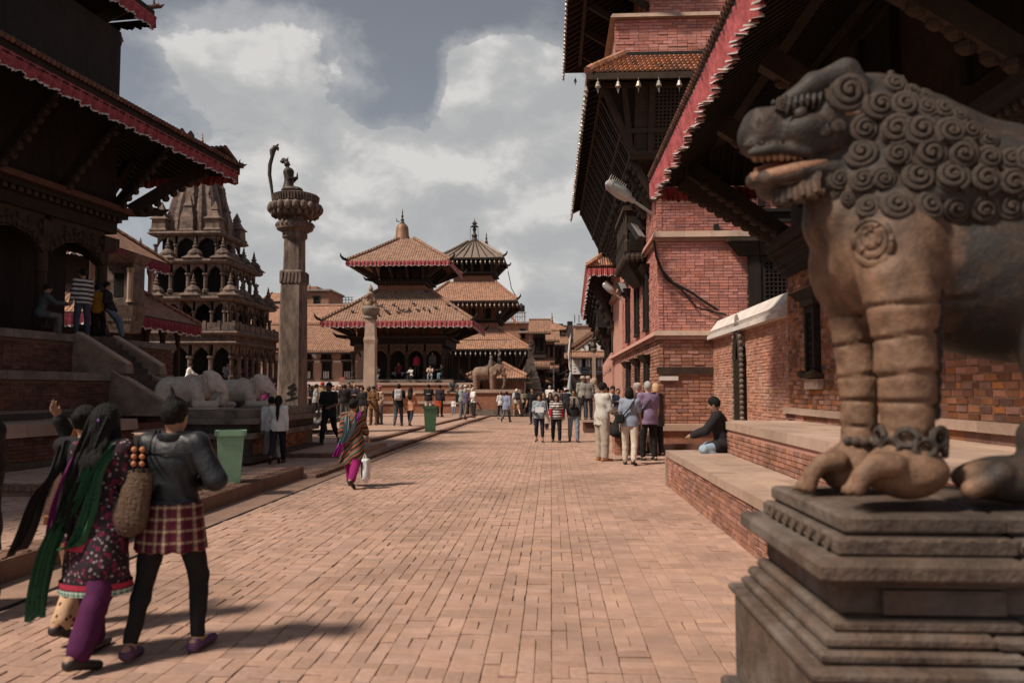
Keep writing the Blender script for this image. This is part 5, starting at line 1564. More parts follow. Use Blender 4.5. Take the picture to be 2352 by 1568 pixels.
for k in range(7):
 y = CYF - .4 - k * 1.9
 a,b = Vector((CXL + .05,y,CZ + .05)),Vector((EXL - .65,y,EZL + .18))
 st = MB().beam(a,b,.16,.22).build('strut',WOOD,lt,local=True)
 f = MB()
 for j in range(8): f.ball(a.lerp(b,.1 + j * .11) + Vector((.05,random.uniform(-.05,.05),-.14)),(.10,.10,.10),6,4)
 f.build('carved_figure',WOOD_LT,st,local=True)
a,b = Vector((CXL + .1,CYF + .1,CZ + .05)),Vector((EXL - .5,EYF - .5,EZL + .15))
st = MB().beam(a,b,.22,.3).build('corner_strut',WOOD,lt,local=True)
f = MB()
for j in range(9): f.ball(a.lerp(b,.1 + j * .1) + Vector((.03,.03,-.2)),(.12,.12,.11),6,4)
f.build('carved_figure',WOOD_LT,st,local=True)
for k in range(3):
 x = CXL - .8 - k * 1.6
 a,b = Vector((x,CYF + .05,CZ + .05)),Vector((x,EYF - .65,EZL + .18))
 MB().beam(a,b,.16,.22).build('strut',WOOD,lt,local=True)
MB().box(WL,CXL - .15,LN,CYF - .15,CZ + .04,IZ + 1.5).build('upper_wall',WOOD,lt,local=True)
# upper storey, its cornice and roof
uc = lw(150,95,18.9); UX,UY,UZ = uc.x,uc.y,uc.z
MB().box(WL,UX,LN,UY,UZ - .12,UZ + .14).build('cornice',WOOD,lt,local=True)
dragon_head(lt,(UX - .1,UY - .1,UZ),(.4,.9,.1),1.2)
MB().box(WL,UX - .35,LN,UY - .35,IZ + .1,UZ + 3).build('upper_storey',WOOD,lt,local=True)
ue = lw(355,40,20.3); QX,QY,QZ = ue.x,ue.y,ue.z
JX,JY,JZ = UX - .9,UY - .9,QZ + 1.9
m = MB(); m._add([(QX,LN,QZ),(QX,QY,QZ),(JX,JY,JZ),(JX,LN,JZ),(QX,LN,QZ + .18),(QX,QY,QZ + .18),(JX,JY,JZ + .18),(JX,LN,JZ + .18),(WL,QY,QZ),(WL,JY,JZ),(WL,QY,QZ + .18),(WL,JY,JZ + .18)],
  [(0,1,2,3),(4,7,6,5),(0,4,5,1),(1,8,9,2),(5,6,11,10),(1,5,10,8)])
ur = m.build('upper_roof',WOOD,lt,local=True)
for k in range(30):
 y = QY - .15 - k * .3; t = .95
 MB().beam((QX + .02,y,QZ - .06),(QX + (JX - QX) * t,min(y,QY - (QY - JY) * t),QZ + (JZ - QZ) * t - .06),.08,.12).build('rafter',WOOD,ur,local=True)
val_strip(ur,(QX + .07,QY,QZ - .0),(QX + .07,LN + 3,QZ - .0),.33,120,local=True,inw=(-.08,0,0),panels=8,mat=VAL_MID)
val_strip(ur,(QX - 3.6,QY + .07,QZ),(QX,QY + .07,QZ),.26,46,local=True,panels=4,trim=False,mat=WOOD)
for k in range(4):
 o = obj('bell',BELL,None,ur); o.matrix_basis = Matrix.Translation((QX - 1.0 - k * .42,QY + .05,QZ - .42)) @ Matrix.Diagonal((1.1,1.1,1.1,1))
dragon_head(ur,(QX - .2,QY - .2,QZ + .2),(.6,.8,.35),.6,BRICK_DK)
for (x,y,Y) in ((418,322,19.5),(438,328,19.6)):      # two little ornaments standing on the roof edge
 p = lw(x,y - 14,Y); m = MB(); m.lathe([(.07,-.45),(.05,-.3),(.11,-.24),(.05,-.18),(.10,-.05),(.09,.06),(.02,.16)],p,8); m.build('roof_ornament',BRICK_DK,lr,local=True)
a,b = Vector((UX + .05,UY + .0,UZ + .1)),Vector((QX - .5,QY - .5,QZ + .1)); MB().beam(a,b,.2,.26).build('corner_strut',WOOD,lt,local=True)
for k in range(4):
 y = UY - .5 - k * 1.7; MB().beam((UX,y,UZ + .1),(QX - .6,y,QZ + .16),.15,.2).build('strut',WOOD,lt,local=True)

# ------------------------------------------------------------------ the pair of stone elephants on their plinth
def elephant(name,label,loc,rz,s,mat,kneel=True,rider=False):
 """faces +x in its own frame; length about 2.2, lying down (kneel) or standing"""
 t = thing(name,label,'statue',loc,rz,'stone elephants')
 B = Body((-1.35,-.62,-.02),(1.75,.62,2.0),.03)
 if kneel:
  B.cap((-.75,0,.62),(.25,0,.66),.50,.48,.08); B.ell((-.95,0,.55),(.34,.46,.50),.08)
  for sd in (-1,1):
   B.ell((-.85,sd * .36,.34),(.40,.17,.34),.05); B.cap((-.95,sd * .42,.13),(-.3,sd * .44,.12),.14,.13,.04)
   B.ell((.35,sd * .34,.42),(.26,.15,.36),.05); B.cap((.3,sd * .40,.14),(.98,sd * .38,.12),.15,.13,.04)
  hz = .92
 else:
  B.cap((-.75,0,1.18),(.25,0,1.22),.47,.45,.08); B.ell((-.9,0,1.08),(.32,.44,.5),.08)
  for sd in (-1,1):
   B.cap((-.95,sd * .26,1.0),(-.9,sd * .27,.06),.23,.17,.05); B.cap((.28,sd * .26,1.0),(.32,sd * .27,.06),.22,.17,.05)
  hz = 1.42
 B.ell((.72,0,hz),(.36,.33,.40),.08); B.ell((.62,.14,hz + .28),(.20,.15,.16),.05); B.ell((.62,-.14,hz + .28),(.20,.15,.16),.05)
 tr = [(.98,0,hz - .05),(1.15,0,hz - .3),(1.18,0,hz - .55),(1.10,0,hz - .74),(.96,0,hz - .78),(.9,0,hz - .66),(.98,0,hz - .58)] if kneel else [(.98,0,hz - .05),(1.14,0,hz - .4),(1.16,0,hz - .8),(1.14,0,hz - 1.15),(1.04,0,hz - 1.3)]
 B.chain(tr,[.20,.16,.13,.11,.09,.075,.06][:len(tr)],.03)
 for sd in (-1,1):
  M = Matrix.Rotation(sd * R(24),3,'Z')
  B.ell((.46,sd * .39,hz - .06),(.25,.05,.36),.004,M); B.ell((.50,sd * .43,hz - .02),(.15,.02,.24),.004,M,cut=True)
  B.ell((.88,sd * .28,hz + .08),(.06,.035,.045),.004); B.ell((.90,sd * .31,hz + .08),(.03,.02,.02),.003,cut=True)
  B.cap((.98,sd * .20,hz - .28),(1.22,sd * .22,hz - .36),.05,.025,.015)
 B.offset(lambda X,Y,Z: .008 * np.sin(X * 13 + Z * 9) * np.sin(Y * 11 + Z * 7))
 me = B.mesh('body'); o = obj('body',me,mat,t)
 # girth ropes and tail
 for k in range(3):
  x = -.12 + k * .07; z0 = .64 if kneel else 1.2; r = .53
  pts = [(x,r * math.cos(a),z0 + r * math.sin(a)) for a in np.linspace(-.35,math.pi + .35,20)]
  MB().tube(pts,.034,6).build('girth_rope',mat,t,local=True,smooth=True)
 z = .6 if kneel else 1.15
 MB().tube([(-1.22,0,z + .1),(-1.3,.05,z - .2),(-1.27,.09,z - .5)],[.05,.04,.03],6).build('tail',mat,t,local=True,smooth=True)
 t.scale = (s,s,s); WM[t.name] = WM[t.name] @ Matrix.Diagonal((s,s,s,1))
 return t
pz = at(560,935,17.4).z
e1,e2 = at(445,940,17.0),at(560,935,18.6)
elephant('stone_elephant','nearer grey stone elephant lying on the plinth below the stairs',(e1.x - .05,e1.y,pz),R(4),.60,STONE_WH,True)
elephant('stone_elephant','farther grey stone elephant lying behind the first, beside the tall pillar',(e2.x,e2.y,pz - .02),R(4),.58,STONE_WH,True)
ep = thing('elephant_plinth','stepped stone and brick plinth below the two stone elephants','plinth',(e1.x,e1.y,0))
pl0 = at(312,960,15.6); xr = at(612,970,17.6).x; xr1 = at(565,1040,15.0)
for (x1,y0,z0,z1,nm,mt) in ((xr + .1,16.45,pz - .2,pz - .02,'stone_slab',STONE_GR),(xr + .22,16.2,pz - .32,pz - .205,'stone_moulding',STONE_GR),(xr + .05,16.35,pz - .5,pz - .325,'stone_moulding',STONE_DK),(xr + .2,16.15,pz - .62,pz - .505,'stone_moulding',STONE_GR),(xr + .28,15.95,.13,.24,'base_moulding',STONE_DK)):
 a = pl0.x + .3
 while a < x1 - .05:
  b = min(x1,a + random.uniform(.7,1.1)); b = x1 if x1 - b < .3 else b
  MB().frustum(a + .003,b - .003,y0 + .02,21,z0,a + .003,b - .003,y0,21,z1).build(nm,mt,ep); a = b
MB().box(pl0.x + .3,xr + .02,16.35,21,.1,pz - .62).build('core',MORTAR,ep)
brick_face(ep,(pl0.x + .3,16.36,.24),(1,0,0),(0,-1,0),xr - pl0.x - .32,pz - .63 - .24,BRICK_OR,.22,.064,.01,n_single=40,single_mesh=BR4,proud=.02)
brick_face(ep,(xr + .02,16.36,.24),(0,1,0),(1,0,0),4,pz - .63 - .24,BRICK_OR,.22,.064,.01,proud=.02,stuff_name='side_brickwork')
for x in (xr - .9,xr - .1): MB().box(x,x + .22,16.28,16.5,.245,pz - .63).build('corner_post',STONE_DK,ep)
MB().box(e1.x - .95,e1.x + .72,e1.y - .42,e1.y + .42,pz - .018,pz + .01).build('statue_slab',STONE_WH,ep)

# ------------------------------------------------------------------ the stone shikhara temple
STONE_K = mk('brown grey temple stone',(.165,.117,.094),.45,5,.85,.7,18,dirt=(.04,.034,.031),dirt_amt=.9,dirt_scale=2.6,island=.15)
def arcade(parent,p0,u,n,W,H,bays,post,mat,nrm,rise=.45,post_name='column',beam_h=.22):
 """posts and pointed arches along a side; p0 = left foot, u along, nrm outwards"""
 p0,u,nrm = Vector(p0),Vector(u).normalized(),Vector(nrm).normalized()
 B = Matrix((u,nrm,Vector((0,0,1)))).transposed()
 bw = W / bays
 for i in range(bays + 1):
  c = p0 + u * (bw * i)
  m = MB(); m.lathe([(post * .75,0),(post * .75,H * .1),(post * .5,H * .14),(post * .5,H * .58),(post * .8,H * .62),(post * .8,H * .68)],c,8)
  m.build(post_name,mat,parent)
 m = MB()
 for i in range(bays):
  c0 = p0 + u * (bw * i + post * .4); w = bw - post * .8
  lo = []
  for k in range(11):
   t = k / 10; s_ = 1 - abs(2 * t - 1)
   lo.append(c0 + u * (w * t) + Vector((0,0,H * .66 + (H * .28) * (s_ ** .55) + .0)))
  for k in range(10):
   m.extrude([lo[k],lo[k + 1],Vector((lo[k + 1].x,lo[k + 1].y,p0.z + H)),Vector((lo[k].x,lo[k].y,p0.z + H))],-nrm * post * .9)
 m.build('arches',mat,parent)
def slab_ring(parent,x0,x1,y0,y1,z,h,out,mat,name='cornice'):
 MB().frustum(x0 - out * .6,x1 + out * .6,y0 - out * .6,y1 + out * .6,z,x0 - out,x1 + out,y0 - out,y1 + out,z + h * .5).frustum(x0 - out,x1 + out,y0 - out,y1 + out,z + h * .502,x0 - out * .85,x1 + out * .85,y0 - out * .85,y1 + out * .85,z + h).build(name,mat,parent)
def kiosk(parent,x,y,z,s,mat):
 m = MB(); m.lathe([(.5 * s,0),(.56 * s,.05 * s),(.5 * s,.1 * s),(.36 * s,.2 * s),(.34 * s,.26 * s)],(x,y,z),sq=True)
 m.lathe([(.40 * s,.26 * s),(.42 * s,.36 * s),(.30 * s,.52 * s),(.16 * s,.62 * s),(.12 * s,.68 * s),(.17 * s,.72 * s),(.17 * s,.78 * s),(.08 * s,.84 * s),(.12 * s,.92 * s),(.06 * s,1.0 * s),(.07 * s,1.06 * s),(.01,1.3 * s)],(x,y,z),10)
 return m.build('corner_kiosk',mat,parent)
def krishna():
 Y0 = 42.0
 c = at(926 * .5742,870,Y0); cz = lambda y: at(530,y,Y0).z
 XC = c.x; W = 6.9
 t = thing('stone_temple','grey carved stone temple with arcaded tiers, little domed kiosks and a ribbed spire','temple',(XC - W / 2,Y0 + W / 2,0))
 x0,x1,y0,y1 = XC - W,XC,Y0,Y0 + W
 zb = cz(872)
 for k in range(3): MB().box(x0 - .5 - .45 * (2 - k),x1 + .5 + .45 * (2 - k),y0 - .5 - .45 * (2 - k),y1 + 1,.1 + zb * k / 3,.1 + zb * (k + 1) / 3 - .103).build('plinth_step',STONE_DK,t)
 z1,z2 = cz(790),cz(758)
 MB().box(x0 + .9,x1 - .9,y0 + .9,y1 - .9,zb,z1).build('inner_wall',VOID,t)  # inner walls and pavilion cores near-black: arcade shade put into the colour
 arcade(t,(x0,y0,zb),(1,0,0),0,W,z1 - zb,6,.26,STONE_K,(0,-1,0)); arcade(t,(x1,y0,zb),(0,1,0),0,W,z1 - zb,7,.26,STONE_K,(1,0,0))
 slab_ring(t,x0,x1,y0,y1,z1,.16,.34,STONE_K); MB().box(x0,x1,y0,y1,z1 + .16,z2 - .25).build('frieze',STONE_K,t)
 slab_ring(t,x0,x1,y0,y1,z2 - .25,.22,.42,STONE_K)
 # balcony parapet with panels
 for (a,b,u) in (((x0 - .1,y0 - .1),(x1 + .1,y0 - .1),0),((x1 + .1,y0 - .1),(x1 + .1,y1),1)):
  n = 9
  for k in range(n):
   pa,pb = [a[i] + (b[i] - a[i]) * k / n for i in (0,1)],[a[i] + (b[i] - a[i]) * (k + 1) / n for i in (0,1)]
   MB().beam((*pa,z2 + .22),(*pb,z2 + .22),.08,.42).build('parapet_panel',STONE_K,t)
   MB().box(pa[0] - .08,pa[0] + .08,pa[1] - .08,pa[1] + .08,z2,z2 + .52).build('parapet_post',STONE_K,t)
 # second tier: projecting corner pavilions with recessed middle
 i2 = .35; z3 = cz(684)
 X0,X1,Y0_,Y1_ = x0 + i2,x1 - i2,y0 + i2,y1 - i2
 MB().box(X0 + .9,X1 - .9,Y0_ + .9,Y1_ - .9,z2,z3).build('inner_wall',VOID,t)
 for (px,py) in ((X1 - .95,Y0_),(X0,Y0_),(X1 - .95,Y1_ - .95),(X1 - .95,(Y0_ + Y1_) / 2 - .5),((X0 + X1) / 2 - .5,Y0_)):
  MB().box(px + .16,px + .79,py + .16,py + .79,z2,z3 - .3).build('pavilion_core',VOID,t)
  arcade(t,(px,py,z2),(1,0,0),0,.95,z3 - z2 - .12,1,.2,STONE_K,(0,-1,0)); arcade(t,(px + .95,py,z2),(0,1,0),0,.95,z3 - z2 - .12,1,.2,STONE_K,(1,0,0))
  MB().box(px - .04,px + .99,py - .04,py + .99,z2 + .3,z2 + .36).build('rail',STONE_K,t)
 arcade(t,(X0,Y0_ + .25,z2),(1,0,0),0,X1 - X0,z3 - z2 - .1,6,.18,STONE_K,(0,-1,0)); arcade(t,(X1 - .25,Y0_,z2),(0,1,0),0,Y1_ - Y0_,z3 - z2 - .1,7,.18,STONE_K,(1,0,0))
 slab_ring(t,X0,X1,Y0_,Y1_,z3 - .1,.24,.36,STONE_K)
 z3 += .14
 for k in range(4):
  f = k / 3
  kiosk(t,X0 + (X1 - X0) * f,Y0_ + .1,z3,1.0,STONE_K)
  if k: kiosk(t,X1 - .1,Y0_ + (Y1_ - Y0_) * f,z3,1.0,STONE_K)
 # third tier
 i3 = 1.0; z4 = cz(598)
 X0,X1,Y0_,Y1_ = x0 + i3,x1 - i3,y0 + i3,y1 - i3
 MB().box(X0 + .8,X1 - .8,Y0_ + .8,Y1_ - .8,z3,z4).build('inner_wall',VOID,t)
 MB().box(X0 - .1,X1 + .1,Y0_ - .1,Y1_ + .1,z3,z3 + .3).build('frieze',STONE_K,t)
 arcade(t,(X0,Y0_,z3 + .3),(1,0,0),0,X1 - X0,z4 - z3 - .3,5,.24,STONE_K,(0,-1,0)); arcade(t,(X1,Y0_,z3 + .3),(0,1,0),0,Y1_ - Y0_,z4 - z3 - .3,5,.24,STONE_K,(1,0,0))
 slab_ring(t,X0,X1,Y0_,Y1_,z4,.26,.34,STONE_K); z4 += .26
 for k in range(4):
  f = k / 3
  kiosk(t,X0 + .1 + (X1 - X0 - .2) * f,Y0_ + .15,z4,.98,STONE_K)
  if k: kiosk(t,X1 - .15,Y0_ + (Y1_ - Y0_) * f,z4,.98,STONE_K)
 # cella and the curved ribbed spire
 cxm,cym = (x0 + x1) / 2,(y0 + y1) / 2
 z5 = z4 + 1.45
 MB().box(cxm - 1.5,cxm + 1.5,cym - 1.5,cym + 1.5,z4,z5).build('cella',VOID,t)
 arcade(t,(cxm - 1.75,cym - 1.75,z4),(1,0,0),0,3.5,z5 - z4,3,.2,STONE_K,(0,-1,0)); arcade(t,(cxm + 1.75,cym - 1.75,z4),(0,1,0),0,3.5,z5 - z4,3,.2,STONE_K,(1,0,0))
 slab_ring(t,cxm - 1.75,cxm + 1.75,cym - 1.75,cym + 1.75,z5,.22,.36,STONE_K)
 zt = at(440,338,Y0 + W / 2).z
 Hs = zt - z5 - .2
 m = MB(); prof = []
 for k in range(15):
  s_ = k / 14; prof.append((1.52 * (1 - s_ ** 1.9) ** 1.15 + .09,z5 + .22 + Hs * s_))
 V = []; nseg = 64
 for r,z in prof:
  for j in range(nseg):
   a = 2 * math.pi * (j + .5) / nseg
   sq = 1 / max(abs(math.cos(a)),abs(math.sin(a))) ; rr = r * (.55 + .45 * sq) * (1 + .085 * math.cos(a * 16))
   V.append((cxm + rr * math.cos(a),cym + rr * math.sin(a),z))
 m._add(V,[(i * nseg + j,i * nseg + (j + 1) % nseg,(i + 1) * nseg + (j + 1) % nseg,(i + 1) * nseg + j) for i in range(14) for j in range(nseg)] + [tuple(range(14 * nseg,15 * nseg))])
 m.build('spire',STONE_K,t)
 for (dx,dy) in ((0,-1),(1,0),(-1,0)):       # half-spires leaning on each side
  q = MB()
  for lv,(r,zz,hh) in enumerate(((.40,0,1.8),(.27,1.6,1.5))):
   q.lathe([(r,0),(r * 1.1,.12),(r * .95,.2),(r * .9,hh * .5),(r * .55,hh * .82),(r * .7,hh * .86),(r * .3,hh),(.03,hh + .4)],(cxm + dx * (1.45 - .25 * lv),cym + dy * (1.45 - .25 * lv),z5 + .2 + zz),sq=True)
  q.build('half_spire',STONE_K,t)
 for sx in (-1,1):
  for sy in (-1,1):
   q = MB(); q.lathe([(.42,0),(.5,.1),(.4,.25),(.38,.7),(.5,.75),(.3,.95),(.16,1.25),(.2,1.32),(.02,1.8)],(cxm + sx * 1.55,cym + sy * 1.55,z5 + .2),sq=True); q.build('turret',STONE_K,t)
 m = MB(); m.lathe([(.15,-.2),(.26,-.1),(.28,.04),(.2,.16),(.1,.2)],(cxm,cym,zt),16); m.build('crown_disc',STONE_K,t)
 finial(t,(cxm,cym,zt + .18),.7,GILT)
 # windowed link at the right rear
 return t
krishna()

# ------------------------------------------------------------------ two-roofed brick shrine between the pagoda and the stone temple
def shrine():
 c = at(462,747,33.0); e2 = at(390,606,32.4)
 Y = 26.8
 t = thing('roofed_shrine','shrine with two brown tiled roofs and dark red valances beside the stone temple','temple',(c.x - 4,30,0))
 def roof(x1,y0,y1,Lx,z,tin,rise,name,sag):
  m = MB(); x0 = x1 - Lx; tz = z + rise
  m._add([(x0,y0,z),(x1,y0,z),(x1,y1,z),(x0,y1,z),(x0 + tin,y0 + tin * .8,tz),(x1 - tin,y0 + tin * .8,tz),(x1 - tin,y1 - tin * .8,tz),(x0 + tin,y1 - tin * .8,tz)],
    [(0,1,5,4),(1,2,6,5),(2,3,7,6),(3,0,4,7),(4,5,6,7),(3,2,1,0)])
  r = m.build(name,ROOF_C,t)
  MB().beam((x0,y0 + .02,z - .07),(x1,y0 + .02,z - .07),.1,.13).build('eave_board',WOOD,r)
  MB().beam((x1 - .02,y0,z - .07),(x1 - .02,y1,z - .07),.1,.13).build('eave_board',WOOD,r)
  for a,b in (((x1,y0,z),(x1 - tin,y0 + tin * .8,tz)),((x1,y1,z),(x1 - tin,y1 - tin * .8,tz))):
   MB().tube([Vector(a) + Vector((0,0,.05)),Vector(b) + Vector((0,0,.05))],.10,6).build('hip_tiles',ROOF_C,r)
  MB().tube([(x1 - tin,y0 + tin * .8,tz + .05),(x1 - tin,y1 - tin * .8,tz + .05)],.12,6).build('ridge_tiles',ROOF_C,r)
  val_strip(r,(x0,y0 - .04,z - .06),(x1,y0 - .04,z - .06),.42,30,panels=3,mat=VAL_DK); val_strip(r,(x1 + .04,y0,z - .06),(x1 + .04,y1,z - .06),.42,40,panels=4,mat=VAL_DK)
  return r
 roof(c.x,Y,c.y,8.0,c.z,2.6,1.75,'lower_roof',0)
 roof(e2.x,Y + .4,e2.y,6.0,e2.z,1.9,1.35,'upper_roof',0)
 MB().box(c.x - 8,c.x - 1.7,Y + 1.5,c.y - 1.2,.1,c.z + .6).build('lower_wall',WOOD,t)
 MB().box(e2.x - 6.0,e2.x - 1.1,Y + 1.4,e2.y - 1.0,c.z + .6,e2.z + .3).build('upper_wall',WOOD_LT,t)
 for k in range(5):
  MB().lathe([(.16,0),(.16,.2),(.11,.3),(.11,1.9),(.18,2.1),(.18,2.4)],(c.x - .9,Y + .8 + k * 1.3,c.z - 2.5),8).build('column',WOOD_LT,t)
 for k in range(4):
  MB().lathe([(.14,0),(.14,.2),(.10,.3),(.10,1.1),(.16,1.3),(.16,1.5)],(e2.x - .6,Y + 1.0 + k * 1.4,e2.z - 1.7),8).build('column',STONE_LT,t)
 MB().box(c.x - 9,c.x - .5,Y + .3,c.y + .3,.1,c.z - 2.5).build('plinth',BRICK_DK,t)
 Y = 25.6
 # carved stone window bay between the two roofs, catching the light
 b = at(258,690,Y + .9); w = MB()
 w.frustum(b.x + .1,b.x + .8,Y + .6,Y + 1.3,b.z - 1.1,b.x - .1,b.x + 1.0,Y + .4,Y + 1.3,b.z - .2); w.box(b.x + .0,b.x + .9,Y + .55,Y + 1.3,b.z - .2,b.z + 1.25); w.frustum(b.x - .05,b.x + .95,Y + .5,Y + 1.3,b.z + 1.25,b.x - .25,b.x + 1.15,Y + .15,Y + 1.3,b.z + 1.5); [w.ball((b.x + .05 + .1 * k,Y + .53,b.z + z_),(.06,.04,.07),6,4) for k in range(9) for z_ in (-.3,-.7,1.1)]
 o = w.build('stone_bay',STONE_K,t)
 for k in range(1):
  x = b.x + .4
  MB().box(x - .16,x + .16,Y + .535,Y + .6,b.z + .1,b.z + .9).build('niche',VOID,o)
  MB().lathe([(.13,0),(.10,.1),(.10,1.0),(.14,1.15)],(x + .42,Y + .5,b.z - .1),8).build('pilaster',STONE_LT,o)
 for k in range(4):
  finial(t,(e2.x - 1.9,28.2 + k * 1.0,e2.z + 1.25),.8,BRICK_DK)
shrine()

# ------------------------------------------------------------------ the king's pillar
PIL_S = mk('streaked pillar stone',(.155,.11,.087),.6,5,.75,.5,20,dirt=(.045,.038,.035),dirt_amt=.9,dirt_scale=3.2,stretch=(1.8,1.8,.45),second=(.25,.19,.155))
def pillar():
 Y = 27.4
 P = lambda x,y: at(x,y,Y)
 c = P(670,985); s = Y / FPX / SX
 t = thing('king_pillar','tall square stone pillar with lotus capital, bronze kneeling king and rearing cobra','monument',(c.x,c.y,0))
 z = lambda y: P(670,y).z
 m = MB(); b0,b1 = P(585,1000),P(742,1000)
 MB().box(b0.x,b1.x + .2,Y - 1.0,Y + 1.6,.1,z(992) + .02).build('base_step',STONE_GR,t)
 for k in range(3):
  MB().box(b0.x - .12 + k * .95,b0.x - .12 + k * .95 + .94,Y - 1.12,Y + 1.7,.62 - .14,.62).build('base_slab',STONE_GR,t)
 zb = .62
 rb,rt = 57 / 2 * s * 1.02,46 / 2 * s
 zk0,zk1 = z(655),z(622)
 # the shaft leans and tapers a little; chamfered edges
 def oct_(r,ch): return [(r,-r + ch),(r,r - ch),(r - ch,r),(-r + ch,r),(-r,r - ch),(-r,-r + ch),(-r + ch,-r),(r - ch,-r)]
 def shaft(z0,r0,z1,r1,nm):
  mm = MB(); n = 9; vs = []
  for k in range(n):
   f = k / (n - 1); r = r0 + (r1 - r0) * f
   vs += [(c.x + q[0],Y + q[1],z0 + (z1 - z0) * f) for q in oct_(r,r * .2)]
  mm._add(vs,[(i * 8 + j,i * 8 + (j + 1) % 8,(i + 1) * 8 + (j + 1) % 8,(i + 1) * 8 + j) for i in range(n - 1) for j in range(8)] + [tuple(range(8)),tuple(range((n - 1) * 8,n * 8))])
  mm.build(nm,PIL_S,t)
 shaft(zb,rb,zk0,rb * .86,'shaft'); shaft(zk1,rt * .92,z(548),rt * .88,'upper_shaft')
 m = MB(); m.lathe([(rt * .95,zk0),(rt * 1.14,zk0 + .04),(rt * 1.14,zk1 - .05),(rt * .98,zk1)],(c.x,Y,0),sq=True)
 band = m.build('carved_band',PIL_S,t)
 f = MB()
 for k in range(6): f.beam((c.x - rt * 1.0 + k * rt * .4,Y - rt * 1.14,zk0 + .08),(c.x - rt * .8 + k * rt * .36,Y - rt * 1.14,zk1 - .08),.05,.05); f.beam((c.x + rt * 1.14,Y - rt + k * rt * .4,zk0 + .08),(c.x + rt * 1.14,Y - rt * .8 + k * rt * .36,zk1 - .08),.05,.05)
 f.build('carved_leaves',PIL_S,band)
 # capital: collar ring with beads, lotus bowl with two rows of petals, fluted rim
 R0 = 48 * s
 MB().lathe([(rt * .98,z(552)),(rt * 1.25,z(546)),(rt * 1.25,z(534)),(R0 * .86,z(528)),(R0 * .92,z(520)),(R0 * .86,z(512)),(R0 * .6,z(508)),(R0 * .62,z(500))],(c.x,Y,0),24).build('collar',PIL_S,t,smooth=True)
 for k in range(22):
  a = 2 * math.pi * k / 22
  MB().ball((c.x + R0 * .84 * math.cos(a),Y + R0 * .84 * math.sin(a),z(518)),R0 * .115,8,6).build('bead',PIL_S,t,smooth=True)
 R1 = 57 * s
 MB().lathe([(R0 * .6,z(502)),(R1 * .8,z(496)),(R1 * .97,z(484)),(R1 * .98,z(472)),(R1 * .86,z(468)),(R1 * .88,z(455)),(R1 * .93,z(450)),(R1 * .84,z(448)),(.1,z(449))],(c.x,Y,0),32).build('lotus_bowl',PIL_S,t,smooth=True)
 for row,(yy,rr,n,sz) in enumerate(((480,1.0,20,1.0),(492,.88,20,.8))):
  for k in range(n):
   a = 2 * math.pi * (k + .5 * row) / n
   MB().ball((c.x + R1 * rr * math.cos(a),Y + R1 * rr * math.sin(a),z(yy)),(.12 * sz,.12 * sz,.17 * sz),8,6).build('petal',PIL_S,t,smooth=True)
 f = MB()
 for k in range(48):
  a = 2 * math.pi * k / 48; f.tube([(c.x + R1 * .9 * math.cos(a),Y + R1 * .9 * math.sin(a),z(466)),(c.x + R1 * .94 * math.cos(a),Y + R1 * .94 * math.sin(a),z(452))],.035,5)
 f.build('fluted_rim',PIL_S,t)
 # the bronze king, kneeling, palms together, facing right, with topknot crown
 K = MB()
 B = Body((c.x - .75,Y - .5,z(452)),(c.x + .75,Y + .5,z(352)),.024)
 p = lambda x,y,d=0: tuple(P(x,y) + Vector((0,d,0)))
 B.ell(p(668,437),(.34,.30,.10),.05); B.ell(p(676,436),(.30,.32,.12),.05); B.cap(p(662,434),p(664,412),.20,.15,.05); B.cap(p(664,412),p(663,396),.15,.19,.05)
 B.ell(p(664,394),(.15,.24,.10),.04); B.cap(p(662,390),p(660,382),.065,.06,.02); B.ell(p(659,376),(.10,.095,.125),.02)
 B.ell(p(666,378),(.03,.03,.03),.01); B.cap(p(657,370),p(651,366),.08,.07,.02); B.cap(p(649,371),p(646,370),.07,.05,.02); B.cap(p(660,366),p(662,360),.04,.015,.01); B.cap(p(653,364),p(647,362),.025,.012,.008)
 for d in (-1,1):
  B.cap(p(662,396,d * .2),p(668,414,d * .22),.065,.055,.02); B.cap(p(668,414,d * .22),p(682,408,d * .04),.052,.04,.02); B.cap(p(682,409,d * .03),p(683,396,d * .015),.032,.018,.01)
  B.cap(p(663,436,d * .2),p(688,438,d * .22),.11,.09,.03)
 obj('king_statue',B.mesh('king_statue',xf=WM[t.name].inverted()),BRONZE,t)
 MB().tube([p(626,448),p(623,425),p(619,400),p(620,378),p(625,360),p(626,346),p(632,338),p(638,340),p(639,346)],[.045,.055,.065,.07,.065,.11,.10,.06,.02],10).build('cobra',BRONZE,t,smooth=True)
 MB().tube([p(634,337),p(637,333),p(640,330)],[.03,.045,.015],6).build('perched_bird',BRONZE,t,smooth=True)
 MB().tube([p(636,339),p(630,333)],[.02,.008],5).build('bird_tail',BRONZE,t)
 for (x,y) in ((690,437),(694,441),(685,432)): MB().ball(p(x,y),(.05,.05,.05),6,4).build('small_figure',BRONZE,t)
 # sprayed sign on the shaft (leaning strokes)
 g = MB(); fy_ = Y - rb * 1.0 - .004
 q = lambda x,y: (at(x,y,Y - rb).x,fy_ + .02,at(x,y,Y - rb).z)
 zz = [[(1152 - 0,1548),(1178,1532)],[(1150,1549),(1183,1549)],[(1183,1549),(1148,1573)],[(1148,1573),(1180,1571)],[(1166,1572),(1166,1590)],[(1142,1600),(1188,1585)]]
 for a,b in zz: g.beam(q(a[0] * .5742,a[1] * .5742),q(b[0] * .5742,b[1] * .5742),.05,.05,up=(0,-1,0))
 g.build('painted_mark',IRON,t)
 return t
pillar()

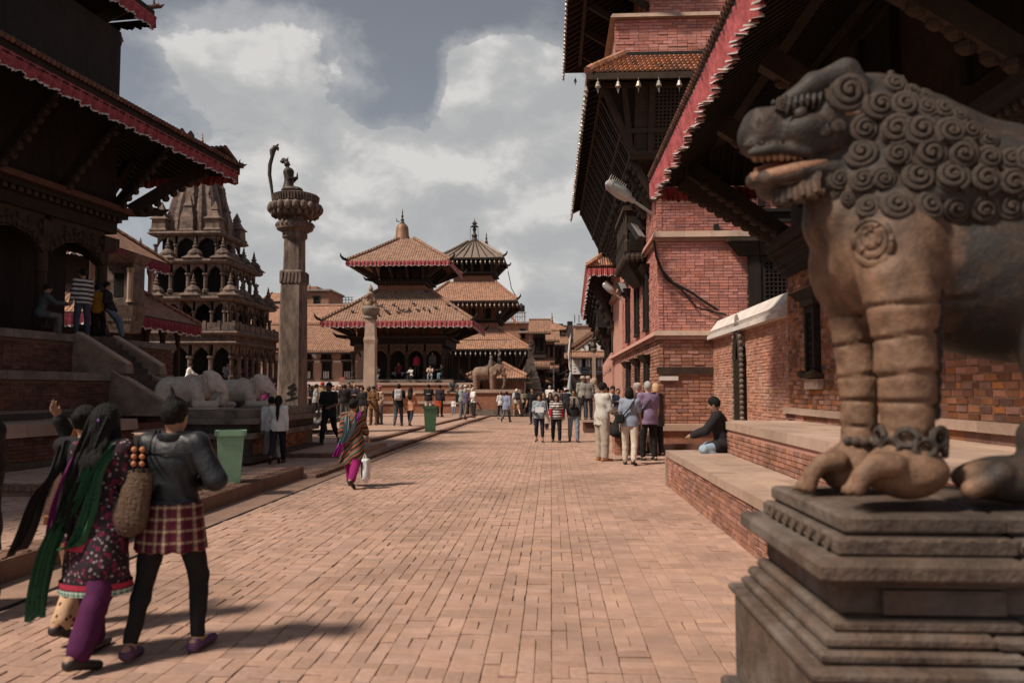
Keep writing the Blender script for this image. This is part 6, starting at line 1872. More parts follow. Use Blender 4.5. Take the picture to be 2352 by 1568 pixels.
# ------------------------------------------------------------------ the lesser pillar with a kneeling winged figure
def small_pillar():
 Y = 45.0; P = lambda x,y,d=0: at(x,y,Y) + Vector((0,d,0))
 c = P(850,900); s = Y / FPX / SX
 t = thing('garuda_pillar','slender stone pillar with a kneeling winged figure before the middle temple','monument',(c.x,Y,0))
 z = lambda y: P(850,y).z
 r = 12.5 * s
 MB().lathe([(r * 1.08,.1),(r,z(790)),(r * 1.12,z(780)),(r * .95,z(772)),(r * .85,z(742)),(r * .9,z(734))],(c.x,Y,0),sq=True).build('shaft',mk('pale pillar stone',(.42,.31,.24),.3,3,.8,.3,20,dirt=(.16,.12,.1),dirt_amt=.6,stretch=(1,1,.4)),t)
 MB().lathe([(r * .9,z(736)),(r * 1.3,z(730)),(r * 1.1,z(724)),(r * 1.55,z(718)),(r * 1.7,z(708)),(r * 1.3,z(702)),(.05,z(702))],(c.x,Y,0),16).build('capital',STONE_GR,t,smooth=True)
 B = Body((c.x - .9,Y - .5,z(704)),(c.x + 1.1,Y + .5,z(650)),.035)
 p = lambda x,y,d=0: tuple(P(x,y,d))
 B.cap(p(847,699),p(851,690),.26,.19,.05); B.cap(p(851,690),p(852,676),.19,.18,.05); B.ell(p(852,664),(.13,.13,.17),.03); B.cap(p(852,658),p(851,653),.08,.03,.02)
 B.cap(p(849,676,-.2),p(842,684,-.22),.08,.07,.03); B.cap(p(842,684,-.2),p(845,674,-.1),.06,.05,.02); B.cap(p(838,694),p(843,702),.14,.10,.04); B.cap(p(851,696),p(836,690),.14,.12,.04)
 B.chain([p(856,678),p(860,690),p(866,700),p(876,702)],[.12,.13,.08,.03],.04,flat=((1,0,0),.8))
 obj('winged_figure',B.mesh('winged_figure',xf=WM[t.name].inverted()),mk('gilded stone',(.26,.17,.11),.4,6,.6,.4),t)
small_pillar()

# ------------------------------------------------------------------ the middle pagodas
def hip_roof(t,name,cx,cy,hx,hy,z,tx,ty,tz,mat,val=True,bell=0,th=.16,up=.0,folds=60,metal=False,front_only=True):
 """tiled hip roof with curled corners, eave boards, valance or bells"""
 m = MB()
 n = 8
 def edge(a,b,lift):
  return [Vector(a).lerp(Vector(b),k / n) + Vector((0,0,lift * abs(2 * k / n - 1) ** 4)) for k in range(n + 1)]
 cr = [(cx - hx,cy - hy,z),(cx + hx,cy - hy,z),(cx + hx,cy + hy,z),(cx - hx,cy + hy,z)]
 tp = [(cx - tx,cy - ty,tz),(cx + tx,cy - ty,tz),(cx + tx,cy + ty,tz),(cx - tx,cy + ty,tz)]
 for i in range(4):
  lo,hi = edge(cr[i],cr[(i + 1) % 4],up),edge(tp[i],tp[(i + 1) % 4],0)
  mid = [a.lerp(b,.5) - Vector((0,0,(tz - z) * .025)) for a,b in zip(lo,hi)]
  m.grid([lo,mid,hi]); m.grid([[p - Vector((0,0,th)) for p in lo],[p - Vector((0,0,th * 2.2)) for p in hi]]); m.grid([[p - Vector((0,0,th)) for p in lo],lo])
 m._add(tp,[(0,1,2,3)])
 r = m.build(name,mat,t)
 for i in range(4):
  a,b = Vector(cr[i]) + Vector((0,0,up + .04)),Vector(tp[i]) + Vector((0,0,.05))
  MB().tube([a,a.lerp(b,.5) - Vector((0,0,(tz - z) * .02)),b],[.13,.12,.12],6).build('hip_tiles',mat,r)
  d = (Vector(cr[i]) - Vector((cx,cy,z))); d.z = 0; d.normalize()
  MB().tube([a - d * .1,a + d * .22 + Vector((0,0,.05)),a + d * .42 + Vector((0,0,.22)),a + d * .46 + Vector((0,0,.42))],[.12,.10,.07,.02],6).build('corner_horn',WOOD,r)
 for i in (0,1,3):
  a,b = Vector(cr[i]),Vector(cr[(i + 1) % 4])
  MB().beam(a + Vector((0,0,-.1)),b + Vector((0,0,-.1)),.1,.16).build('eave_board',WOOD,r)
 if val:
  val_strip(r,(cx - hx,cy - hy - .06,z + up * .4),(cx + hx,cy - hy - .06,z + up * .4),val,folds,trim=True,panels=9); val_strip(r,(cx + hx + .06,cy - hy,z + up * .4),(cx + hx + .06,cy + hy,z + up * .4),val,folds,trim=True)
 if bell: bells(t,(cx - hx,cy - hy - .05,z - .3),(cx + hx,cy - hy - .05,z - .3),bell,1.5)
 for k in range(int(2 * hx / .55)):
  x = cx - hx + .3 + k * .55; f = min(1,max(0,(hx - abs(x - cx)) / max(hx - tx,.1)))
  MB().beam((x,cy - hy + .08,z - .2),(x,cy - hy + (hy - ty) * f * .95 + .05,z - .2 + (tz - z) * f * .95),.09,.12).build('rafter',WOOD,r)
 return r
def temple_struts(t,cx,cy,bx,by,z0,hx,hy,z1,n,mat=WOOD_LT):
 for k in range(n):
  f = k / (n - 1) if n > 1 else .5
  x = cx - bx + 2 * bx * f; xo = cx - hx * .80 + 2 * hx * .80 * f
  st = MB().beam((x,cy - by,z0),(x + (xo - x) * .15,cy - by - (hy - by) * .62,z1),.16,.3).build('strut',mat,t)
  fm = MB()
  for j in range(5): fm.ball(Vector((x,cy - by,z0)).lerp(Vector((x + (xo - x) * .15,cy - by - (hy - by) * .62,z1)),.15 + j * .17) + Vector((0,-.12,0)),(.14,.1,.16),6,4)
  fm.build('carved_figure',mat,st)
  y = cy - by + 2 * by * f
  MB().beam((cx + bx,y,z0),(cx + bx + (hx - bx) * .62,y,z1),.16,.26).build('strut',WOOD,t)
 for sx in (-1,1):
  a,b = Vector((cx + sx * bx,cy - by,z0)),Vector((cx + sx * hx * .93,cy - hy * .93,z1 + .1))
  MB().beam(a,b,.26,.34).build('corner_strut',mat,t)
 a,b = Vector((cx + bx,cy + by,z0)),Vector((cx + hx * .93,cy + hy * .93,z1 + .1)); MB().beam(a,b,.26,.34).build('corner_strut',mat,t)

TBRICK = mk_brick('temple brick',(.36,.15,.09),(.28,.115,.07),(.30,.17,.11),.24,.07,.012,(.14,.08,.06),.45)
def mid_temple():
 Y = 55.0
 P = lambda x,y,YY=Y: at(x,y,YY)
 cx = P(908,735,53).x; zp,zc = P(900,871).z,P(900,771).z
 ze,zr = P(900,737,53).z,P(900,665).z
 hx = (P(1081,735,53).x - P(730,735,53).x) / 2; hy = 4.6
 cy = Y + 2.9; by = 2.9; bx = (P(1018,850).x - P(811,850).x) / 2; bcx = P(914,850).x
 t = thing('middle_temple','two-tiered pagoda with brown tiled roofs, red valances and a bell-shaped gilt finial','temple',(cx,cy,0))
 # brick platform in tiers
 for k,(xa,xb,ya,yb,z0,z1) in enumerate(((P(760,900).x,P(1150,900).x,51.0,62,.0,P(1000,921,51).z),(P(790,900).x,P(1110,880).x,52.2,62,0,P(1000,897,52.2).z),(P(798,880).x,P(1104,880).x,53.0,62,0,P(1000,878,53).z))):
  MB().box(xa,xb,ya,yb,z0,z1 - .155).build('platform',TBRICK,t)
  n = 9
  for i in range(n): MB().box(xa - .08 + (xb - xa + .16) * i / n + .004,xa - .08 + (xb - xa + .16) * (i + 1) / n,ya - .08,ya + .8,z1 - .15,z1 + random.uniform(-.01,.01)).build('edge_slab',STONE_LT,t)
  MB().box(xa,xb,ya + .81,yb,z1 - .15,z1 - .004).build('floor',STONE_LT,t)
 MB().box(bcx - bx - .45,bcx + bx + .75,53.9,62,P(900,878,53).z - .1,zp).build('base',STONE_GR,t)
 f = MB()
 for k in range(7):
  x = bcx - bx + .2 + k * (2 * bx - .4) / 6
  f.ball((x,53.85,zp - .28),(.2,.12,.2),8,6)
 f.build('lion_masks',STONE_DK,t)
 for k in range(6):
  x = bcx - bx + .2 + (k + .5) * (2 * bx - .4) / 6; MB().tube([(x - .36,53.88,zp - .16),(x - .2,53.86,zp - .42),(x + .2,53.86,zp - .42),(x + .36,53.88,zp - .16)],.05,5).build('carved_swag',STONE_DK,t)
 MB().box(bcx - bx + .7,bcx + bx - .2,Y + .8,Y + 5.8,zp,zc).build('inner_wall',WOOD,t)
 nb = 5
 for i in range(nb + 1):
  x = bcx - bx + 2 * bx * i / nb
  MB().lathe([(.19,0),(.19,.14),(.13,.2),(.16,.5),(.12,.6),(.12,1.15),(.16,1.25),(.12,1.35),(.17,1.65),(.22,1.75),(.22,1.95)],(x,Y,zp),8).build('column',WOOD_LT,t)
 for i in range(1,4): MB().lathe([(.19,0),(.19,.14),(.13,.2),(.12,1.15),(.17,1.65),(.22,1.95)],(bcx + bx,Y + i * 1.4,zp),8).build('column',WOOD_LT,t)
 for i in range(nb): torana(t,(bcx - bx + 2 * bx * (i + .5) / nb,Y,zp + 1.62),bx / nb - .08,.42,(1,0,0),.14,mk('arch timber',(.12,.07,.045),.4,8,.8,.6),local=False)
 MB().box(bcx - bx - .2,bcx + bx + .2,Y - .1,Y + 6,zp + 2.35,zc - .18).build('beam',WOOD,t)
 f = MB()
 for k in range(28): f.box(bcx - bx - .2 + k * .245,bcx - bx - .2 + k * .245 + .12,Y - .3,Y - .1,zc - .32,zc - .2)
 f.build('carved_blocks',WOOD_LT,t)
 MB().box(bcx - bx - .45,bcx + bx + .45,Y - .42,Y + 6.2,zc - .175,zc).build('cornice',WOOD_LT,t)
 for sx in (-1,1): MB().tube([(bcx + sx * (bx + .4),Y - .4,zc - .1),(bcx + sx * (bx + 1.0),Y - .7,zc - .02),(bcx + sx * (bx + 1.25),Y - .8,zc + .2)],[.15,.12,.03],6).build('dragon_head',WOOD,t)
 MB().box(bcx - bx + .2,bcx + bx - .2,Y + .2,Y + 5.6,zc,ze + .7).build('upper_wall',TBRICK,t)
 temple_struts(t,bcx,cy,bx - .1,by - .1,zc + .02,hx,hy + .3,ze - .1,6)
 tcx = P(922,665).x; tx = (P(976,665).x - P(869,665).x) / 2
 hip_roof(t,'lower_roof',cx,cy,hx,hy,ze,tx + .25,1.75,zr + .1,ROOF_A,val=.42,folds=90,up=.12)
 # storey between the roofs
 z1,z2 = P(900,645).z,P(900,598,54).z
 ccx = P(912,640).x
 MB().box(ccx - tx,ccx + tx,cy - 1.65,cy + 1.65,zr - .3,z1).build('brick_band',TBRICK,t)
 MB().box(ccx - tx - .22,ccx + tx + .22,cy - 1.87,cy + 1.87,z1,z1 + .14).build('cornice',WOOD_LT,t)
 f = MB()
 for k in range(16): f.box(ccx - tx + k * .215,ccx - tx + k * .215 + .1,cy - 1.8,cy - 1.66,z1 - .14,z1 - .005)
 f.build('carved_blocks',WOOD,t)
 MB().box(ccx - tx - .42,ccx + tx + .42,cy - 2.0,cy + 2.0,z1 + .142,z1 + .26).build('cornice',WOOD,t)
 for sx in (-1,1): MB().tube([(ccx + sx * (tx + .3),cy - 2,z1 + .2),(ccx + sx * (tx + .75),cy - 2.2,z1 + .24),(ccx + sx * (tx + .9),cy - 2.3,z1 + .42)],[.12,.09,.02],6).build('dragon_head',WOOD,t)
 MB().box(ccx - tx + .1,ccx + tx - .1,cy - 1.55,cy + 1.55,z1 + .26,z2 + .5).build('upper_storey',WOOD,t)
 for k in range(3):
  x = ccx - tx + .55 + k * (tx - .55); MB().box(x - .3,x + .3,cy - 1.62,cy - 1.552,z1 + .35,z1 + 1.0).build('window',WOOD_LT,t)
 ux = (P(1030,594,53.4).x - P(786,594,53.4).x) / 2; ucx = P(908,594,53.4).x
 temple_struts(t,ccx,cy,tx,1.6,z1 + .28,ux,3.6,z2 - .05,4)
 za = P(900,545,57).z
 hip_roof(t,'upper_roof',ucx,cy,ux,3.5,z2,.55,.5,za,ROOF_A,val=.34,folds=70,up=.12)
 MB().lathe([(.62,-.1),(.58,.12),(.50,.3),(.46,.8),(.40,1.0),(.28,1.15),(.2,1.2)],(P(924,540,cy).x,cy,za),16).build('bell_finial',GILT,t,smooth=True)
 finial(t,(P(924,540,cy).x,cy,za + 1.16),1.15,BRONZE)
 tp = P(924,540,cy)
 MB().tube([(tp.x - .2,cy,za + 1.35),(tp.x - .42,cy,za + 1.4),(tp.x - .45,cy,za + 1.65)],[.03,.05,.01],5).build('finial_snake',BRONZE,t)
 return t
mid_temple()

def rear_temple():
 Y = 72.0
 P = lambda x,y,YY=Y: at(x,y,YY)
 cx = P(1080,590).x
 t = thing('rear_temple','three-roofed pagoda behind, its top roof sheeted in metal with twin dark finials','temple',(cx,Y + 4,0))
 cy = Y + 4.0
 zs = lambda y,f=0: P(1080,y,Y + f).z
 wd = lambda x,f=0: P(x,700,Y + f).x - P(1080,700,Y + f).x
 L = [('lower_roof',wd(1222,-1.5),zs(800,-1.5),2.4,zs(756,2),ROOF_B,26),('middle_roof',wd(1189,0),zs(690,0),1.95,zs(647,2.2),ROOF_B,22),('top_roof',wd(1155,1.2),zs(591,1.2),.35,zs(556,4),mk('patinated metal sheet',(.24,.185,.15),.25,3,.55,.2,dirt=(.12,.09,.07),dirt_amt=.5,metal=.2),15)]
 zprev = .1
 for i,(nm,h,z,tx,tz,mt,nb) in enumerate(L):
  hip_roof(t,nm,cx,cy,h,h,z,tx + .2,tx + .2,tz,mt,val=0,bell=nb,up=.1)
  b = [4.2,2.35,1.8][i]
  if i == 0:
   MB().box(cx - b,cx + b,cy - b,cy + b,1.9,z + .9).build('lower_wall',WOOD,t)
   for k in range(9): MB().box(cx - b + .3 + k * .95,cx - b + .5 + k * .95,cy - b - .08,cy - b - .003,2.0,z - .6).build('timber_post',WOOD_LT,t)
   MB().box(cx - b - .7,cx + b + .7,cy - b - .7,cy + b,1.62,1.9).build('base_cornice',WOOD_LT,t)
   MB().box(cx - b - .55,cx + b + .55,cy - b - .55,cy + b,.1,1.62).build('base',TBRICK,t)
   MB().box(cx - b - 1.8,cx + b + 1.8,cy - b - 2.2,cy + b,.1,.85).build('platform',TBRICK,t)
   MB().box(cx - b - 1.86,cx + b + 1.86,cy - b - 2.26,cy + b,.853,.98).build('edge_slab',STONE_LT,t)
  else:
   zp = L[i - 1][4]
   MB().box(cx - b,cx + b,cy - b,cy + b,zp - .3,zp + .62).build('brick_band',TBRICK,t)
   MB().box(cx - b - .25,cx + b + .25,cy - b - .25,cy + b + .25,zp + .622,zp + .78).build('cornice',WOOD,t)
   MB().box(cx - b - .45,cx + b + .45,cy - b - .45,cy + b + .45,zp + .782,zp + .9).build('cornice',WOOD_LT,t)
   MB().box(cx - b + .1,cx + b - .1,cy - b + .1,cy + b - .1,zp + .9,z + .4).build('storey',TBRICK if i == 1 else WOOD,t)
   for k in (-1,0,1): MB().box(cx + k * b * .62 - .3,cx + k * b * .62 + .3,cy - b + .03,cy - b + .096,zp + 1.0,z - .5).build('window',WOOD,t)
  zb0 = (z - 1.7) if i == 0 else L[i - 1][4] + .9
  temple_struts(t,cx,cy,b,b,max(zb0,z - 1.9),h,h,z - .1,5,WOOD_LT)
 # seams of the metal roof
 _,h,z,tx,tz,mt,nb = L[2]
 for k in range(9):
  f = -1 + k / 4
  MB().beam((cx + f * h * .97,cy - h * .99,z + .05),(cx + f * .5,cy - .5,tz + .04),.07,.08).build('roof_seam',BRONZE,t)
 zt = L[2][4]
 finial(t,(cx,cy,zt),2.35,BRONZE); finial(t,(cx + 1.15,cy,zt - .35),1.35,BRONZE)
 for (dx,zz) in ((.42,zt + 1.5),(.3,zt + 1.8)): MB().lathe([(dx,0),(.06,.28)],(cx,cy,zz),10).build('finial_parasol',BRONZE,t)
 for s in (-1,1): MB().tube([(cx + s * .35,cy - .2,zt + 1.5),(cx + s * .4,cy - .2,zt + .1)],.02,4).build('finial_chain',BRONZE,t)
 a,b = P(1167,622,Y),P(1190,688,Y); MB().tube([a,a.lerp(b,.5) + Vector((-.15,0,-.25)),b],.04,5).build('hanging_banner',BRONZE,t)
 return t
rear_temple()

# ------------------------------------------------------------------ the standing elephant, the well roof, and the dark stone shrine
el = at(1140,893,50)
elephant('stone_elephant','stone elephant standing on a high plinth, carrying a small rider',(at(1122,893,50).x,50.4,el.z),R(-8),.86,mk('brown elephant stone',(.25,.165,.12),.35,4,.85,.5,20,dirt=(.09,.07,.06),dirt_amt=.6),False)
rid = [o for o in COL.objects if o.get('label') == 'stone elephant standing on a high plinth, carrying a small rider'][0]
m = MB(); m.lathe([(.24,1.58),(.2,1.8),(.16,2.1),(.1,2.2),(.13,2.35),(.03,2.5)],(.15,0,0),8); m.build('rider',STONE_GR,rid,local=True,smooth=True)
epl = thing('statue_plinth','brick and stone plinth under the standing stone elephant','plinth',(el.x,50.4,0))
xa,xb = at(1090,900,49.5).x,at(1192,900,49.5).x
MB().box(xa,xb,49.5,53,.05,el.z - .22).build('core',TBRICK,epl)
for k in range(4): MB().box(xa - .1 + (xb - xa + .2) * k / 4 + .004,xa - .1 + (xb - xa + .2) * (k + 1) / 4,49.4,53,el.z - .217,el.z - .01).build('edge_slab',STONE_LT,epl)
MB().box(xa - .15,xb + .2,49.3,53,.05,.42).build('base_step',STONE_GR,epl)
wl = thing('well_house','low hipped tile roof with a small finial over a weathered wall beside the elephant','pavilion',(at(1150,860,54).x,55,0))
c = at(1152,832,54); hw_ = at(1212,868,54).x - c.x; ez_ = at(1150,867,54).z
hip_roof(wl,'roof',c.x - .3,56.0,hw_ + .3,2.6,ez_,.3,.3,c.z,ROOF_B,val=0,up=.12,th=.12)
finial(wl,(c.x - .3,56,c.z - .1),1.3,STONE_GR)
MB().box(c.x - hw_ + .4,c.x + hw_ - .25,54.4,58,.1,ez_).build('wall',mk('peeling plaster',(.38,.24,.19),.3,5,.9,.4,25,dirt=(.20,.08,.06),dirt_amt=.8,dirt_scale=2.5),wl)
MB().box(c.x - hw_ + .35,c.x + hw_ - .2,54.3,58,ez_ - .14,ez_ - .02).build('beam',WOOD_LT,wl)
sk = thing('stone_shrine','small black stone shikhara shrine at the mouth of the street','shrine',(at(1217,890,60).x,61,0))
c = at(1217,890,60); z = lambda y: at(1217,y,60).z; s = 60 / FPX / SX
MB().lathe([(30 * s,.05),(30 * s,z(900)),(27 * s,z(898)),(28 * s,z(890)),(24 * s,z(888))],(c.x,61,0),sq=True).build('base',STONE_DK,sk)
for k,(y0,y1,r0,r1) in enumerate(((888,878,25,25),(877,870,22.5,21.5),(869,862,22.5,19),(861,852,18,17),(851,836,15,11),(835,822,10.5,7),(821,800,5.5,5))):
 MB().lathe([(r0 * s,z(y0)),(r1 * s,z(y1))],(c.x,61,0),sq=True).build('spire_tier',STONE_DK,sk)
finial(sk,(c.x,61,z(801)),1.2,STONE_DK)

# ------------------------------------------------------------------ the red wing beyond the palace, under its own eave
def far_wing():
 A_,B_ = Vector((2.86,35.7,0)),Vector((3.65,54.0,0)); u = (B_ - A_).normalized(); n = Vector((-u.y,u.x,0))
 t = thing('palace_far_wing','farther red brick palace wing with a low tiled eave, red valance and carved struts','building',(A_.x + 1,A_.y,0))
 Q = lambda s,o,z: A_ + u * s + n * o + Vector((0,0,z))        # s along the street,o out over it
 m = MB(); m.prism([(p.x,p.y) for p in (Q(0,0,0),Q(18.3,0,0),Q(18.3,-6,0),Q(0,-6,0))],0,8.2); m.build('wall',mk_brick('far red brick',(.43,.155,.115),(.33,.12,.09),(.42,.22,.17),.25,.08,.012,(.2,.09,.07),.35),t)
 ze = 6.7
 a0,a1 = at(1350,608,33.0),at(1336,720,53.5)
 oz = 1.25
 m = MB()
 lo = [Vector((a0.x,33.0,ze)),Vector((a1.x,53.6,ze))]; hi = [Vector((3.0,35.4,ze + 1.25)),Vector((3.6,53.6,ze + 1.25))]
 fr = Vector((3.4,33.0,ze))
 m._add([lo[0],lo[1],hi[1],hi[0],fr,Vector((3.6,35.4,ze + 1.25))],[(0,1,2,3),(4,0,3,5)])
 m._add([p - Vector((0,0,.2)) for p in (lo[0],lo[1],Vector((3.6,53.6,ze + .9)),Vector((3.4,35.4,ze + .9)),fr)],[(3,2,1,0),(4,3,0)])
 r = m.build('roof',WOOD,t)
 tl = MB();
 for k in range(20):
  x = a0.x + .1 + k * .1; f = min(1,(x - a0.x) / (3.0 - a0.x)); tl.tube([(x,33.0,ze + .05),(x,33 + 2.4 * f,ze + .06 + 1.25 * f)],.05,5)
 o = tl.build('roof_tiling',TILE,r); o['kind'] = 'stuff'
 MB().tube([lo[0] + Vector((0,0,.1)),hi[0] + Vector((0,0,.12))],.11,6).build('hip_tiles',TILE,r)
 tl = MB()
 for k in range(120):
  p = lo[0].lerp(lo[1],k / 120); tl.tube([p + Vector((-.06,0,.06)),p + Vector((.4,0,.34))],.07,5)
 o = tl.build('edge_tiles',TILE,r); o['kind'] = 'stuff'
 val_strip(r,(a0.x,32.97,ze - .05),(3.4,32.97,ze - .05),.32,22,panels=2); val_strip(r,lo[1] + Vector((-.05,0,-.05)),lo[0] + Vector((-.05,0,-.05)),.32,90,panels=6,inw=(.12,0,0))
 val_strip(r,(a1.x,53.64,ze - .05),(3.6,53.64,ze - .05),.32,14)
 for k in range(9):
  s = .6 + k * 2.1; a,b = Q(s,.02,4.3),Vector((a0.x + .35 + (a1.x - a0.x) * s / 18,A_.y + s,ze - .12))
  st = MB().beam(a,b,.18,.26).build('strut',WOOD_LT,t)
  f = MB()
  for j in range(7): f.ball(a.lerp(b,.08 + j * .13) + Vector((-.12,random.uniform(-.06,.06),-.08)),(.13,.12,.14),6,4)
  f.build('carved_figure',WOOD,st)
 for k in range(7):
  s = 1.2 + k * 2.5
  for (z0,z1,w) in ((3.4,5.0,.9),(.9,2.5,.8),(5.2,6.4,1.3)):
   fmb = MB()
   for (sa,sb,o0,o1,za,zb) in ((0,.14,-.05,.1,z0,z1),(w - .14,w,-.05,.1,z0,z1),(-.15,w + .15,-.05,.16,z1 + .003,z1 + .16),(-.1,w + .1,-.05,.14,z0 - .1,z0 - .003)):
    fmb.prism([(p.x,p.y) for p in (Q(s + sa,o0,0),Q(s + sb,o0,0),Q(s + sb,o1,0),Q(s + sa,o1,0))],za,zb)
   w_ = fmb.build('window',WOOD,t)
   m = MB(); m.prism([(p.x,p.y) for p in (Q(s + .14,-.05,0),Q(s + w - .14,-.05,0),Q(s + w - .14,.03,0),Q(s + .14,.03,0))],z0,z1); m.build('pane',VOID,w_)
 # carved balcony, string course, posts of the ground floor, ledge
 m = MB(); m.prism([(p.x,p.y) for p in (Q(2.5,0,0),Q(5.8,0,0),Q(5.8,.75,0),Q(2.5,.75,0))],4.6,5.5); m.prism([(p.x,p.y) for p in (Q(2.8,0,0),Q(5.5,0,0),Q(5.5,.5,0),Q(2.8,.5,0))],4.1,4.597); m.build('balcony',WOOD,t)
 f = MB()
 for k in range(8): f.ball(Q(2.7 + k * .4,.7,4.5),(.16,.16,.2),7,5)
 f.build('carved_bracket',WOOD_LT,t)
 m = MB(); m.prism([(p.x,p.y) for p in (Q(0,-.02,0),Q(18.3,-.02,0),Q(18.3,.14,0),Q(0,.14,0))],2.85,3.05); m.build('string_course',MORT_RED,t)
 for k in range(12):
  p = Q(.4 + k * 1.6,.12,0); MB().lathe([(.07,0),(.07,.2),(.05,.3),(.05,2.2),(.07,2.4),(.07,2.8)],(p.x,p.y,.5),6).build('pilaster',MORT_RED,t)
 m = MB(); m.prism([(p.x,p.y) for p in (Q(0,0,0),Q(18.3,0,0),Q(18.3,.55,0),Q(0,.55,0))],0,.45); m.build('ledge',BRICK_LOW,t)
far_wing()

# ------------------------------------------------------------------ houses; each facade on its own frame: x along, z up
OCHRE = mk_brick('ochre brick',(.46,.29,.20),(.38,.235,.16),(.44,.31,.24),.24,.08,.014,(.25,.16,.12),.45)
ORANGE = mk_brick('orange brick',(.44,.20,.12),(.34,.15,.09),(.40,.25,.18),.24,.08,.014,(.16,.10,.08),.5)
DARKHOUSE = mk('soot dark facade',(.085,.06,.05),.35,2.5,.9,.4,dirt=(.03,.026,.024),dirt_amt=.6)
GREYW = mk('grey plaster',(.33,.28,.25),.2,2,.9,.2,dirt=(.16,.13,.12),dirt_amt=.6)
def window(t,x0,x1,y,z0,z1,mat=WOOD,rail=False,fr=.12):
 f = MB(); f.box(x0,x0 + fr,y - .09,y + .05,z0,z1); f.box(x1 - fr,x1,y - .09,y + .05,z0,z1); f.box(x0 - .12,x1 + .12,y - .12,y + .05,z1 + .003,z1 + .16); f.box(x0 - .1,x1 + .1,y - .12,y + .05,z0 - .12,z0 - .003)
 w = f.build('window',mat,t)
 MB().box(x0 + fr,x1 - fr,y - .02,y + .04,z0,z1).build('pane',VOID,w)
 if rail:
  n = int((x1 - x0 - 2 * fr) / .13)
  for k in range(n): MB().box(x0 + fr + .03 + k * .13,x0 + fr + .1 + k * .13,y - .07,y - .025,z0,z0 + (z1 - z0) * .45).build('baluster',PLASTER,w)
 return w
def house(name,label,x0,x1,ytop,ybase,Y,mat,depth=8,roof=None,wins=(),zb=0.0,cat='building'):
 """front wall between view columns x0..x1, from the ground to view row ytop, at distance Y"""
 a,b = at(x0,ytop,Y),at(x1,ytop,Y)
 t = thing(name,label,cat,((a.x + b.x) / 2,Y,0))
 MB().box(a.x,b.x,Y,Y + depth,zb,a.z).build('wall',mat,t)
 for (wx0,wx1,wy0,wy1,rail) in wins:
  p,q = at(wx0,wy1,Y),at(wx1,wy0,Y); window(t,p.x,q.x,Y,p.z,q.z,rail=rail)
 return t,a,b
def shed_roof(t,x0,x1,y0,y1,z0,z1,mat,name='roof',th=.18):
 m = MB(); m._add([(x0,y0,z0),(x1,y0,z0),(x1,y1,z1),(x0,y1,z1),(x0,y0,z0 - th),(x1,y0,z0 - th),(x1,y1,z1 - th),(x0,y1,z1 - th)],[(0,1,2,3),(7,6,5,4),(4,5,1,0),(5,6,2,1),(6,7,3,2),(7,4,0,3)])
 r = m.build(name,mat,t)
 MB().beam((x0,y0 + .03,z0 - th - .07),(x1,y0 + .03,z0 - th - .07),.1,.13).build('eave_board',WOOD,r)
 MB().tube([(x0,y1,z1 + .03),(x1,y1,z1 + .03)],.13,6).build('ridge_tiles',mat,r)
 return r
t,a,b = house('long_house','long ochre brick house with white window rails behind the tall pillar',588,822,803,885,66,OCHRE,8,wins=[(696,719,832,868,True),(739,762,832,868,True),(787,811,832,868,True),(655,676,832,868,True),(694,716,806,822,False),(738,760,806,822,False),(784,808,806,822,False),(650,672,806,822,False)])
z = lambda y,Y=66: at(700,y,Y).z
shed_roof(t,a.x - .4,b.x + .3,65.0,69.5,z(803,65),z(745,69.5),ROOF_C)
MB().box(a.x,b.x,65.9,66.05,z(832),z(827)).build('string_course',PLASTER,t); MB().box(a.x,b.x,65.7,66.05,z(884),z(876)).build('base_course',PLASTER,t)
for k in range(12): MB().beam((a.x + .8 + k * 1.35,65.95,z(818)),(a.x + .8 + k * 1.35,65.1,z(805)),.12,.14).build('strut',WOOD,t)
MB().box(at(778,870,64).x,at(790,870,64).x,64.2,65,.1,at(780,865,64).z).build('red_panel',mk('faded red board',(.34,.13,.11),.2,4,.85,.2),t)
MB().lathe([(.10,0),(.28,.25),(.24,.6),(.08,.8)],(at(725,825,65.5).x,65.3,at(725,822,65.5).z),10).build('wall_lamp',STEEL,t)
t,a,b = house('back_house','back row house with an orange tiled roof above the long ochre house',575,800,738,800,80,OCHRE,6,wins=[(640 + 24 * k,655 + 24 * k,741,752,False) for k in range(6)])
shed_roof(t,a.x - .4,b.x + .3,79,84,at(700,740,79).z,at(700,702,84).z,ROOF_B)
MB().box(a.x,b.x,84,84.6,at(700,704,84).z,at(700,697,84).z).build('ridge_wall',GREYW,t)
t,a,b = house('brick_tower_house','brick house with a flat roof terrace behind the tall pillar',657,755,668,740,90,ORANGE,6,wins=[(690,702,680,697,False),(720,734,682,697,False)])
z = lambda y: at(700,y,90).z
MB().box(a.x - .2,b.x + .3,89.6,96,z(668),z(664)).build('roof_slab',GREYW,t)
MB().box(at(690,660,90).x,at(722,660,90).x,91,95,z(664),z(654)).build('stair_hut',ORANGE,t); MB().box(at(655,640,90).x,at(689,640,90).x,90.5,93,z(664),z(657)).build('roof_clutter',GREYW,t)
for k in range(4): MB().tube([at(664 + 16 * k,664,90),at(664 + 16 * k,652,90)],.05,4).build('antenna',IRON,t)
t,a,b = house('hip_house','small house with a hipped orange roof left of the tall pillar',612,655,692,740,86,PLASTER,5)
hip_roof(t,'roof',(a.x + b.x) / 2,88,(b.x - a.x) / 2 + .4,2.6,a.z,1.0,.4,at(630,668,86).z,ROOF_B,val=0,up=.05)
for k in range(3): window(t,a.x + .3 + k * 1.0,a.x + 1.0 + k * 1.0,86,a.z - 1.9,a.z - .5,PLASTER)
t,a,b = house('roof_rail_house','pale house with a roof railing peeking above the middle temple roof',764,815,694,745,100,GREYW,6)
for k in range(7): MB().tube([at(766 + 7 * k,694,100),at(766 + 7 * k,681,100)],.04,4).build('rail_post',IRON,t)
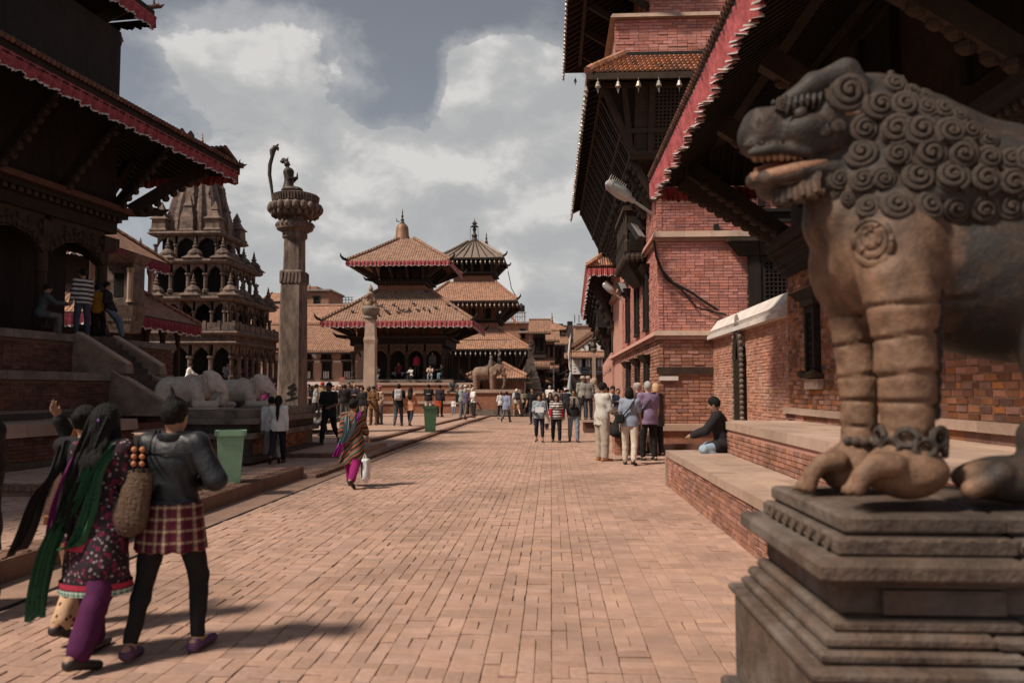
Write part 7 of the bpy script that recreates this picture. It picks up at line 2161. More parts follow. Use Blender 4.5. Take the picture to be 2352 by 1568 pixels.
MB().tube([at(764,682,100),at(812,682,100)],.04,4).build('rail',IRON,t); MB().tube([at(764,688,100),at(812,688,100)],.04,4).build('rail',IRON,t)
# right of the rear temple: the street mouth
t,a,b = house('roof_terrace_house','orange brick house with a roof terrace right of the rear temple',1150,1226,742,890,98,ORANGE,7,wins=[(1196,1206,757,775,False)])
z = lambda y: at(1190,y,98).z
MB().box(a.x - .3,b.x + .5,97.6,105,z(742),z(738)).build('roof_slab',GREYW,t)
MB().box(at(1190,1,97).x,at(1226,1,97).x,96.6,98,z(765),z(761)).build('awning',GREYW,t)
for k in range(9): MB().tube([at(1164 + 5 * k,738,98),at(1164 + 5 * k,716,98)],.05,4).build('rail_post',STEEL,t)
MB().tube([at(1160,716,98),at(1210,716,98)],.05,4).build('rail',STEEL,t); MB().tube([at(1160,726,98),at(1210,726,98)],.05,4).build('rail',STEEL,t)
MB().beam(at(1172,722,97.4),at(1186,742,97.4),.12,.3).build('ladder',mk('orange painted steel',(.45,.17,.09),.2,5,.7,.2),t)
def tank(label,x,ytop,ybot,wpx,Y,legs=None):
 p,q = at(x,ytop,Y),at(x,ybot,Y); r = wpx / 2 * Y / FPX / SX; H = p.z - q.z
 t = thing('water_tank',label,'water tank',(q.x,Y,q.z),0,'black rooftop water tanks')
 bl = mk('black plastic',(.022,.022,.024),.2,5,.5,.1,spec=.4)
 MB().lathe([(r * .95,0),(r,H * .05),(r,H * .2),(r * .95,H * .23),(r,H * .26),(r,H * .45),(r * .95,H * .48),(r,H * .51),(r,H * .75),(r * .6,H * .92),(r * .3,H * .94),(r * .3,H)],(q.x,Y,q.z),12).build('drum',bl,t)
 MB().lathe([(r * .34,H),(r * .34,H + .08),(.02,H + .14)],(q.x,Y,q.z),10).build('lid',bl,t)
 if legs:
  zf = at(x,legs,Y).z
  for sx in (-1,1):
   for sy in (-1,1): MB().beam((q.x + sx * r,Y + sy * r,zf),(q.x + sx * r,Y + sy * r,q.z - .003),.1,.1).build('leg',STEEL,t)
  MB().box(q.x - r - .1,q.x + r + .1,Y - r - .1,Y + r + .1,q.z - .1,q.z - .004).build('platform',STEEL,t)
  MB().beam((q.x - r,Y - r,zf + .2),(q.x + r,Y - r,q.z - .3),.06,.06).build('brace',STEEL,t)
tank('black water tank on a tall steel frame right of the rear temple',1197,698,716,17,100,742)
tank('small black water tank on the roofs left of the far small pagoda',1228,743,757,10,112)
tank('black ribbed water tank beside the finial of the far small pagoda',1259,732,747,10,125)
t = thing('small_pagoda','small far pagoda with orange tile roofs in the street gap','temple',(at(1267,760,122).x,124,0))
c = at(1268,756,121); s = 122 / FPX / SX
hip_roof(t,'upper_roof',c.x,124,33 * s,3,c.z,.3,.3,at(1268,742,124).z,ROOF_B,val=0,up=.1,th=.12)
finial(t,(c.x,124,at(1268,743,124).z),1.9,GILT)
MB().box(c.x - 20 * s,c.x + 20 * s,122.5,126,at(1268,775,122).z,c.z).build('upper_wall',WOOD,t)
hip_roof(t,'lower_roof',c.x,124,42 * s,4.2,at(1268,785,120).z,1.9,1.9,at(1268,768,122).z,ROOF_C,val=0,up=.1,th=.12)
MB().box(c.x - 30 * s,c.x + 30 * s,122,127,0,at(1268,785,122).z).build('lower_wall',DARKHOUSE,t)
rows = [('street_house','dark four-storey street house with wooden shutters nearest the rear temple',1224,1252,764,84,DARKHOUSE),('street_house','dark street house with a sagging tiled roof second in the row',1248,1274,782,93,ORANGE),('street_house','grey street house third in the row with open shutters',1268,1294,790,103,DARKHOUSE),('street_house','low house with an orange tile roof at the street end',1284,1316,822,112,ORANGE)]
for k,(nm,lb,x0,x1,yt,Y,mt) in enumerate(rows):
 t,a,b = house(nm,lb,x0,x1,yt,890,Y,mt,7); t['group'] = 'old houses lining the street'
 w = b.x - a.x; H = a.z; nf = 3 if k < 3 else 2
 for f_ in range(nf):
  for j in range(2):
   z0 = .5 + f_ * (H - .6) / nf; window(t,a.x + w * (.1 + .46 * j),a.x + w * (.42 + .46 * j),Y,z0 + .5,z0 + .5 + (H - .6) / nf * .55,WOOD if k != 2 else WOOD_LT)
  if f_: MB().box(a.x - .1,b.x + .15,Y - .45,Y - .13,.5 + f_ * (H - .6) / nf + .05,.5 + f_ * (H - .6) / nf + .17).build('string_course',WOOD_LT,t)
 # side to the street: windows, pent roofs
 for f_ in range(nf):
  z0 = .9 + f_ * (H - .6) / nf
  for j in range(3): MB().box(b.x - .02,b.x + .1,Y + .5 + j * 2.2,Y + 1.5 + j * 2.2,z0,z0 + 1.3).build('side_window',WOOD,t)
 shed_roof(t,a.x - .5,b.x + .6,Y - .8,Y + 3.5,H + .1,H + 1.7 - .3 * k,ROOF_C if k != 3 else ROOF_B)
 if k < 2: shed_roof(t,a.x - .2,b.x + .5,Y - 1.3,Y - .1,H * .52,H * .62,ROOF_C,'pent_roof')
o = MB().tube([at(1271,890,90),at(1271,845,90),at(1273,835,90)],.09,6).build('drainpipe',PLASTER,None); tag(o,'white drainpipe on the dark houses of the street','pipe')
for k,(p,q,sag,lb) in enumerate(((at(1240,838,84),at(1308,846,84),.8,'upper black power line across the far street'),(at(1244,858,84),at(1310,852,84),1.0,'lower black power line across the far street'))):
 pts = [p.lerp(q,i / 8) - Vector((0,0,sag * math.sin(math.pi * i / 8))) for i in range(9)]
 o = MB().tube(pts,.04,4).build('power_line',IRON,None); tag(o,lb,'cable')
# white gabled building with the blue signboard
Yw = 92.0; P = lambda x,y,d=0: at(x,y,Yw) + Vector((0,d,0))
t = thing('white_building','white gabled building with a dark blue signboard at the end of the street','building',(P(1350,890).x,Yw,0))
WHITE = mk('white wall',(.74,.71,.67),.08,3,.9,.1,dirt=(.5,.46,.42),dirt_amt=.4)
MB().box(P(1310,1).x,P(1402,1).x,Yw,Yw + 8,at(1350,858,Yw).z,at(1350,808,Yw).z).build('upper_wall',WHITE,t)
MB().box(P(1308,1).x,P(1402,1).x,Yw + .3,Yw + 8,0,at(1350,858,Yw).z - .003).build('ground_floor',DARKHOUSE,t)
m = MB(); m.extrude([P(1318,809),P(1400,809),P(1360,779)],(0,6,0)); m.build('gable',WHITE,t)
for (x0,y0,x1,y1) in ((1304,817,1361,776),(1361,776,1408,808)):
 MB().beam(P(x0,y0 - 3,2.6),P(x1,y1 - 3,2.6),5.4,.22,up=(0,0,1)).build('roof',ROOF_C,t)
shed_roof(t,P(1310,1).x - .3,P(1404,1).x,Yw - 1.0,Yw - .01,at(1350,817,Yw - 1).z,at(1350,807,Yw).z,ROOF_B,'pent_roof')
p,q = P(1352,806),P(1366,792); window(t,p.x,q.x,Yw,p.z + .1,q.z)
for (x0,x1) in ((1337,1345),(1351,1358),(1364,1372),(1380,1388)):
 p,q = P(x0,842),P(x1,824); window(t,p.x,q.x,Yw,p.z,q.z)
for x in (1328,1348,1361,1376): MB().lathe([(.16,0),(.12,.1),(.12,.9),(.17,1.05)],(P(x,1).x,Yw - .12,P(x,842).z),8).build('pilaster',WHITE,t)
for x in (1336,1378): MB().lathe([(.02,0),(.12,.15),(.05,.3)],(P(x,1).x,Yw - .1,P(x,800).z),8).build('wall_lamp',IRON,t)
for k in range(6): MB().box(P(1312,1).x,P(1318,1).x,Yw - .05,Yw - .002,at(1350,852 - 7 * k,Yw).z,at(1350,848 - 7 * k,Yw).z).build('quoin',WHITE,t)
p,q = P(1334.6,857),P(1394,841.5)
sign = MB().box(p.x,q.x,Yw - .25,Yw - .12,p.z,q.z).build('signboard',mk('dark blue board',(.035,.06,.085),.15,3,.6,.05),t)
def lettering(text,x,z,w,h,y,mat,parent,name='lettering'):
 cu = bpy.data.curves.new('lettering','FONT'); cu.body = text; cu.size = 1; cu.align_x = 'CENTER'; cu.align_y = 'CENTER'; cu.extrude = .01
 o = bpy.data.objects.new('lettering',cu); COL.objects.link(o); bpy.context.view_layer.update()
 dg = bpy.context.evaluated_depsgraph_get(); me = bpy.data.meshes.new_from_object(o.evaluated_get(dg)); bpy.data.objects.remove(o)
 if not len(me.vertices): return
 V = np.zeros(len(me.vertices) * 3); me.vertices.foreach_get('co',V); V = V.reshape(-1,3)
 cxy = (V.max(0) + V.min(0)) / 2; ext = np.maximum(V.max(0) - V.min(0),1e-3)
 V = (V - cxy) / ext; W = np.stack([x + V[:,0] * w,y + V[:,2] * .012,z + V[:,1] * h],1)
 inv = np.array(WM[parent.name].inverted()); W = W @ inv[:3,:3].T + inv[:3,3]
 me.vertices.foreach_set('co',W.astype(np.float32).ravel()); me.materials.clear(); me.update()
 obj(name,me,mat,parent)
SGN_O = mk('orange sign paint',(.55,.30,.12),.05,3,.7,0); SGN_W = mk('white sign paint',(.75,.74,.72),.05,3,.7,0)
cxs = (p.x + q.x) / 2; Hs_ = q.z - p.z; Ws = q.x - p.x
lettering('ललितपुर उद्योग वाणिज्य संघ',cxs,p.z + Hs_ * .74,Ws * .92,Hs_ * .34,Yw - .26,SGN_O,sign)
lettering('LALITPUR CHAMBER OF COMMERCE & INDUSTRY',cxs,p.z + Hs_ * .26,Ws * .94,Hs_ * .17,Yw - .26,SGN_W,sign)
lettering('मंगलबजार, ललितपुर',cxs,p.z + Hs_ * .48,Ws * .4,Hs_ * .13,Yw - .26,SGN_W,sign)
# brick gable house behind it
Yb = 104.0; P = lambda x,y,d=0: at(x,y,Yb) + Vector((0,d,0))
t = thing('gable_house','orange brick house with a sloping roof edge rising behind the white building','building',(P(1355,890).x,Yb,0))
m = MB(); m.extrude([P(1318,900),P(1410,900),P(1410,736),P(1392,738),P(1318,790)],(0,8,0)); m.build('wall',ORANGE,t)
MB().beam(P(1312,795,3),P(1396,737,3),7,.4).build('roof',ROOF_C,t)
MB().box(P(1318,1).x,P(1376,1).x,Yb + 5,Yb + 9,P(1,790).z,P(1340,741).z).build('rear_wall',OCHRE,t)
MB().box(P(1316,1).x,P(1378,1).x,Yb + 4.8,Yb + 9,P(1340,741).z,P(1340,738).z).build('roof_slab',GREYW,t)
MB().box(P(1378,1).x,P(1392,1).x,Yb + 4.5,Yb + 7,P(1,745).z,P(1380,718).z).build('chimney_hut',PLASTER,t)
for x in (1320,1330): MB().tube([P(x,741),P(x,722)],.05,4).build('antenna',IRON,t)
# skyline clutter
t,a,b = house('skyline_house','dark low roofs along the skyline of the street gap',1276,1318,746,890,135,DARKHOUSE,6)
for k in range(4): MB().box(a.x + .4 + k * 1.6,a.x + 1.3 + k * 1.6,135.5,137,a.z,a.z + .3 + .4 * (k % 2)).build('roof_clutter',IRON,t)
# the tall white banner
t = thing('prayer_banner','tall narrow white cloth banner hanging over the far street','banner',(at(1306,890,70).x,70,0))
Pb = lambda x,y: at(x,y,70)
MB().tube([Pb(1313,892),Pb(1311,760)],.05,6).build('pole',WOOD_LT,t)
Lx = [(1311,764,1312),(1307,780,1312),(1305,797,1311),(1303.5,815,1309),(1306,825,1308),(1306,840,1311),(1308,850,1314)]
MB().grid([[Pb(a,y),Pb((a + b) / 2,y) + Vector((0,-.12,0)),Pb(b,y)] for a,y,b in Lx]).build('cloth',VAL_TRIM,t,smooth=True)
Lx = [(1309,852,1314),(1306,866,1313),(1304,880,1312),(1302,893,1313)]
MB().grid([[Pb(a,y),Pb((a + b) / 2,y) + Vector((0,-.12,0)),Pb(b,y)] for a,y,b in Lx]).build('lower_cloth',mk_cloth('grey blue cloth',(.38,.43,.47)),t,smooth=True)
# the thin stone pillar and the pale stone lion on the right of the street
Yp = 56.0; P = lambda x,y,d=0: at(x,y,Yp) + Vector((0,d,0)); sp = Yp / FPX / SX
t = thing('slim_pillar','slim stone pillar before the white building with a small figure on top','monument',(P(1359,890).x,Yp,0))
MB().lathe([(5.2 * sp,.0),(4.6 * sp,P(1,879).z),(5.2 * sp,P(1,876).z),(4 * sp,P(1,870).z),(3.6 * sp,P(1,812).z)],(P(1359,1).x,Yp,0),sq=True).build('shaft',STONE_LT,t)
MB().lathe([(4 * sp,P(1,812).z),(6.5 * sp,P(1,808).z),(7.5 * sp,P(1,805).z),(6 * sp,P(1,802).z)],(P(1359,1).x,Yp,0),12).build('capital',STONE_GR,t)
m = MB(); m.lathe([(.22,0),(.26,.15),(.18,.4),(.20,.6),(.08,.68),(.12,.8),(.1,.92),(.02,1.02)],(P(1358,1).x,Yp,P(1,802).z),8); m.build('figure',BRONZE,t)
Yl = 41.0; zl = at(1366,912,Yl).z
t = thing('pale_lion','pale worn stone lion seated beside the far right steps','statue',(at(1366,912,Yl).x,Yl,zl)); t.scale = (.64,.64,.64); WM[t.name] = WM[t.name] @ Matrix.Diagonal((.64,.64,.64,1))
B = Body((-.7,-.5,0),(.7,.5,1.75),.04)
B.ell((.2,0,.38),(.36,.32,.38),.08); B.cap((.12,0,.5),(-.08,0,1.02),.30,.27,.08); B.ell((-.16,0,1.28),(.25,.24,.26),.06); B.ell((-.36,0,1.22),(.14,.14,.12),.04); B.ell((-.02,0,1.3),(.24,.3,.32),.06)
for s_ in (-1,1): B.cap((-.18,s_ * .17,.8),(-.26,s_ * .18,.06),.11,.09,.04); B.ell((-.34,s_ * .18,.06),(.16,.1,.07),.03); B.ell((-.1,s_ * .2,1.52),(.06,.04,.09),.02)
B.offset(lambda X,Y,Z: .02 * np.sin(X * 22) * np.sin(Y * 20 + 1) * np.sin(Z * 24)); obj('body',B.mesh('body'),mk('pale lion stone',(.44,.33,.26),.3,8,.85,.5,20,dirt=(.2,.14,.11),dirt_amt=.6,dirt_scale=4),t)
MB().box(-.6,.6,-.45,.45,-zl / .64,-.005).build('pedestal',STONE_LT,t,local=True)
# low brick seat and kerb beside the red palace
t = thing('brick_step','dark brick step block at the far right of the street','step',(at(1358,985,30).x,30,0))
p = at(1342,985,30.5); MB().box(p.x,p.x + .8,30.5,32,0,.40).build('core',BRICK_DK,t); MB().box(p.x - .05,p.x + .85,30.4,32.05,.403,.48).build('slab',STONE_LT,t)
sb = at(1440,1060,20.2)
t = thing('brick_bench','low brick seat block on the street edge behind the standing group','seat',(2.0,20.6,0))
MB().box(1.62,2.18,20.1,21.1,0,.50).build('core',MORT_RED,t); brick_face(t,(1.62,20.1,0),(1,0,0),(0,-1,0),.56,.5,BRICK_LOW,.2,.07,.01,n_single=24,single_mesh=BR2,proud=.03)
brick_face(t,(1.62,21.1,0),(0,-1,0),(-1,0,0),1.0,.5,BRICK_LOW,.2,.07,.01,n_single=30,single_mesh=BR2,proud=.03); MB().box(1.57,2.2,20.05,21.12,.503,.57).build('slab',STONE_LT,t)

# ------------------------------------------------------------------ people: one continuous body each, clothes and hair as its children
SKIN = {'n': mk('brown skin',(.35,.20,.13),.1,6,.6,.05,spec=.35),'d': mk('dark skin',(.13,.07,.048),.1,6,.6,.05,spec=.35),'t': mk('fair skin',(.52,.32,.25),.1,6,.6,.05,spec=.35)}
EYE_M = mk('dark eyes',(.02,.015,.012),.1,5,.3,0)
LIP_M = mk('lips',(.30,.10,.08),.1,5,.5,0)
HAIRC = {'k': mk('black hair',(.010,.009,.009),.3,20,.66,1.0,70,stretch=(1,1,.12),spec=.2),'g': mk('grey hair',(.36,.34,.31),.2,20,.6,.4,60),'w': mk('white hair',(.62,.58,.52),.15,20,.6,.4,60),'b': mk('blond hair',(.50,.33,.19),.25,20,.5,.4,60),'n': mk('brown hair',(.09,.05,.03),.25,20,.5,.4,60)}
_cl = {}
def C(r,g,b,pat=None,c2=None,s=20,c3=None):
 k = (r,g,b,pat,c2,s,c3)
 if k not in _cl: _cl[k] = mk_cloth('cloth %d' % len(_cl),(r,g,b),pattern=pat,c2=c2,s=s,c3=c3)
 return _cl[k]
BLACK,CHAR,NAVY,DENIM,LDEN = C(.018,.017,.018),C(.045,.043,.043),C(.02,.026,.045),C(.07,.10,.15),C(.20,.27,.34)
KHAKI,CREAM,WHITEC,GREYC,BROWN = C(.27,.205,.14),C(.58,.50,.42),C(.70,.68,.65),C(.30,.29,.28),C(.14,.08,.045)
LEATHER = mk('shoe leather',(.028,.022,.02),.3,8,.5,.2,spec=.4)

POSES = {   # legs: (thigh pitch,knee bend,spread),arms: (pitch,spread,elbow,inward),lean,head (pitch,yaw)
 'stand': dict(L=(3,4,5),Rr=(-1,2,5),aL=(2,9,12,0),aR=(0,9,12,0),lean=1,head=(4,0)),
 'front': dict(L=(2,2,5),Rr=(0,3,6),aL=(12,10,78,32),aR=(12,10,74,32),lean=2,head=(10,8)),
 'cross': dict(L=(1,2,6),Rr=(1,3,6),aL=(16,14,95,70),aR=(14,14,98,68),lean=-1,head=(2,-10)),
 'hips': dict(L=(0,2,8),Rr=(2,4,7),aL=(-14,32,70,40),aR=(-14,32,70,40),lean=0,head=(0,0)),
 'walk': dict(L=(24,8,2),Rr=(-17,28,2),aL=(-18,8,10,0),aR=(20,8,22,0),lean=4,head=(2,0)),
 'walk2': dict(L=(-15,34,2),Rr=(22,6,2),aL=(18,8,24,0),aR=(-16,8,12,0),lean=4,head=(3,0)),
 'step': dict(L=(10,10,3),Rr=(-8,14,3),aL=(-8,9,14,0),aR=(10,9,16,0),lean=2,head=(3,0)),
 'hold': dict(L=(9,8,3),Rr=(-8,13,3),aL=(6,10,82,14),aR=(6,10,86,14),lean=1,head=(0,0)),
 'brow': dict(L=(9,8,3),Rr=(-8,13,3),aL=(58,18,118,-6),aR=(2,9,20,10),lean=1,head=(0,-4)),
 'behind': dict(L=(0,2,7),Rr=(1,2,7),aL=(-20,12,30,55),aR=(-20,12,34,55),lean=1,head=(2,12)),
 'sit': dict(L=(82,86,10),Rr=(86,84,9),aL=(30,8,50,12),aR=(34,8,46,14),lean=14,head=(12,8)),
 'slump': dict(L=(70,95,14),Rr=(84,70,8),aL=(44,12,62,20),aR=(50,10,40,16),lean=26,head=(26,0)),
 'floor': dict(L=(84,138,48),Rr=(84,138,48),aL=(24,12,34,30),aR=(26,12,30,26),lean=12,head=(14,0)),
 'photo': dict(L=(3,4,6),Rr=(-1,2,6),aL=(52,16,112,26),aR=(52,16,112,26),lean=-4,head=(-12,0)),
 'point': dict(L=(3,3,6),Rr=(-1,2,6),aL=(148,16,12,0),aR=(8,9,40,20),lean=-3,head=(-14,0)),
 'stroll_f': dict(L=(-16,30,2),Rr=(17,4,3),aL=(10,12,60,22),aR=(2,12,14,0),lean=3,head=(4,-6)),
 'akimbo': dict(L=(-8,12,7),Rr=(13,16,9),aL=(6,10,80,34),aR=(-6,34,84,52),lean=1,head=(2,0)),
 'linked': dict(L=(14,10,3),Rr=(-14,12,6),aL=(0,8,30,10),aR=(4,16,66,-24),lean=5,head=(6,10)),
 'raise': dict(L=(16,12,3),Rr=(-16,18,4),aL=(84,24,112,-10),aR=(0,8,20,6),lean=3,head=(2,0)),
 'leanback': dict(L=(30,14,6),Rr=(42,30,4),aL=(8,14,84,50),aR=(8,14,88,50),lean=-10,head=(10,0)),
}
def rad(a): return a * math.pi / 180
def skel(pose,fem=False):
 p = POSES[pose]; V = np.array; J = {}
 ln = rad(p['lean']); up = V([0,math.sin(ln),math.cos(ln)]); fw = V([0,math.cos(ln),-math.sin(ln)])
 P = V([0.,0.,0.]); J['pel'] = P; J['waist'] = P + up * .16; J['chest'] = P + up * .33; J['neck'] = P + up * .50; J['up'] = up; J['fw'] = fw
 sw = .158 if fem else .18
 hp,hy = rad(p['head'][0]),rad(p['head'][1])
 hd = V([0,math.sin(ln * .5 + hp * .6),math.cos(ln * .5 + hp * .6)]); J['head'] = J['neck'] + hd * .155; J['hd'] = hd
 a = ln * .5 + hp; f = V([-math.sin(hy) * math.cos(a),math.cos(hy) * math.cos(a),-math.sin(a)]); J['hf'] = f / np.linalg.norm(f); J['hr'] = np.cross(J['hf'],V([0,0,1.])); J['hr'] /= np.linalg.norm(J['hr']); J['hu'] = np.cross(J['hr'],J['hf'])
 for s,leg,arm,n in ((-1,p['L'],p['aL'],'L'),(1,p['Rr'],p['aR'],'R')):
  h = P + V([s * (.092 if fem else .088),0,-.03]); a,k,b = map(rad,leg)
  d = V([s * math.sin(b),math.sin(a) * math.cos(b),-math.cos(a) * math.cos(b)]); kn = h + d * .42
  bk = b * (.2 if a < 1.2 else -.6); d2 = V([s * math.sin(bk),math.sin(a - k) * math.cos(bk),-math.cos(a - k) * math.cos(bk)]); an = kn + d2 * .41
  fp = max(0,k - a - .15) * 1.0 if a < 1.2 else 0
  fd = V([s * .16,math.cos(fp),-math.sin(fp)]); fd /= np.linalg.norm(fd)
  J['hip' + n],J['knee' + n],J['ank' + n],J['fd' + n],J['fp' + n] = h,kn,an,fd,fp
  J['heel' + n] = an + V([0,0,-.055]) * math.cos(fp) - fd * .045 + V([0,-.06 * math.sin(fp),0]); J['toe' + n] = J['heel' + n] + fd * .19
  sh = P + up * .455 + V([s * sw,0,0]); a,b,e,w = map(rad,arm); a += ln
  d = V([s * math.sin(b),math.sin(a) * math.cos(b),-math.cos(a) * math.cos(b)]); el = sh + d * .285
  d2 = V([-s * math.sin(w) + s * math.sin(b) * .4,math.sin(a + e),-math.cos(a + e)]); d2[1:] *= math.cos(w); d2 /= np.linalg.norm(d2); wr = el + d2 * .25
  J['sh' + n],J['el' + n],J['wr' + n],J['hdir' + n] = sh,el,wr,d2
 zmin = min(J['heelL'][2],J['heelR'][2],J['toeL'][2],J['toeR'][2]) - .028
 if pose == 'floor': zmin = -.12
 off = V([0,0,-zmin])
 for k in list(J):
  if k in ('up','fw','hd','hf','hr','hu') or k[:2] == 'fd' or k[:4] == 'hdir' or k[:2] == 'fp': continue
  J[k] = J[k] + off
 return J
def bounds(J,m=.2):
 pts = np.array([J[k] for k in J if k not in ('up','fw','hd','hf','hr','hu') and k[:2] not in ('fd','fp') and k[:4] != 'hdir'])
 return pts.min(0) - m,pts.max(0) + m
TPL = {}
def template(pose,fem=False,sleeve='long',hem='hip',legs='long',hair='short',hat=None,fat=1.0,h=.022,face=False,loose=0.0,jacket=False,hands=False):
 key = (pose,fem,sleeve,hem,legs,hair,hat,fat,h,face,loose,jacket,hands)
 if key in TPL: return TPL[key]
 J = skel(pose,fem); lo,hi = bounds(J,.22); parts = []
 def new(): return Body(lo,hi,h)
 hf,hu,hr,H = J['hf'],J['hu'],J['hr'],J['head']
 HM = np.stack([hr,hf,hu],1)
 def torso(B,g,top=True):
  B.ell(J['pel'] + J['up'] * .02,(.160 * fat + g,.112 * fat + g,.115 + g),.05); B.ell(J['waist'],((.128 if fem else .142) * fat + g,.098 * fat + g,.12 + g),.05)
  B.ell(J['chest'],((.150 if fem else .170) * fat + g,.112 + g,.155 + g),.05)
  B.cap(J['shL'],J['shR'],.058 + g,None,.05); B.cap(J['neck'] - J['up'] * .06,J['neck'] - J['up'] * .02,.085 + g * .6,.06 + g * .5,.04)
  if fem:
   for s in (-1,1): B.ell(J['chest'] + np.array([s * .07,0,0]) + J['fw'] * .085,(.062 + g,.058 + g,.065 + g),.03)
 # body
 B = new(); torso(B,0)
 B.cap(J['neck'] - J['up'] * .03,H - J['hd'] * .06,.052,.05,.02)
 B.ell(H,(.076,.095,.112),.02,HM); B.ell(H - hu * .05 + hf * .022,(.058,.066,.064),.03,HM)
 B.cap(H + hf * .088 + hu * .005,H + hf * .108 - hu * .026,.010,.015,.012)
 for s in (-1,1): B.ell(H + hr * s * .078 - hu * .012,(.012,.02,.03),.006,HM); B.ell(H + hr * s * .034 + hf * .084 + hu * .018,(.018,.008,.006),.008,HM)
 for n,s in (('L',-1),('R',1)):
  B.cap(J['hip' + n],J['knee' + n],.083 * fat,.054,.04); c = J['knee' + n] * .7 + J['ank' + n] * .3; B.cap(J['knee' + n],c,.052,.052,.02); B.cap(c,J['ank' + n],.052,.034,.02)
  B.cap(J['heel' + n] + np.array([0,0,.015]),J['toe' + n],.034,.028,.02); B.cap(J['ank' + n],J['heel' + n] + np.array([0,0,.01]),.034,.034,.02)
  B.cap(J['sh' + n],J['el' + n],.050,.038,.03); B.cap(J['el' + n],J['wr' + n],.038,.025,.02)
  d = J['hdir' + n]; side = np.cross(d,[1.,0,0]); side = side / (np.linalg.norm(side) + 1e-9); B.cap(J['wr' + n],J['wr' + n] + d * .07,.026,.034,.015,flat=((1,0,0),.6))
  if not hands or h > .015:
   B.cap(J['wr' + n] + d * .07,J['wr' + n] + d * .14,.030,.018,.012,flat=((1,0,0),.55))
  fing = []
  if hands:
   for q in range(4):
    o = side * (.030 - .020 * q); L_ = (.062,.078,.074,.056)[q]; k0 = J['wr' + n] + d * .088 + o; k1 = k0 + d * L_ * .55 + np.array([-s * .010,0,0]); k2 = k1 + d * L_ * .5 + np.array([-s * .026,0,0])
    B.chain([J['wr' + n] + d * .06 + o * .8,k0,k1,k2],[.012,.0105,.0095,.0075],.006)
   k0 = J['wr' + n] + d * .03 + side * .032; B.chain([k0 - side * .01,k0 + d * .03 + side * .022,k0 + d * .06 + side * .022 - np.array([s * .01,0,0])],[.015,.0115,.009],.008)
  else:
   B.cap(J['wr' + n] + d * .03,J['wr' + n] + d * .09 + side * .035,.014,.009,.01)
 parts.append(('body',B.mesh('person_body'),'skin'))
 wr = lambda amp,f: (lambda X,Y,Z: amp * .6 * (np.sin(Z * f * .8 + 14 * X + 3 * np.sin(Y * 14 + X * 9)) * np.sin(X * f * .7 + Z * 9 + 2 * np.sin(Y * 11)) + .5 * np.sin(X * 41 + Z * 23 + Y * 17)))
 # trousers, shorts, skirt
 if legs:
  B = new(); g = .014 + loose
  B.ell(J['pel'] + J['up'] * .01,(.160 * fat + g,.114 * fat + g,.10 + g),.05)
  for n in 'LR':
   kn,an = J['knee' + n],J['ank' + n]
   if legs == 'short': B.cap(J['hip' + n],J['hip' + n] * .12 + kn * .88,.090 * fat + g,.078 + g,.03)
   else:
    e = kn * .06 + an * .94 if legs != 'crop' else kn * .35 + an * .65
    tight = legs == 'tight'
    B.cap(J['hip' + n],kn,.086 * fat + g,.056 + g * (.6 if tight else 1.2),.035); cf = kn * .68 + an * .32; r_ = .054 + g * (.6 if tight else 1.1); B.cap(kn,cf,r_,r_,.02); B.cap(cf,e,r_,(.040 if tight else .052 + loose) + g * .5,.02)
  B.offset(wr(.006,34)); parts.append(('trousers' if legs != 'short' else 'shorts',B.mesh('trousers'),'bottom'))
 # top
 B = new(); g = .017 + (.012 if jacket else 0) + loose * .4
 torso(B,g)
 low = {'waist': J['pel'][2] + .05,'hip': J['pel'][2] - .07,'kurta': None,'thigh': J['pel'][2] - .22,'shirt': J['pel'][2] - .12}[hem]
 if hem in ('kurta','thigh','shirt','hip'):
  dz = {'kurta': .46,'thigh': .24,'shirt': .16,'hip': .1}[hem]
  if pose not in ('sit','slump','floor'):
   [B.cap(J['hip' + n],J['hip' + n] * .35 + J['knee' + n] * .65,.096 * fat + g,.085 + g + dz * .05,.06) for n in 'LR' if dz > .2]; e = J['pel'] * .5 + (J['kneeL'] + J['kneeR']) * .25; e = J['pel'] + (e - J['pel']) * (dz / max(.05,J['pel'][2] - e[2])); e[2] = J['pel'][2] - dz
   B.cap(J['pel'] + np.array([0,0,.02]),e,.165 * fat + g,.165 * fat + g + dz * .12,.05,flat=((0,1,0),.74))
   B.clip((0,0,-1),(0,0,J['pel'][2] - dz))
  else:
   for n in 'LR': B.cap(J['hip' + n],J['hip' + n] * .6 + J['knee' + n] * .4,.092 * fat + g,.085 + g,.04)
 else: B.clip(-J['up'],J['pel'] + J['up'] * .03)
 for n in 'LR':
  sh,el,wr_ = J['sh' + n],J['el' + n],J['wr' + n]
  if sleeve == 'long': B.cap(sh,el,.055 + g,.044 + g,.03); B.cap(el,wr_ * .94 + el * .06,.043 + g,.030 + g,.02)
  elif sleeve == 'half': B.cap(sh,el * .75 + sh * .25,.055 + g,.052 + g,.03)
  elif sleeve == 'elbow': B.cap(sh,el,.055 + g,.048 + g,.03); B.cap(el,el * .6 + wr_ * .4,.045 + g,.044 + g,.02)
  else: B.cap(sh,sh * .9 + el * .1,.05 + g,.05 + g,.03)
 B.ell(J['neck'] + J['up'] * .045 + J['fw'] * .02,(.066,.07,.05),.02,cut=True)
 B.offset(wr(.007,30)); parts.append(('jacket' if jacket else 'shirt',B.mesh('top'),'top'))
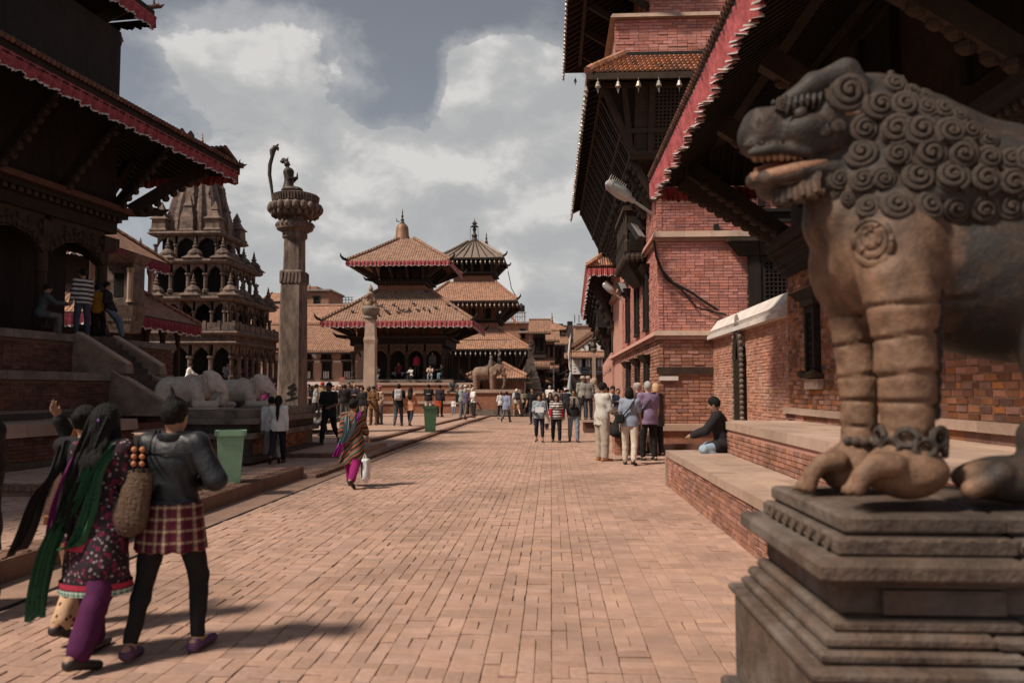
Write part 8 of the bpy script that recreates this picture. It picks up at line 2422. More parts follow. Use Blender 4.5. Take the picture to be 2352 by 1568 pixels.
 # hair
 if hair != 'bald':
  B = new(); c = H - hf * .012 + hu * .020
  B.ell(c,(.088,.104,.110),.02,HM)
  if hair in ('bob','long','pony','plait'): B.ell(H - hf * .03 - hu * .03,(.094,.085,.115),.03,HM)
  if hair == 'bob': B.ell(H - hf * .03 - hu * .075,(.10,.080,.075),.03,HM)
  if hair == 'curly': B.ell(H - hf * .02 - hu * .01,(.115,.115,.125),.03,HM)
  B.ell(H + hf * .10 - hu * .055,(.074,.085,.105),.012,HM,cut=True)
  if hair == 'thin': B.ell(H + hu * .10 + hf * .02,(.07,.09,.05),.01,HM,cut=True)
  bk = J['neck'] - J['fw'] * .085
  if hair == 'long':
   B.chain([H - hf * .06 - hu * .05,bk,J['chest'] - J['fw'] * .135 + J['up'] * .03,J['chest'] - J['fw'] * .14 - J['up'] * .07],[.085,.095,.10,.055],.03,flat=((0,1,0),.42))
   for s in (-1,1): B.chain([H + hr * s * .07 - hu * .04,J['neck'] + hr * s * .085,J['chest'] + hr * s * .10 + J['fw'] * .06 + J['up'] * .06],[.035,.04,.028],.02)
  if hair in ('pony','plait'): B.chain([H - hf * .095 + hu * .01,H - hf * .135 - hu * .03,bk - J['fw'] * .045,J['chest'] - J['fw'] * .17,J['waist'] - J['fw'] * .15],[.035,.042,.045,.042,.02],.02)
  if hair == 'bun': B.ell(H - hf * .105 + hu * .025,(.05,.042,.05),.01,HM)
  if hair == 'topknot': B.ell(H - hf * .05 + hu * .112,(.036,.036,.032),.012,HM); B.chain([H - hf * .05 + hu * .13,H - hf * .06 + hu * .175,H - hf * .075 + hu * .20],[.018,.012,.004],.008)
  B.offset(lambda X,Y,Z: .003 * np.sin(X * 95) * np.sin(Y * 83 + Z * 30)); parts.append(('hair',B.mesh('hair'),'hair'))
 if face:
  m = MB()
  for s in (-1,1): m.ball(H + hr * s * .033 + hf * .086 + hu * .004,(.013,.008,.008),8,5)
  for s in (-1,1): m.ball(H + hr * s * .034 + hf * .093 + hu * .021,(.018,.005,.004),6,4)
  parts.append(('eyes',m.mesh('eyes',smooth=True),'eyes'))
  m = MB(); m.ball(H + hf * .090 - hu * .058,(.022,.009,.007),8,5); parts.append(('mouth',m.mesh('mouth',smooth=True),'mouth'))
 for n in 'LR':
  B = Body(np.minimum(J['heel' + n],J['toe' + n]) - .09,np.maximum(J['heel' + n],J['toe' + n]) + .10,min(h,.016))
  B.cap(J['heel' + n] + J['fd' + n] * .005,J['toe' + n] + J['fd' + n] * .02,.043,.036,.02,flat=((0,0,1),.85)); B.cap(J['heel' + n],J['heel' + n] * .6 + J['ank' + n] * .4,.042,.043,.02)
  parts.append(('shoe',B.mesh('shoe'),'shoe'))
 if hat:
  m = MB(); q = Matrix(((hr[0],hf[0],hu[0]),(hr[1],hf[1],hu[1]),(hr[2],hf[2],hu[2])))
  if hat == 'topi': m.lathe([(.096,.03),(.098,.07),(.088,.135),(.06,.142)],(0,0,0),14)
  elif hat == 'cap': m.lathe([(.096,.035),(.096,.07),(.075,.115),(.03,.132)],(0,0,0),14); m._add([(-.07,.08,.045),(.07,.08,.045),(.06,.17,.03),(-.06,.17,.03)],[(0,1,2,3)])
  elif hat == 'visor': m.lathe([(.097,.035),(.098,.065)],(0,0,0),14); m._add([(-.07,.08,.045),(.07,.08,.045),(.06,.17,.03),(-.06,.17,.03)],[(0,1,2,3)])
  else: m.lathe([(.16,.035),(.17,.045),(.10,.055),(.096,.10),(.08,.145),(.03,.14)],(0,0,0),16)
  m.V = [tuple(q @ Vector(v) + Vector(H)) for v in m.V]; parts.append(('hat',m.mesh('hat',smooth=True),'hat'))
 TPL[key] = (parts,J); return TPL[key]

def person(x,yh,yf,z,rz,label,top=BLACK,bottom=CHAR,hc='k',skin='n',shoe=None,hatc=None,group='people on the square',Y=None,hm=None,**tp):
 """feet at view (x, yf) on the level z, crown at yh; rz: 0 looks away down the street"""
 g = gr(x,yf,z) if Y is None else at(x,yf,Y)
 if Y is not None: g.z = z
 Ht = (yf - yh) / SX * g.y / FPX if hm is None else hm
 parts,J = template(**tp)
 full = max(J['head'][2] + .125,.4); s = Ht / full
 t = thing('person',label,'person',tuple(g),R(rz),group)
 t.scale = (s,s,s); WM[t.name] = WM[t.name] @ Matrix.Diagonal((s,s,s,1))
 mats = {'skin': SKIN[skin],'top': top,'bottom': bottom,'hair': HAIRC[hc],'shoe': shoe or LEATHER,'hat': hatc or CREAM,'eyes': EYE_M,'mouth': LIP_M}
 for nm,me,k in parts:
  o = bpy.data.objects.new(nm,me)
  if not me.materials: me.materials.append(mats[k])
  COL.objects.link(o); o.parent = t; o.material_slots[0].link = 'OBJECT'; o.material_slots[0].material = mats[k]; WM[o.name] = WM[t.name]
 t['_y'] = g.y
 return t,J
def wpt(t,p): return WM[t.name] @ Vector(p)

# ------------------------------------------------------------------ the near walkers, seen from behind
GREEN_SC = C(.028,.095,.05,'dots',(.018,.06,.034),26)
def ribbon(name,parent,rows,mat,inner=True):
 """soft cloth strip through rows of points (local)"""
 m = MB(); m.grid(rows); n = len(rows[0])
 return m.build(name,mat,parent,local=True,smooth=True)
def drape(parent,pts,wid,mat,name,folds=3,across=(1,0,0),n=26,m=9):
 P = [Vector(p) for p in pts]; A_ = Vector(across); rows = []
 def cr(t):
  t *= len(P) - 1; i = min(int(t),len(P) - 2); f = t - i
  p0,p1,p2,p3 = P[max(i - 1,0)],P[i],P[i + 1],P[min(i + 2,len(P) - 1)]
  return .5 * ((2 * p1) + (p2 - p0) * f + (2 * p0 - 5 * p1 + 4 * p2 - p3) * f * f + (3 * p1 - p0 - 3 * p2 + p3) * f ** 3)
 for i in range(n):
  t = i / (n - 1); c = cr(t); w = wid if not hasattr(wid,'__len__') else wid[0] + (wid[1] - wid[0]) * t; r = []
  for j in range(m):
   u = j / (m - 1) - .5; r.append(c + A_ * (u * w) + Vector((0,-.022 * math.sin(u * folds * 6.28 + t * 3) * (.6 + t) - .0 ,.01 * math.sin(u * 9 + t * 7))))
  rows.append(r)
 rows2 = [[p + Vector((0,.007,0)) for p in r] for r in rows]
 mb = MB(); mb.grid(rows); mb.grid([r[::-1] for r in rows2]); mb.grid([rows[-1],rows2[-1]])
 return mb.build(name,mat,parent,local=True,smooth=True)

JACK = mk('dark blue leatherette',(.013,.015,.018),.35,7,.5,.35,24,spec=.4)
t1,J1 = person(386,930,1497,0,-3,'person in a dark jacket, plaid skirt and black leggings with a topknot, seen from behind',top=JACK,bottom=C(.016,.015,.016),skin='n',shoe=C(.16,.09,.17,'stripes',(.06,.03,.07),60),group='walkers in the left foreground',hm=1.56,pose='akimbo',fem=True,sleeve='long',hem='waist',legs='tight',hair='topknot',fat=1.08,h=.0125,jacket=True,hands=True)
p0 = J1['pel']; w0 = J1['waist']
PLAID = C(.085,.010,.022,'plaid',(.42,.30,.20),13,(.02,.016,.022))
B = Body((-.32,-.30,p0[2] - .36),(.32,.30,p0[2] + .2),.0125)
B.cap(p0 + np.array([0,-.005,.06]),p0 + np.array([0,.0,-.26]),.205,.245,.04,flat=((0,1,0),.76)); B.clip((0,0,-1),(0,0,p0[2] - .25)); B.clip((0,0,1),(0,0,p0[2] + .07))
B.offset(lambda X,Y,Z: .006 * np.sin(np.arctan2(Y,X) * 11) * np.clip((p0[2] + .05 - Z) * 4,0,1)); obj('skirt',B.mesh('skirt'),PLAID,t1)
m = MB(); m.tube([w0 + np.array([math.cos(a) * .175,math.sin(a) * .135 - .01,-.085]) for a in np.linspace(0,6.283,24)],.018,6,caps=False); m.build('hem_band',JACK,t1,local=True,smooth=True)
m = MB(); n0 = J1['neck']; m.tube([n0 + np.array([math.cos(a) * .088,math.sin(a) * .085 - .01,.012 + .012 * math.sin(a)]) for a in np.linspace(-3.6,.45,16)],.020,6,flat=1.6); m.build('collar',JACK,t1,local=True,smooth=True)
m = MB(); m.tube([J1['shL'] + np.array([-.01,-.098,-.05]),J1['chest'] + np.array([0,-.150,.075]),J1['shR'] + np.array([.01,-.098,-.05])],.006,5); m.build('back_seam',BLACK,t1,local=True)
bag = thing('shoulder_bag','woven brown shoulder bag with wooden beads on the person in the dark jacket','bag',tuple(wpt(t1,J1['elL'])))
a = wpt(t1,J1['shL']) + Vector((.05,-.10,.03)); b = wpt(t1,J1['waist']) + Vector((-.135,-.19,-.02))
B = Body((b.x - .2,b.y - .14,b.z - .32),(b.x + .2,b.y + .14,b.z + .25),.0125)
B.cap(b + Vector((.03,0,.10)),b + Vector((-.035,0,-.13)),.075,.118,.03,flat=((0,1,0),.55)); B.clip((0,0,1),b + Vector((0,0,.155)))
B.offset(lambda X,Y,Z: .006 * np.sin((X + Z * .8) * 150) * np.sin((X - Z * .8) * 120))
obj('pouch',B.mesh('pouch',xf=WM[bag.name].inverted()),mk('woven straw',(.11,.07,.047),.45,40,.85,.8,60),bag,None)
for s in (-1,1):
 MB().tube([b + Vector((.03 + s * .03,-.03,.14)),b + Vector((.035 + s * .022,-.045,.28)),a + Vector((s * .018,-.02,-.08)),a + Vector((s * .012,.06,.06)),a + Vector((s * .012,.13,.0))],.007,6).build('strap',BLACK,bag,smooth=True)
 for k in range(3): MB().ball(b + Vector((.034 + s * .025,-.045,.19 + k * .042)),.017,10,7).build('bead',mk('wooden bead',(.42,.17,.08),.3,8,.45,.1),bag,smooth=True)

PAIS = C(.025,.016,.022,'blotch',(.26,.22,.22),30,(.16,.018,.05))
t2,J2 = person(212,958,1512,0,-12,'woman with very long black hair, green scarf, patterned tunic and purple trousers',top=PAIS,bottom=C(.075,.014,.06),skin='n',group='walkers in the left foreground',hm=1.52,pose='linked',fem=True,sleeve='elbow',hem='kurta',legs='long',hair='long',fat=1.0,h=.0125,loose=.012,hands=True)
p0 = J2['pel']
for (dz,hh,mt,nm) in ((-.19,.05,C(.42,.035,.07),'red_band'),(-.435,.035,C(.36,.03,.06),'hem_band'),(-.475,.035,C(.45,.50,.46,'check',(.05,.14,.09),36),'hem_trim')):
 m = MB(); e = p0 * .5 + (J2['kneeL'] + J2['kneeR']) * .25; c = p0 + (e - p0) * (-dz / max(.05,p0[2] - e[2])); r = .165 + .02 - dz * .12
 rw = [[(c[0] + (r + .012) * math.cos(q),c[1] + (r + .012) * .77 * math.sin(q),p0[2] + dz + k * hh) for q in np.linspace(0,6.283,30)] for k in (0,1)]
 m.grid(rw); m.build(nm,mt,t2,local=True,smooth=True)
for n in 'LR':
 c = J2['el' + n] * .62 + J2['wr' + n] * .38; d = J2['hdir' + n]
 MB().tube([c - d * .018,c + d * .03],.070,12).build('cuff',C(.42,.035,.09,'dots',(.6,.62,.58),40),t2,local=True,smooth=True)
ch = J2['chest']
drape(t2,[J2['shR'] + np.array([-.02,.10,-.02]),J2['shR'] + np.array([-.035,-.02,.075]),ch + np.array([.06,-.165,.03]),J2['waist'] + np.array([-.02,-.185,-.02]),p0 + np.array([-.16,-.20,-.12]),p0 + np.array([-.28,-.17,-.42]),p0 + np.array([-.36,-.12,-.66])],(.10,.17),GREEN_SC,'scarf',4,(.9,.1,.3))
drape(t2,[J2['shR'] + np.array([-.01,-.04,.07]),ch + np.array([.10,-.15,.0]),J2['waist'] + np.array([.07,-.165,-.06]),p0 + np.array([.02,-.185,-.12]),p0 + np.array([-.06,-.2,-.16])],(.09,.12),GREEN_SC,'scarf_fold',3,(.9,.1,.2))
drape(t2,[J2['shL'] + np.array([.03,-.03,.06]),ch + np.array([-.13,-.15,-.02]),J2['waist'] + np.array([-.2,-.15,-.1]),p0 + np.array([-.25,-.14,-.22])],(.08,.08),C(.16,.02,.12),'purple_drape',2,(.8,.1,.3))
hh = J2['head']
drape(t2,[hh + J2['hu'] * .03 - J2['hf'] * .10,J2['neck'] + np.array([-.01,-.15,.02]),ch + np.array([-.04,-.185,.0]),J2['waist'] + np.array([-.07,-.20,.02]),p0 + np.array([-.09,-.2,.04]),p0 + np.array([-.1,-.19,-.06])],(.15,.13),HAIRC['k'],'long_hair',5,(1,0,.05))
m = MB(); m.ball(hh - J2['hf'] * .118 + J2['hr'] * .02 - J2['hu'] * .005,.011,8,6); m.build('hair_clip',C(.3,.12,.45),t2,local=True)

CRM = C(.52,.34,.21,'blotch',(.07,.03,.025),16)
t3,J3 = person(176,962,1445,0,-4,'woman in black beyond the green scarf, one hand raised to her head, cream printed trousers',top=C(.014,.013,.014),bottom=CRM,group='walkers in the left foreground',hm=1.50,pose='raise',fem=True,hem='thigh',hair='bun',h=.0125,loose=.014,hands=True)
drape(t3,[J3['shL'] + np.array([.04,-.08,.04]),J3['chest'] + np.array([-.12,-.17,-.05]),J3['waist'] + np.array([-.24,-.16,-.05]),J3['pel'] + np.array([-.36,-.12,-.18]),J3['pel'] + np.array([-.46,-.08,-.34])],(.12,.2),C(.016,.015,.016),'black_shawl',3,(.8,.1,.4))
bag = thing('handbag','brown leather bucket bag with tan straps and base hanging by the woman in black','bag',tuple(at(132,1150,5.35)))
q = lambda x,y: at(x,y,5.35)
B = Body(tuple(q(70,1220) - Vector((.05,.15,.05))),tuple(q(200,1020) + Vector((.05,.15,.05))),.013); B.cap(q(152,1085),q(128,1175),.05,.078,.02,flat=((0,1,0),.6)); B.clip((0,0,1),q(150,1072))
obj('pouch',B.mesh('pouch',xf=WM[bag.name].inverted()),mk('brown leather',(.085,.038,.026),.35,9,.45,.25,spec=.45),bag)
TAN = mk('tan leather',(.36,.15,.055),.25,9,.5,.2)
MB().tube([q(126,1183),q(121,1200)],[.086,.080],14,flat=.62).build('base_band',TAN,bag,smooth=True)
for dx in (0,16): MB().tube([q(146 + dx,1085),q(154 + dx,1045),q(163 + dx * .6,1012),q(172,985)],.012,6,flat=.5).build('strap',TAN,bag,smooth=True)
t4,J4 = person(-88,950,1400,0,40,'person in a black coat cut off by the left edge of the picture',top=BLACK,bottom=C(.016,.015,.016),group='walkers in the left foreground',hm=1.6,pose='walk',fem=True,hem='kurta',h=.016,loose=.03)

# the woman with the white bag
MULTI = C(.030,.028,.035,'diag',(.30,.10,.04),11,(.10,.16,.13))
t5,J5 = person(808,921,1117,0,-2,'woman walking away in a striped tunic, teal and magenta scarf and magenta trousers',top=MULTI,bottom=C(.24,.012,.11),hm=1.46,pose='walk',fem=True,sleeve='elbow',hem='kurta',hair='bun',fat=1.1,h=.016,loose=.012,hands=True)
TEAL,MAG = C(.16,.22,.25),C(.30,.02,.25)
ch = J5['chest']; p0 = J5['pel']
drape(t5,[J5['shL'] + np.array([.05,.10,.0]),J5['shL'] + np.array([.06,-.02,.075]),ch + np.array([-.07,-.165,.0]),J5['waist'] + np.array([-.09,-.185,-.05]),p0 + np.array([-.16,-.2,-.06])],(.10,.12),TEAL,'scarf',3,(1,0,.1))
drape(t5,[p0 + np.array([-.15,-.2,-.04]),p0 + np.array([-.20,-.19,-.16]),p0 + np.array([-.26,-.17,-.30])],(.12,.15),MAG,'scarf_end',3,(1,0,.1))
drape(t5,[J5['shR'] + np.array([-.02,.10,.0]),J5['shR'] + np.array([-.05,-.02,.075]),ch + np.array([.08,-.165,-.02]),J5['waist'] + np.array([-.02,-.195,-.06]),p0 + np.array([-.1,-.205,-.06])],(.09,.10),TEAL,'scarf',3,(1,0,.3))
drape(t5,[J5['shR'] + np.array([.0,.10,.02]),J5['shR'] + np.array([-.01,-.03,.082]),ch + np.array([.11,-.15,.04])],(.10,.08),MAG,'scarf_shoulder',2,(1,0,.2))
bag = thing('carrier_bag','white plastic carrier bag in the hand of the woman in magenta trousers','bag',tuple(at(841,1070,13.0)))
q = lambda x,y,d=0: at(x,y,13.05) + Vector((0,d,0))
B = Body(tuple(q(820,1110) - Vector((.05,.2,.05))),tuple(q(860,1030) + Vector((.05,.2,.05))),.014); B.box(q(840,1076),(.055,.10,.17),.03,.02); B.ell(q(840,1090),(.068,.12,.12),.03); B.offset(lambda X,Y,Z: .006 * np.sin(Z * 40 + X * 60)); B.clip((0,0,1),q(840,1052))
obj('pouch',B.mesh('pouch',xf=WM[bag.name].inverted()),C(.66,.68,.70),bag)
for d in (-.05,.05): MB().tube([q(834,1054,d),q(838,1040,0),q(843,1054,d)],.007,5).build('handle',WHITEC,bag)
MB().box(q(845,1).x,q(848,1).x,q(1,1).y - .11,q(1,1).y - .105,q(840,1095).z,q(840,1058).z).build('dark_stripe',BLACK,bag)

# ------------------------------------------------------------------ everyone else: (x, crown, feet, level, heading, label, colours, build)
P_ = person
m_,f_ = dict(),dict(fem=True)
Zp,Zc,Zl,Ze = .2,.17,.065,.135
P_(637,906,1064,Zl,12,'girl in a white hooded top with a long black ponytail walking away',WHITEC,C(.02,.022,.03),skin='n',pose='walk2',fem=True,hem='hip',legs='long',hair='pony',h=.018,hands=True)
P_(622,908,1062,Zl,30,'person in a pale jacket and grey trousers half hidden by the ponytailed girl',C(.5,.5,.5),GREYC,pose='walk',hem='hip',h=.022)
P_(755,876,1020,Zc,172,'dark man in a black shirt and trousers strolling towards the camera',BLACK,C(.014,.013,.014),skin='d',pose='stroll_f',sleeve='half',hem='shirt',face=True,fat=1.08,h=.018,hands=True)
P_(722,917,984,.13,-75,'man in a light grey tee seated on the base of the tall pillar',C(.36,.35,.34),CHAR,pose='slump',sleeve='half',Y=25.6,hm=1.02)
row = [
 (700,884,966,-100,'tourist in cream with a white brimmed hat left of the crowd',CREAM,C(.12,.11,.10),'w','t',WHITEC,dict(pose='hold',hat='brim',sleeve='half')),
 (708,880,964,170,'man in black standing behind the white brimmed hat',BLACK,BLACK,'k','n',None,dict(pose='stand')),
 (724,880,967,-70,'person in a black and white striped tee with a white bag',C(.60,.60,.60,'stripes',(.03,.03,.04),18),BLACK,'k','n',None,dict(pose='front',sleeve='half')),
 (740,876,964,175,'man in a red cap and khaki shirt',C(.24,.18,.11),CHAR,'k','n',C(.40,.02,.02),dict(pose='stand',hat='cap')),
 (771,884,962,160,'woman in dark glasses with fair hair in the crowd',GREYC,CHAR,'b','t',None,dict(pose='stand',fem=True,hair='bob')),
 (779,883,962,185,'tourist in a pale cap behind the dark man',C(.3,.3,.28),CHAR,'g','t',CREAM,dict(pose='photo',hat='cap')),
 (790,881,967,5,'man in a black jacket and grey trousers with his back turned',BLACK,C(.10,.10,.10),'k','n',None,dict(pose='front',jacket=True)),
 (800,877,965,200,'man in black facing the crowd with arms crossed',BLACK,BLACK,'k','n',None,dict(pose='cross')),
 (814,878,966,190,'bald man with sunglasses pushed up, dark jacket',C(.04,.04,.05),CHAR,'k','n',None,dict(pose='cross',hair='bald')),
 (832,886,974,150,'man in a black sweater with a white collar and tan trousers',BLACK,KHAKI,'k','n',None,dict(pose='step',fat=1.05)),
 (846,885,970,10,'woman with loose brown hair in a brown jacket',C(.10,.05,.03),CHAR,'n','n',None,dict(pose='stand',fem=True,hair='curly')),
 (858,886,975,175,'man in a brown suit and a black topi looking down',C(.15,.075,.032),C(.13,.065,.03),'k','n',C(.03,.03,.03),dict(pose='front',hat='topi',hem='thigh')),
 (872,885,973,130,'man in a pinkish shirt and a patterned pink topi',C(.42,.28,.23),C(.10,.095,.09),'g','n',C(.40,.10,.16,'dots',(.5,.4,.4),60),dict(pose='behind',hat='topi')),
 (915,880,977,6,'man in black with a silver grey backpack walking off',BLACK,C(.05,.06,.08),'k','n',None,dict(pose='walk2',sleeve='half',hem='shirt')),
 (942,888,977,-6,'woman in an orange and cream top with long hair and slim jeans',C(.50,.26,.16,'blotch',(.36,.08,.03),7),C(.03,.04,.06),'k','n',None,dict(pose='walk',fem=True,hem='thigh',legs='tight',hair='long')),
 (984,881,957,3,'man in a black vest with lettering and light grey trousers',BLACK,C(.46,.42,.39),'k','n',None,dict(pose='stand',sleeve='half',fat=1.05)),
 (1010,882,956,-20,'young man in dark clothes carrying a flat orange bag',C(.03,.022,.032),C(.03,.03,.035),'k','n',None,dict(pose='stand')),
 (1058,883,961,-70,'grey haired man in a green shirt with a black shoulder bag',C(.22,.27,.25),C(.12,.15,.17),'g','t',None,dict(pose='stand',sleeve='half',fat=1.1)),
 (1069,890,962,-40,'grey haired woman in a purple top and brown trousers',C(.10,.085,.15),C(.14,.12,.10),'g','t',None,dict(pose='hold',fem=True,sleeve='half',hair='bob')),
 (1088,888,958,120,'older man in a white shirt and black trousers talking',WHITEC,C(.03,.03,.03),'g','t',None,dict(pose='front',sleeve='half',fat=1.12)),
 (1108,895,950,175,'woman in a flowered orange dress and brown hat',C(.55,.28,.16,'blotch',(.3,.06,.08),14),C(.22,.09,.04),'n','t',BROWN,dict(pose='front',fem=True,hat='brim',hem='thigh',sleeve='elbow')),
 (1150,898,961,20,'woman in a white visor and black and white top',C(.6,.6,.6),BLACK,'n','t',WHITEC,dict(pose='hold',fem=True,hat='visor',legs='crop')),
 (1163,898,968,-18,'person in a loose blue shirt with rolled sleeves and grey trousers',C(.22,.26,.37),C(.10,.10,.10),'k','t',None,dict(pose='walk2',hem='thigh')),
 (1187,892,956,15,'white haired man in khaki shorts with a dark backpack',C(.5,.5,.49),C(.34,.22,.12),'w','t',None,dict(pose='walk',legs='short',sleeve='half')),
 (1205,896,951,5,'hiker with a green and tan backpack walking away',C(.40,.33,.25),C(.04,.045,.045),'n','t',None,dict(pose='step')),
 (1223,890,974,165,'young man in a black tee with earphones',BLACK,C(.07,.08,.10),'k','n',None,dict(pose='step',sleeve='half',face=True)),
 (1239,905,1014,178,'smiling woman in a light denim jacket holding a paper map',C(.24,.29,.33),C(.022,.025,.045),'k','n',None,dict(pose='hold',fem=True,legs='crop',hair='bob',face=True,jacket=True,h=.018)),
 (1249,899,986,176,'woman in a black cardigan just behind the denim jacket',C(.03,.025,.025),C(.03,.03,.03),'k','n',None,dict(pose='step',fem=True,hair='bob',face=True)),
 (1264,900,985,182,'woman in black between the denim jacket and the striped jumper',C(.025,.022,.024),C(.12,.15,.19),'k','n',None,dict(pose='step',fem=True,hair='long',face=True)),
 (1278,905,1015,180,'woman in a black and white striped jumper with red sleeves looking down',C(.66,.62,.57,'stripes',(.02,.02,.03),11),C(.016,.016,.019),'k','n',None,dict(pose='step',fem=True,hair='long',face=True,fat=1.12,h=.018)),
 (1318,894,1014,182,'woman in glasses and a knitted scarf with a hand on her brow, jeans',BLACK,C(.19,.24,.30),'k','n',None,dict(pose='brow',fem=True,hair='bob',face=True,fat=1.08,h=.018)),
 (1263,884,955,0,'balding man in white with dark suspenders deep in the crowd',WHITEC,CHAR,'g','t',None,dict(pose='stand',hair='thin',sleeve='half',fat=1.12)),
 (1283,891,960,178,'woman with a white headband among the street crowd',C(.16,.12,.12),CHAR,'k','n',None,dict(pose='step',fem=True,hair='bob',face=True)),
 (1300,892,963,5,'man in a white topi and black waistcoat walking away',C(.03,.03,.035),CHAR,'k','n',WHITEC,dict(pose='step',hat='topi')),
 (1339,874,942,4,'man in a grey shirt and tan brimmed hat on the step',C(.26,.26,.235),C(.05,.06,.08),'g','t',C(.36,.28,.21),dict(pose='stand',hat='brim')),
 (1351,875,942,-20,'second hatted man in a checked shirt on the step',C(.26,.24,.22,'check',(.08,.08,.08),40),BLACK,'g','t',C(.34,.26,.20),dict(pose='stand',hat='brim')),
]
lv = lambda x,yf: Ze if (x < 1100 and yf < 978) else (Zl if x < 1112 else 0)
who = {}
for (x,yh,yf,rz,lb,tp,bt,hr_,sk_,ht,kw) in row:
 z = lv(x,yf)
 if x in (1339,1351): z = .48; kw = dict(kw)
 if x in (1339,1351): who[x] = P_(x,yh,yf,z,rz,lb,tp,bt,hc=hr_,skin=sk_,hatc=ht,Y=31.0,hm=1.66,**kw)
 else: who[x] = P_(x,yh,yf,z,rz,lb,tp,bt,hc=hr_,skin=sk_,hatc=ht,**{**dict(h=.024),**kw})
# the group beside the red palace
who['w'] = P_(1383,879,1057,0,-62,'man in a white sweater, cargo trousers and tan shoes',C(.48,.46,.42),C(.38,.32,.26),shoe=C(.38,.15,.055),pose='front',hem='shirt',loose=.02,h=.016,face=True,fat=1.05,hands=True)
who['b'] = P_(1412,898,1025,0,-80,'man in a black jacket bending on the brick seat, hand at his face',BLACK,C(.045,.055,.06),pose='slump',jacket=True,h=.018,Y=20.0,hm=1.28)
who['t'] = P_(1447,890,1066,0,-16,'woman in a blue tee and beige jeans with a black shoulder strap',C(.25,.29,.37),C(.55,.48,.40),pose='step',fem=True,sleeve='half',hem='hip',hair='bob',fat=1.08,h=.016,hands=True)
who['p'] = P_(1490,877,1056,0,20,'tall man in a purple checked shirt and black trousers',C(.33,.25,.38,'check',(.15,.10,.19),46),C(.016,.016,.016),hc='g',skin='t',pose='stand',sleeve='half',hem='shirt',fat=1.16,h=.016,hands=True)
P_(1463,878,1040,0,-110,'pink faced balding man in brown behind the blue tee',C(.10,.065,.045),C(.13,.085,.06),hc='g',skin='t',pose='front',hair='thin',h=.022)
P_(1508,881,1046,0,40,'blonde woman in a dark green cardigan at the back of the group',C(.05,.06,.058),BLACK,'b','t',pose='stand',fem=True,hem='thigh',hair='bob',h=.022)
for (x,yh,yf,rz,lb,tp,sk_,kw) in ((1429,887,985,150,'man in a plaid shirt against the palace wall',C(.40,.30,.24,'check',(.16,.10,.08),30),'n',dict(pose='stand')),(1411,886,978,160,'person in pale clothes seated along the palace ledge',C(.45,.42,.40),'n',dict(pose='sit')),
 (1403,888,972,120,'person in dark red further along the palace ledge',C(.14,.04,.04),'n',dict(pose='sit')),(1395,889,968,170,'man in black standing by the palace ledge',BLACK,'n',dict(pose='stand')),(1420,892,985,190,'person in a navy top leaning on the palace wall',NAVY,'n',dict(pose='cross'))):
 P_(x,yh,yf,0,rz,lb,tp,CHAR,skin=sk_,h=.026,**kw)
P_(1662,919,1026,.6,75,'man in a black jacket and pale blue jeans seated on the terrace step',C(.022,.02,.022),C(.30,.40,.50),pose='floor',jacket=True,h=.016,Y=13.3,hm=.90)
# deeper and seated figures
deep = [(954,884,940,-60,'man in a pink shirt pointing up',C(.42,.19,.20),'point',0),(966,880,938,-80,'man in a black jacket with a rucksack looking up',BLACK,'walk',0),(999,884,938,0,'man in a white shirt behind the orange bag',WHITEC,'stand',0),(1069,884,952,20,'person in a white sun hat behind the green shirt',C(.45,.4,.35),'stand','brim'),
  (1079,881,950,150,'man with both hands behind his head in a beige vest',C(.45,.38,.30),'photo',0),(1096,915,950,160,'woman in magenta crouching near the kerb',C(.26,.015,.14),'slump',0),(1135,900,950,20,'man in grey by the elephant plinth',GREYC,'stand',0),(1120,905,948,-160,'person in black near the flowered dress',BLACK,'stand',0),
  (884,881,935,170,'dark haired person in black by the temple platform',BLACK,'stand',0),(876,882,935,190,'person in brown by the temple platform',BROWN,'stand',0),(735,883,958,170,'bystander in grey behind the striped tee',GREYC,'stand',0),(764,884,955,200,'bystander in blue behind the dark man',C(.12,.16,.24),'stand',0),(822,884,955,170,'bystander in a white shirt behind the sweater',WHITEC,'stand',0),(806,886,952,150,'bystander in pink far in the crowd',C(.5,.2,.28),'stand',0),
  (1213,897,945,170,'far walker in dark red',C(.16,.05,.05),'step',0),(1231,897,942,10,'far walker in grey green',C(.16,.18,.15),'step',0),(1255,898,940,180,'far walker in pale pink',C(.5,.35,.33),'step',0),(1272,893,938,0,'far walker in light blue',C(.3,.4,.45),'step',0),(1290,894,945,175,'far walker in white and brown',C(.6,.55,.5),'step',0),(1309,892,945,185,'far walker in a turquoise shirt',C(.3,.45,.45),'step',0),(1325,894,940,10,'far walker in black',BLACK,'walk',0),(1243,896,938,170,'far walker in a white cap',C(.25,.2,.2),'step','cap'),(1296,888,935,180,'far walker in a red checked scarf',C(.4,.12,.1),'stand','brim'),(1180,899,945,30,'far walker in purple beside the backpack',C(.16,.06,.2),'step',0),(1195,898,944,170,'far walker in beige',CREAM,'step',0)]
for k,(x,yh,yf,rz,lb,tp,po,ht) in enumerate(deep):
 P_(x,yh,yf,Ze if x < 1100 else 0,rz,lb,tp,(CHAR,KHAKI,NAVY,BLACK)[k % 4],'k','nnt'[k % 3],pose=po,hat=ht or None,h=.03)
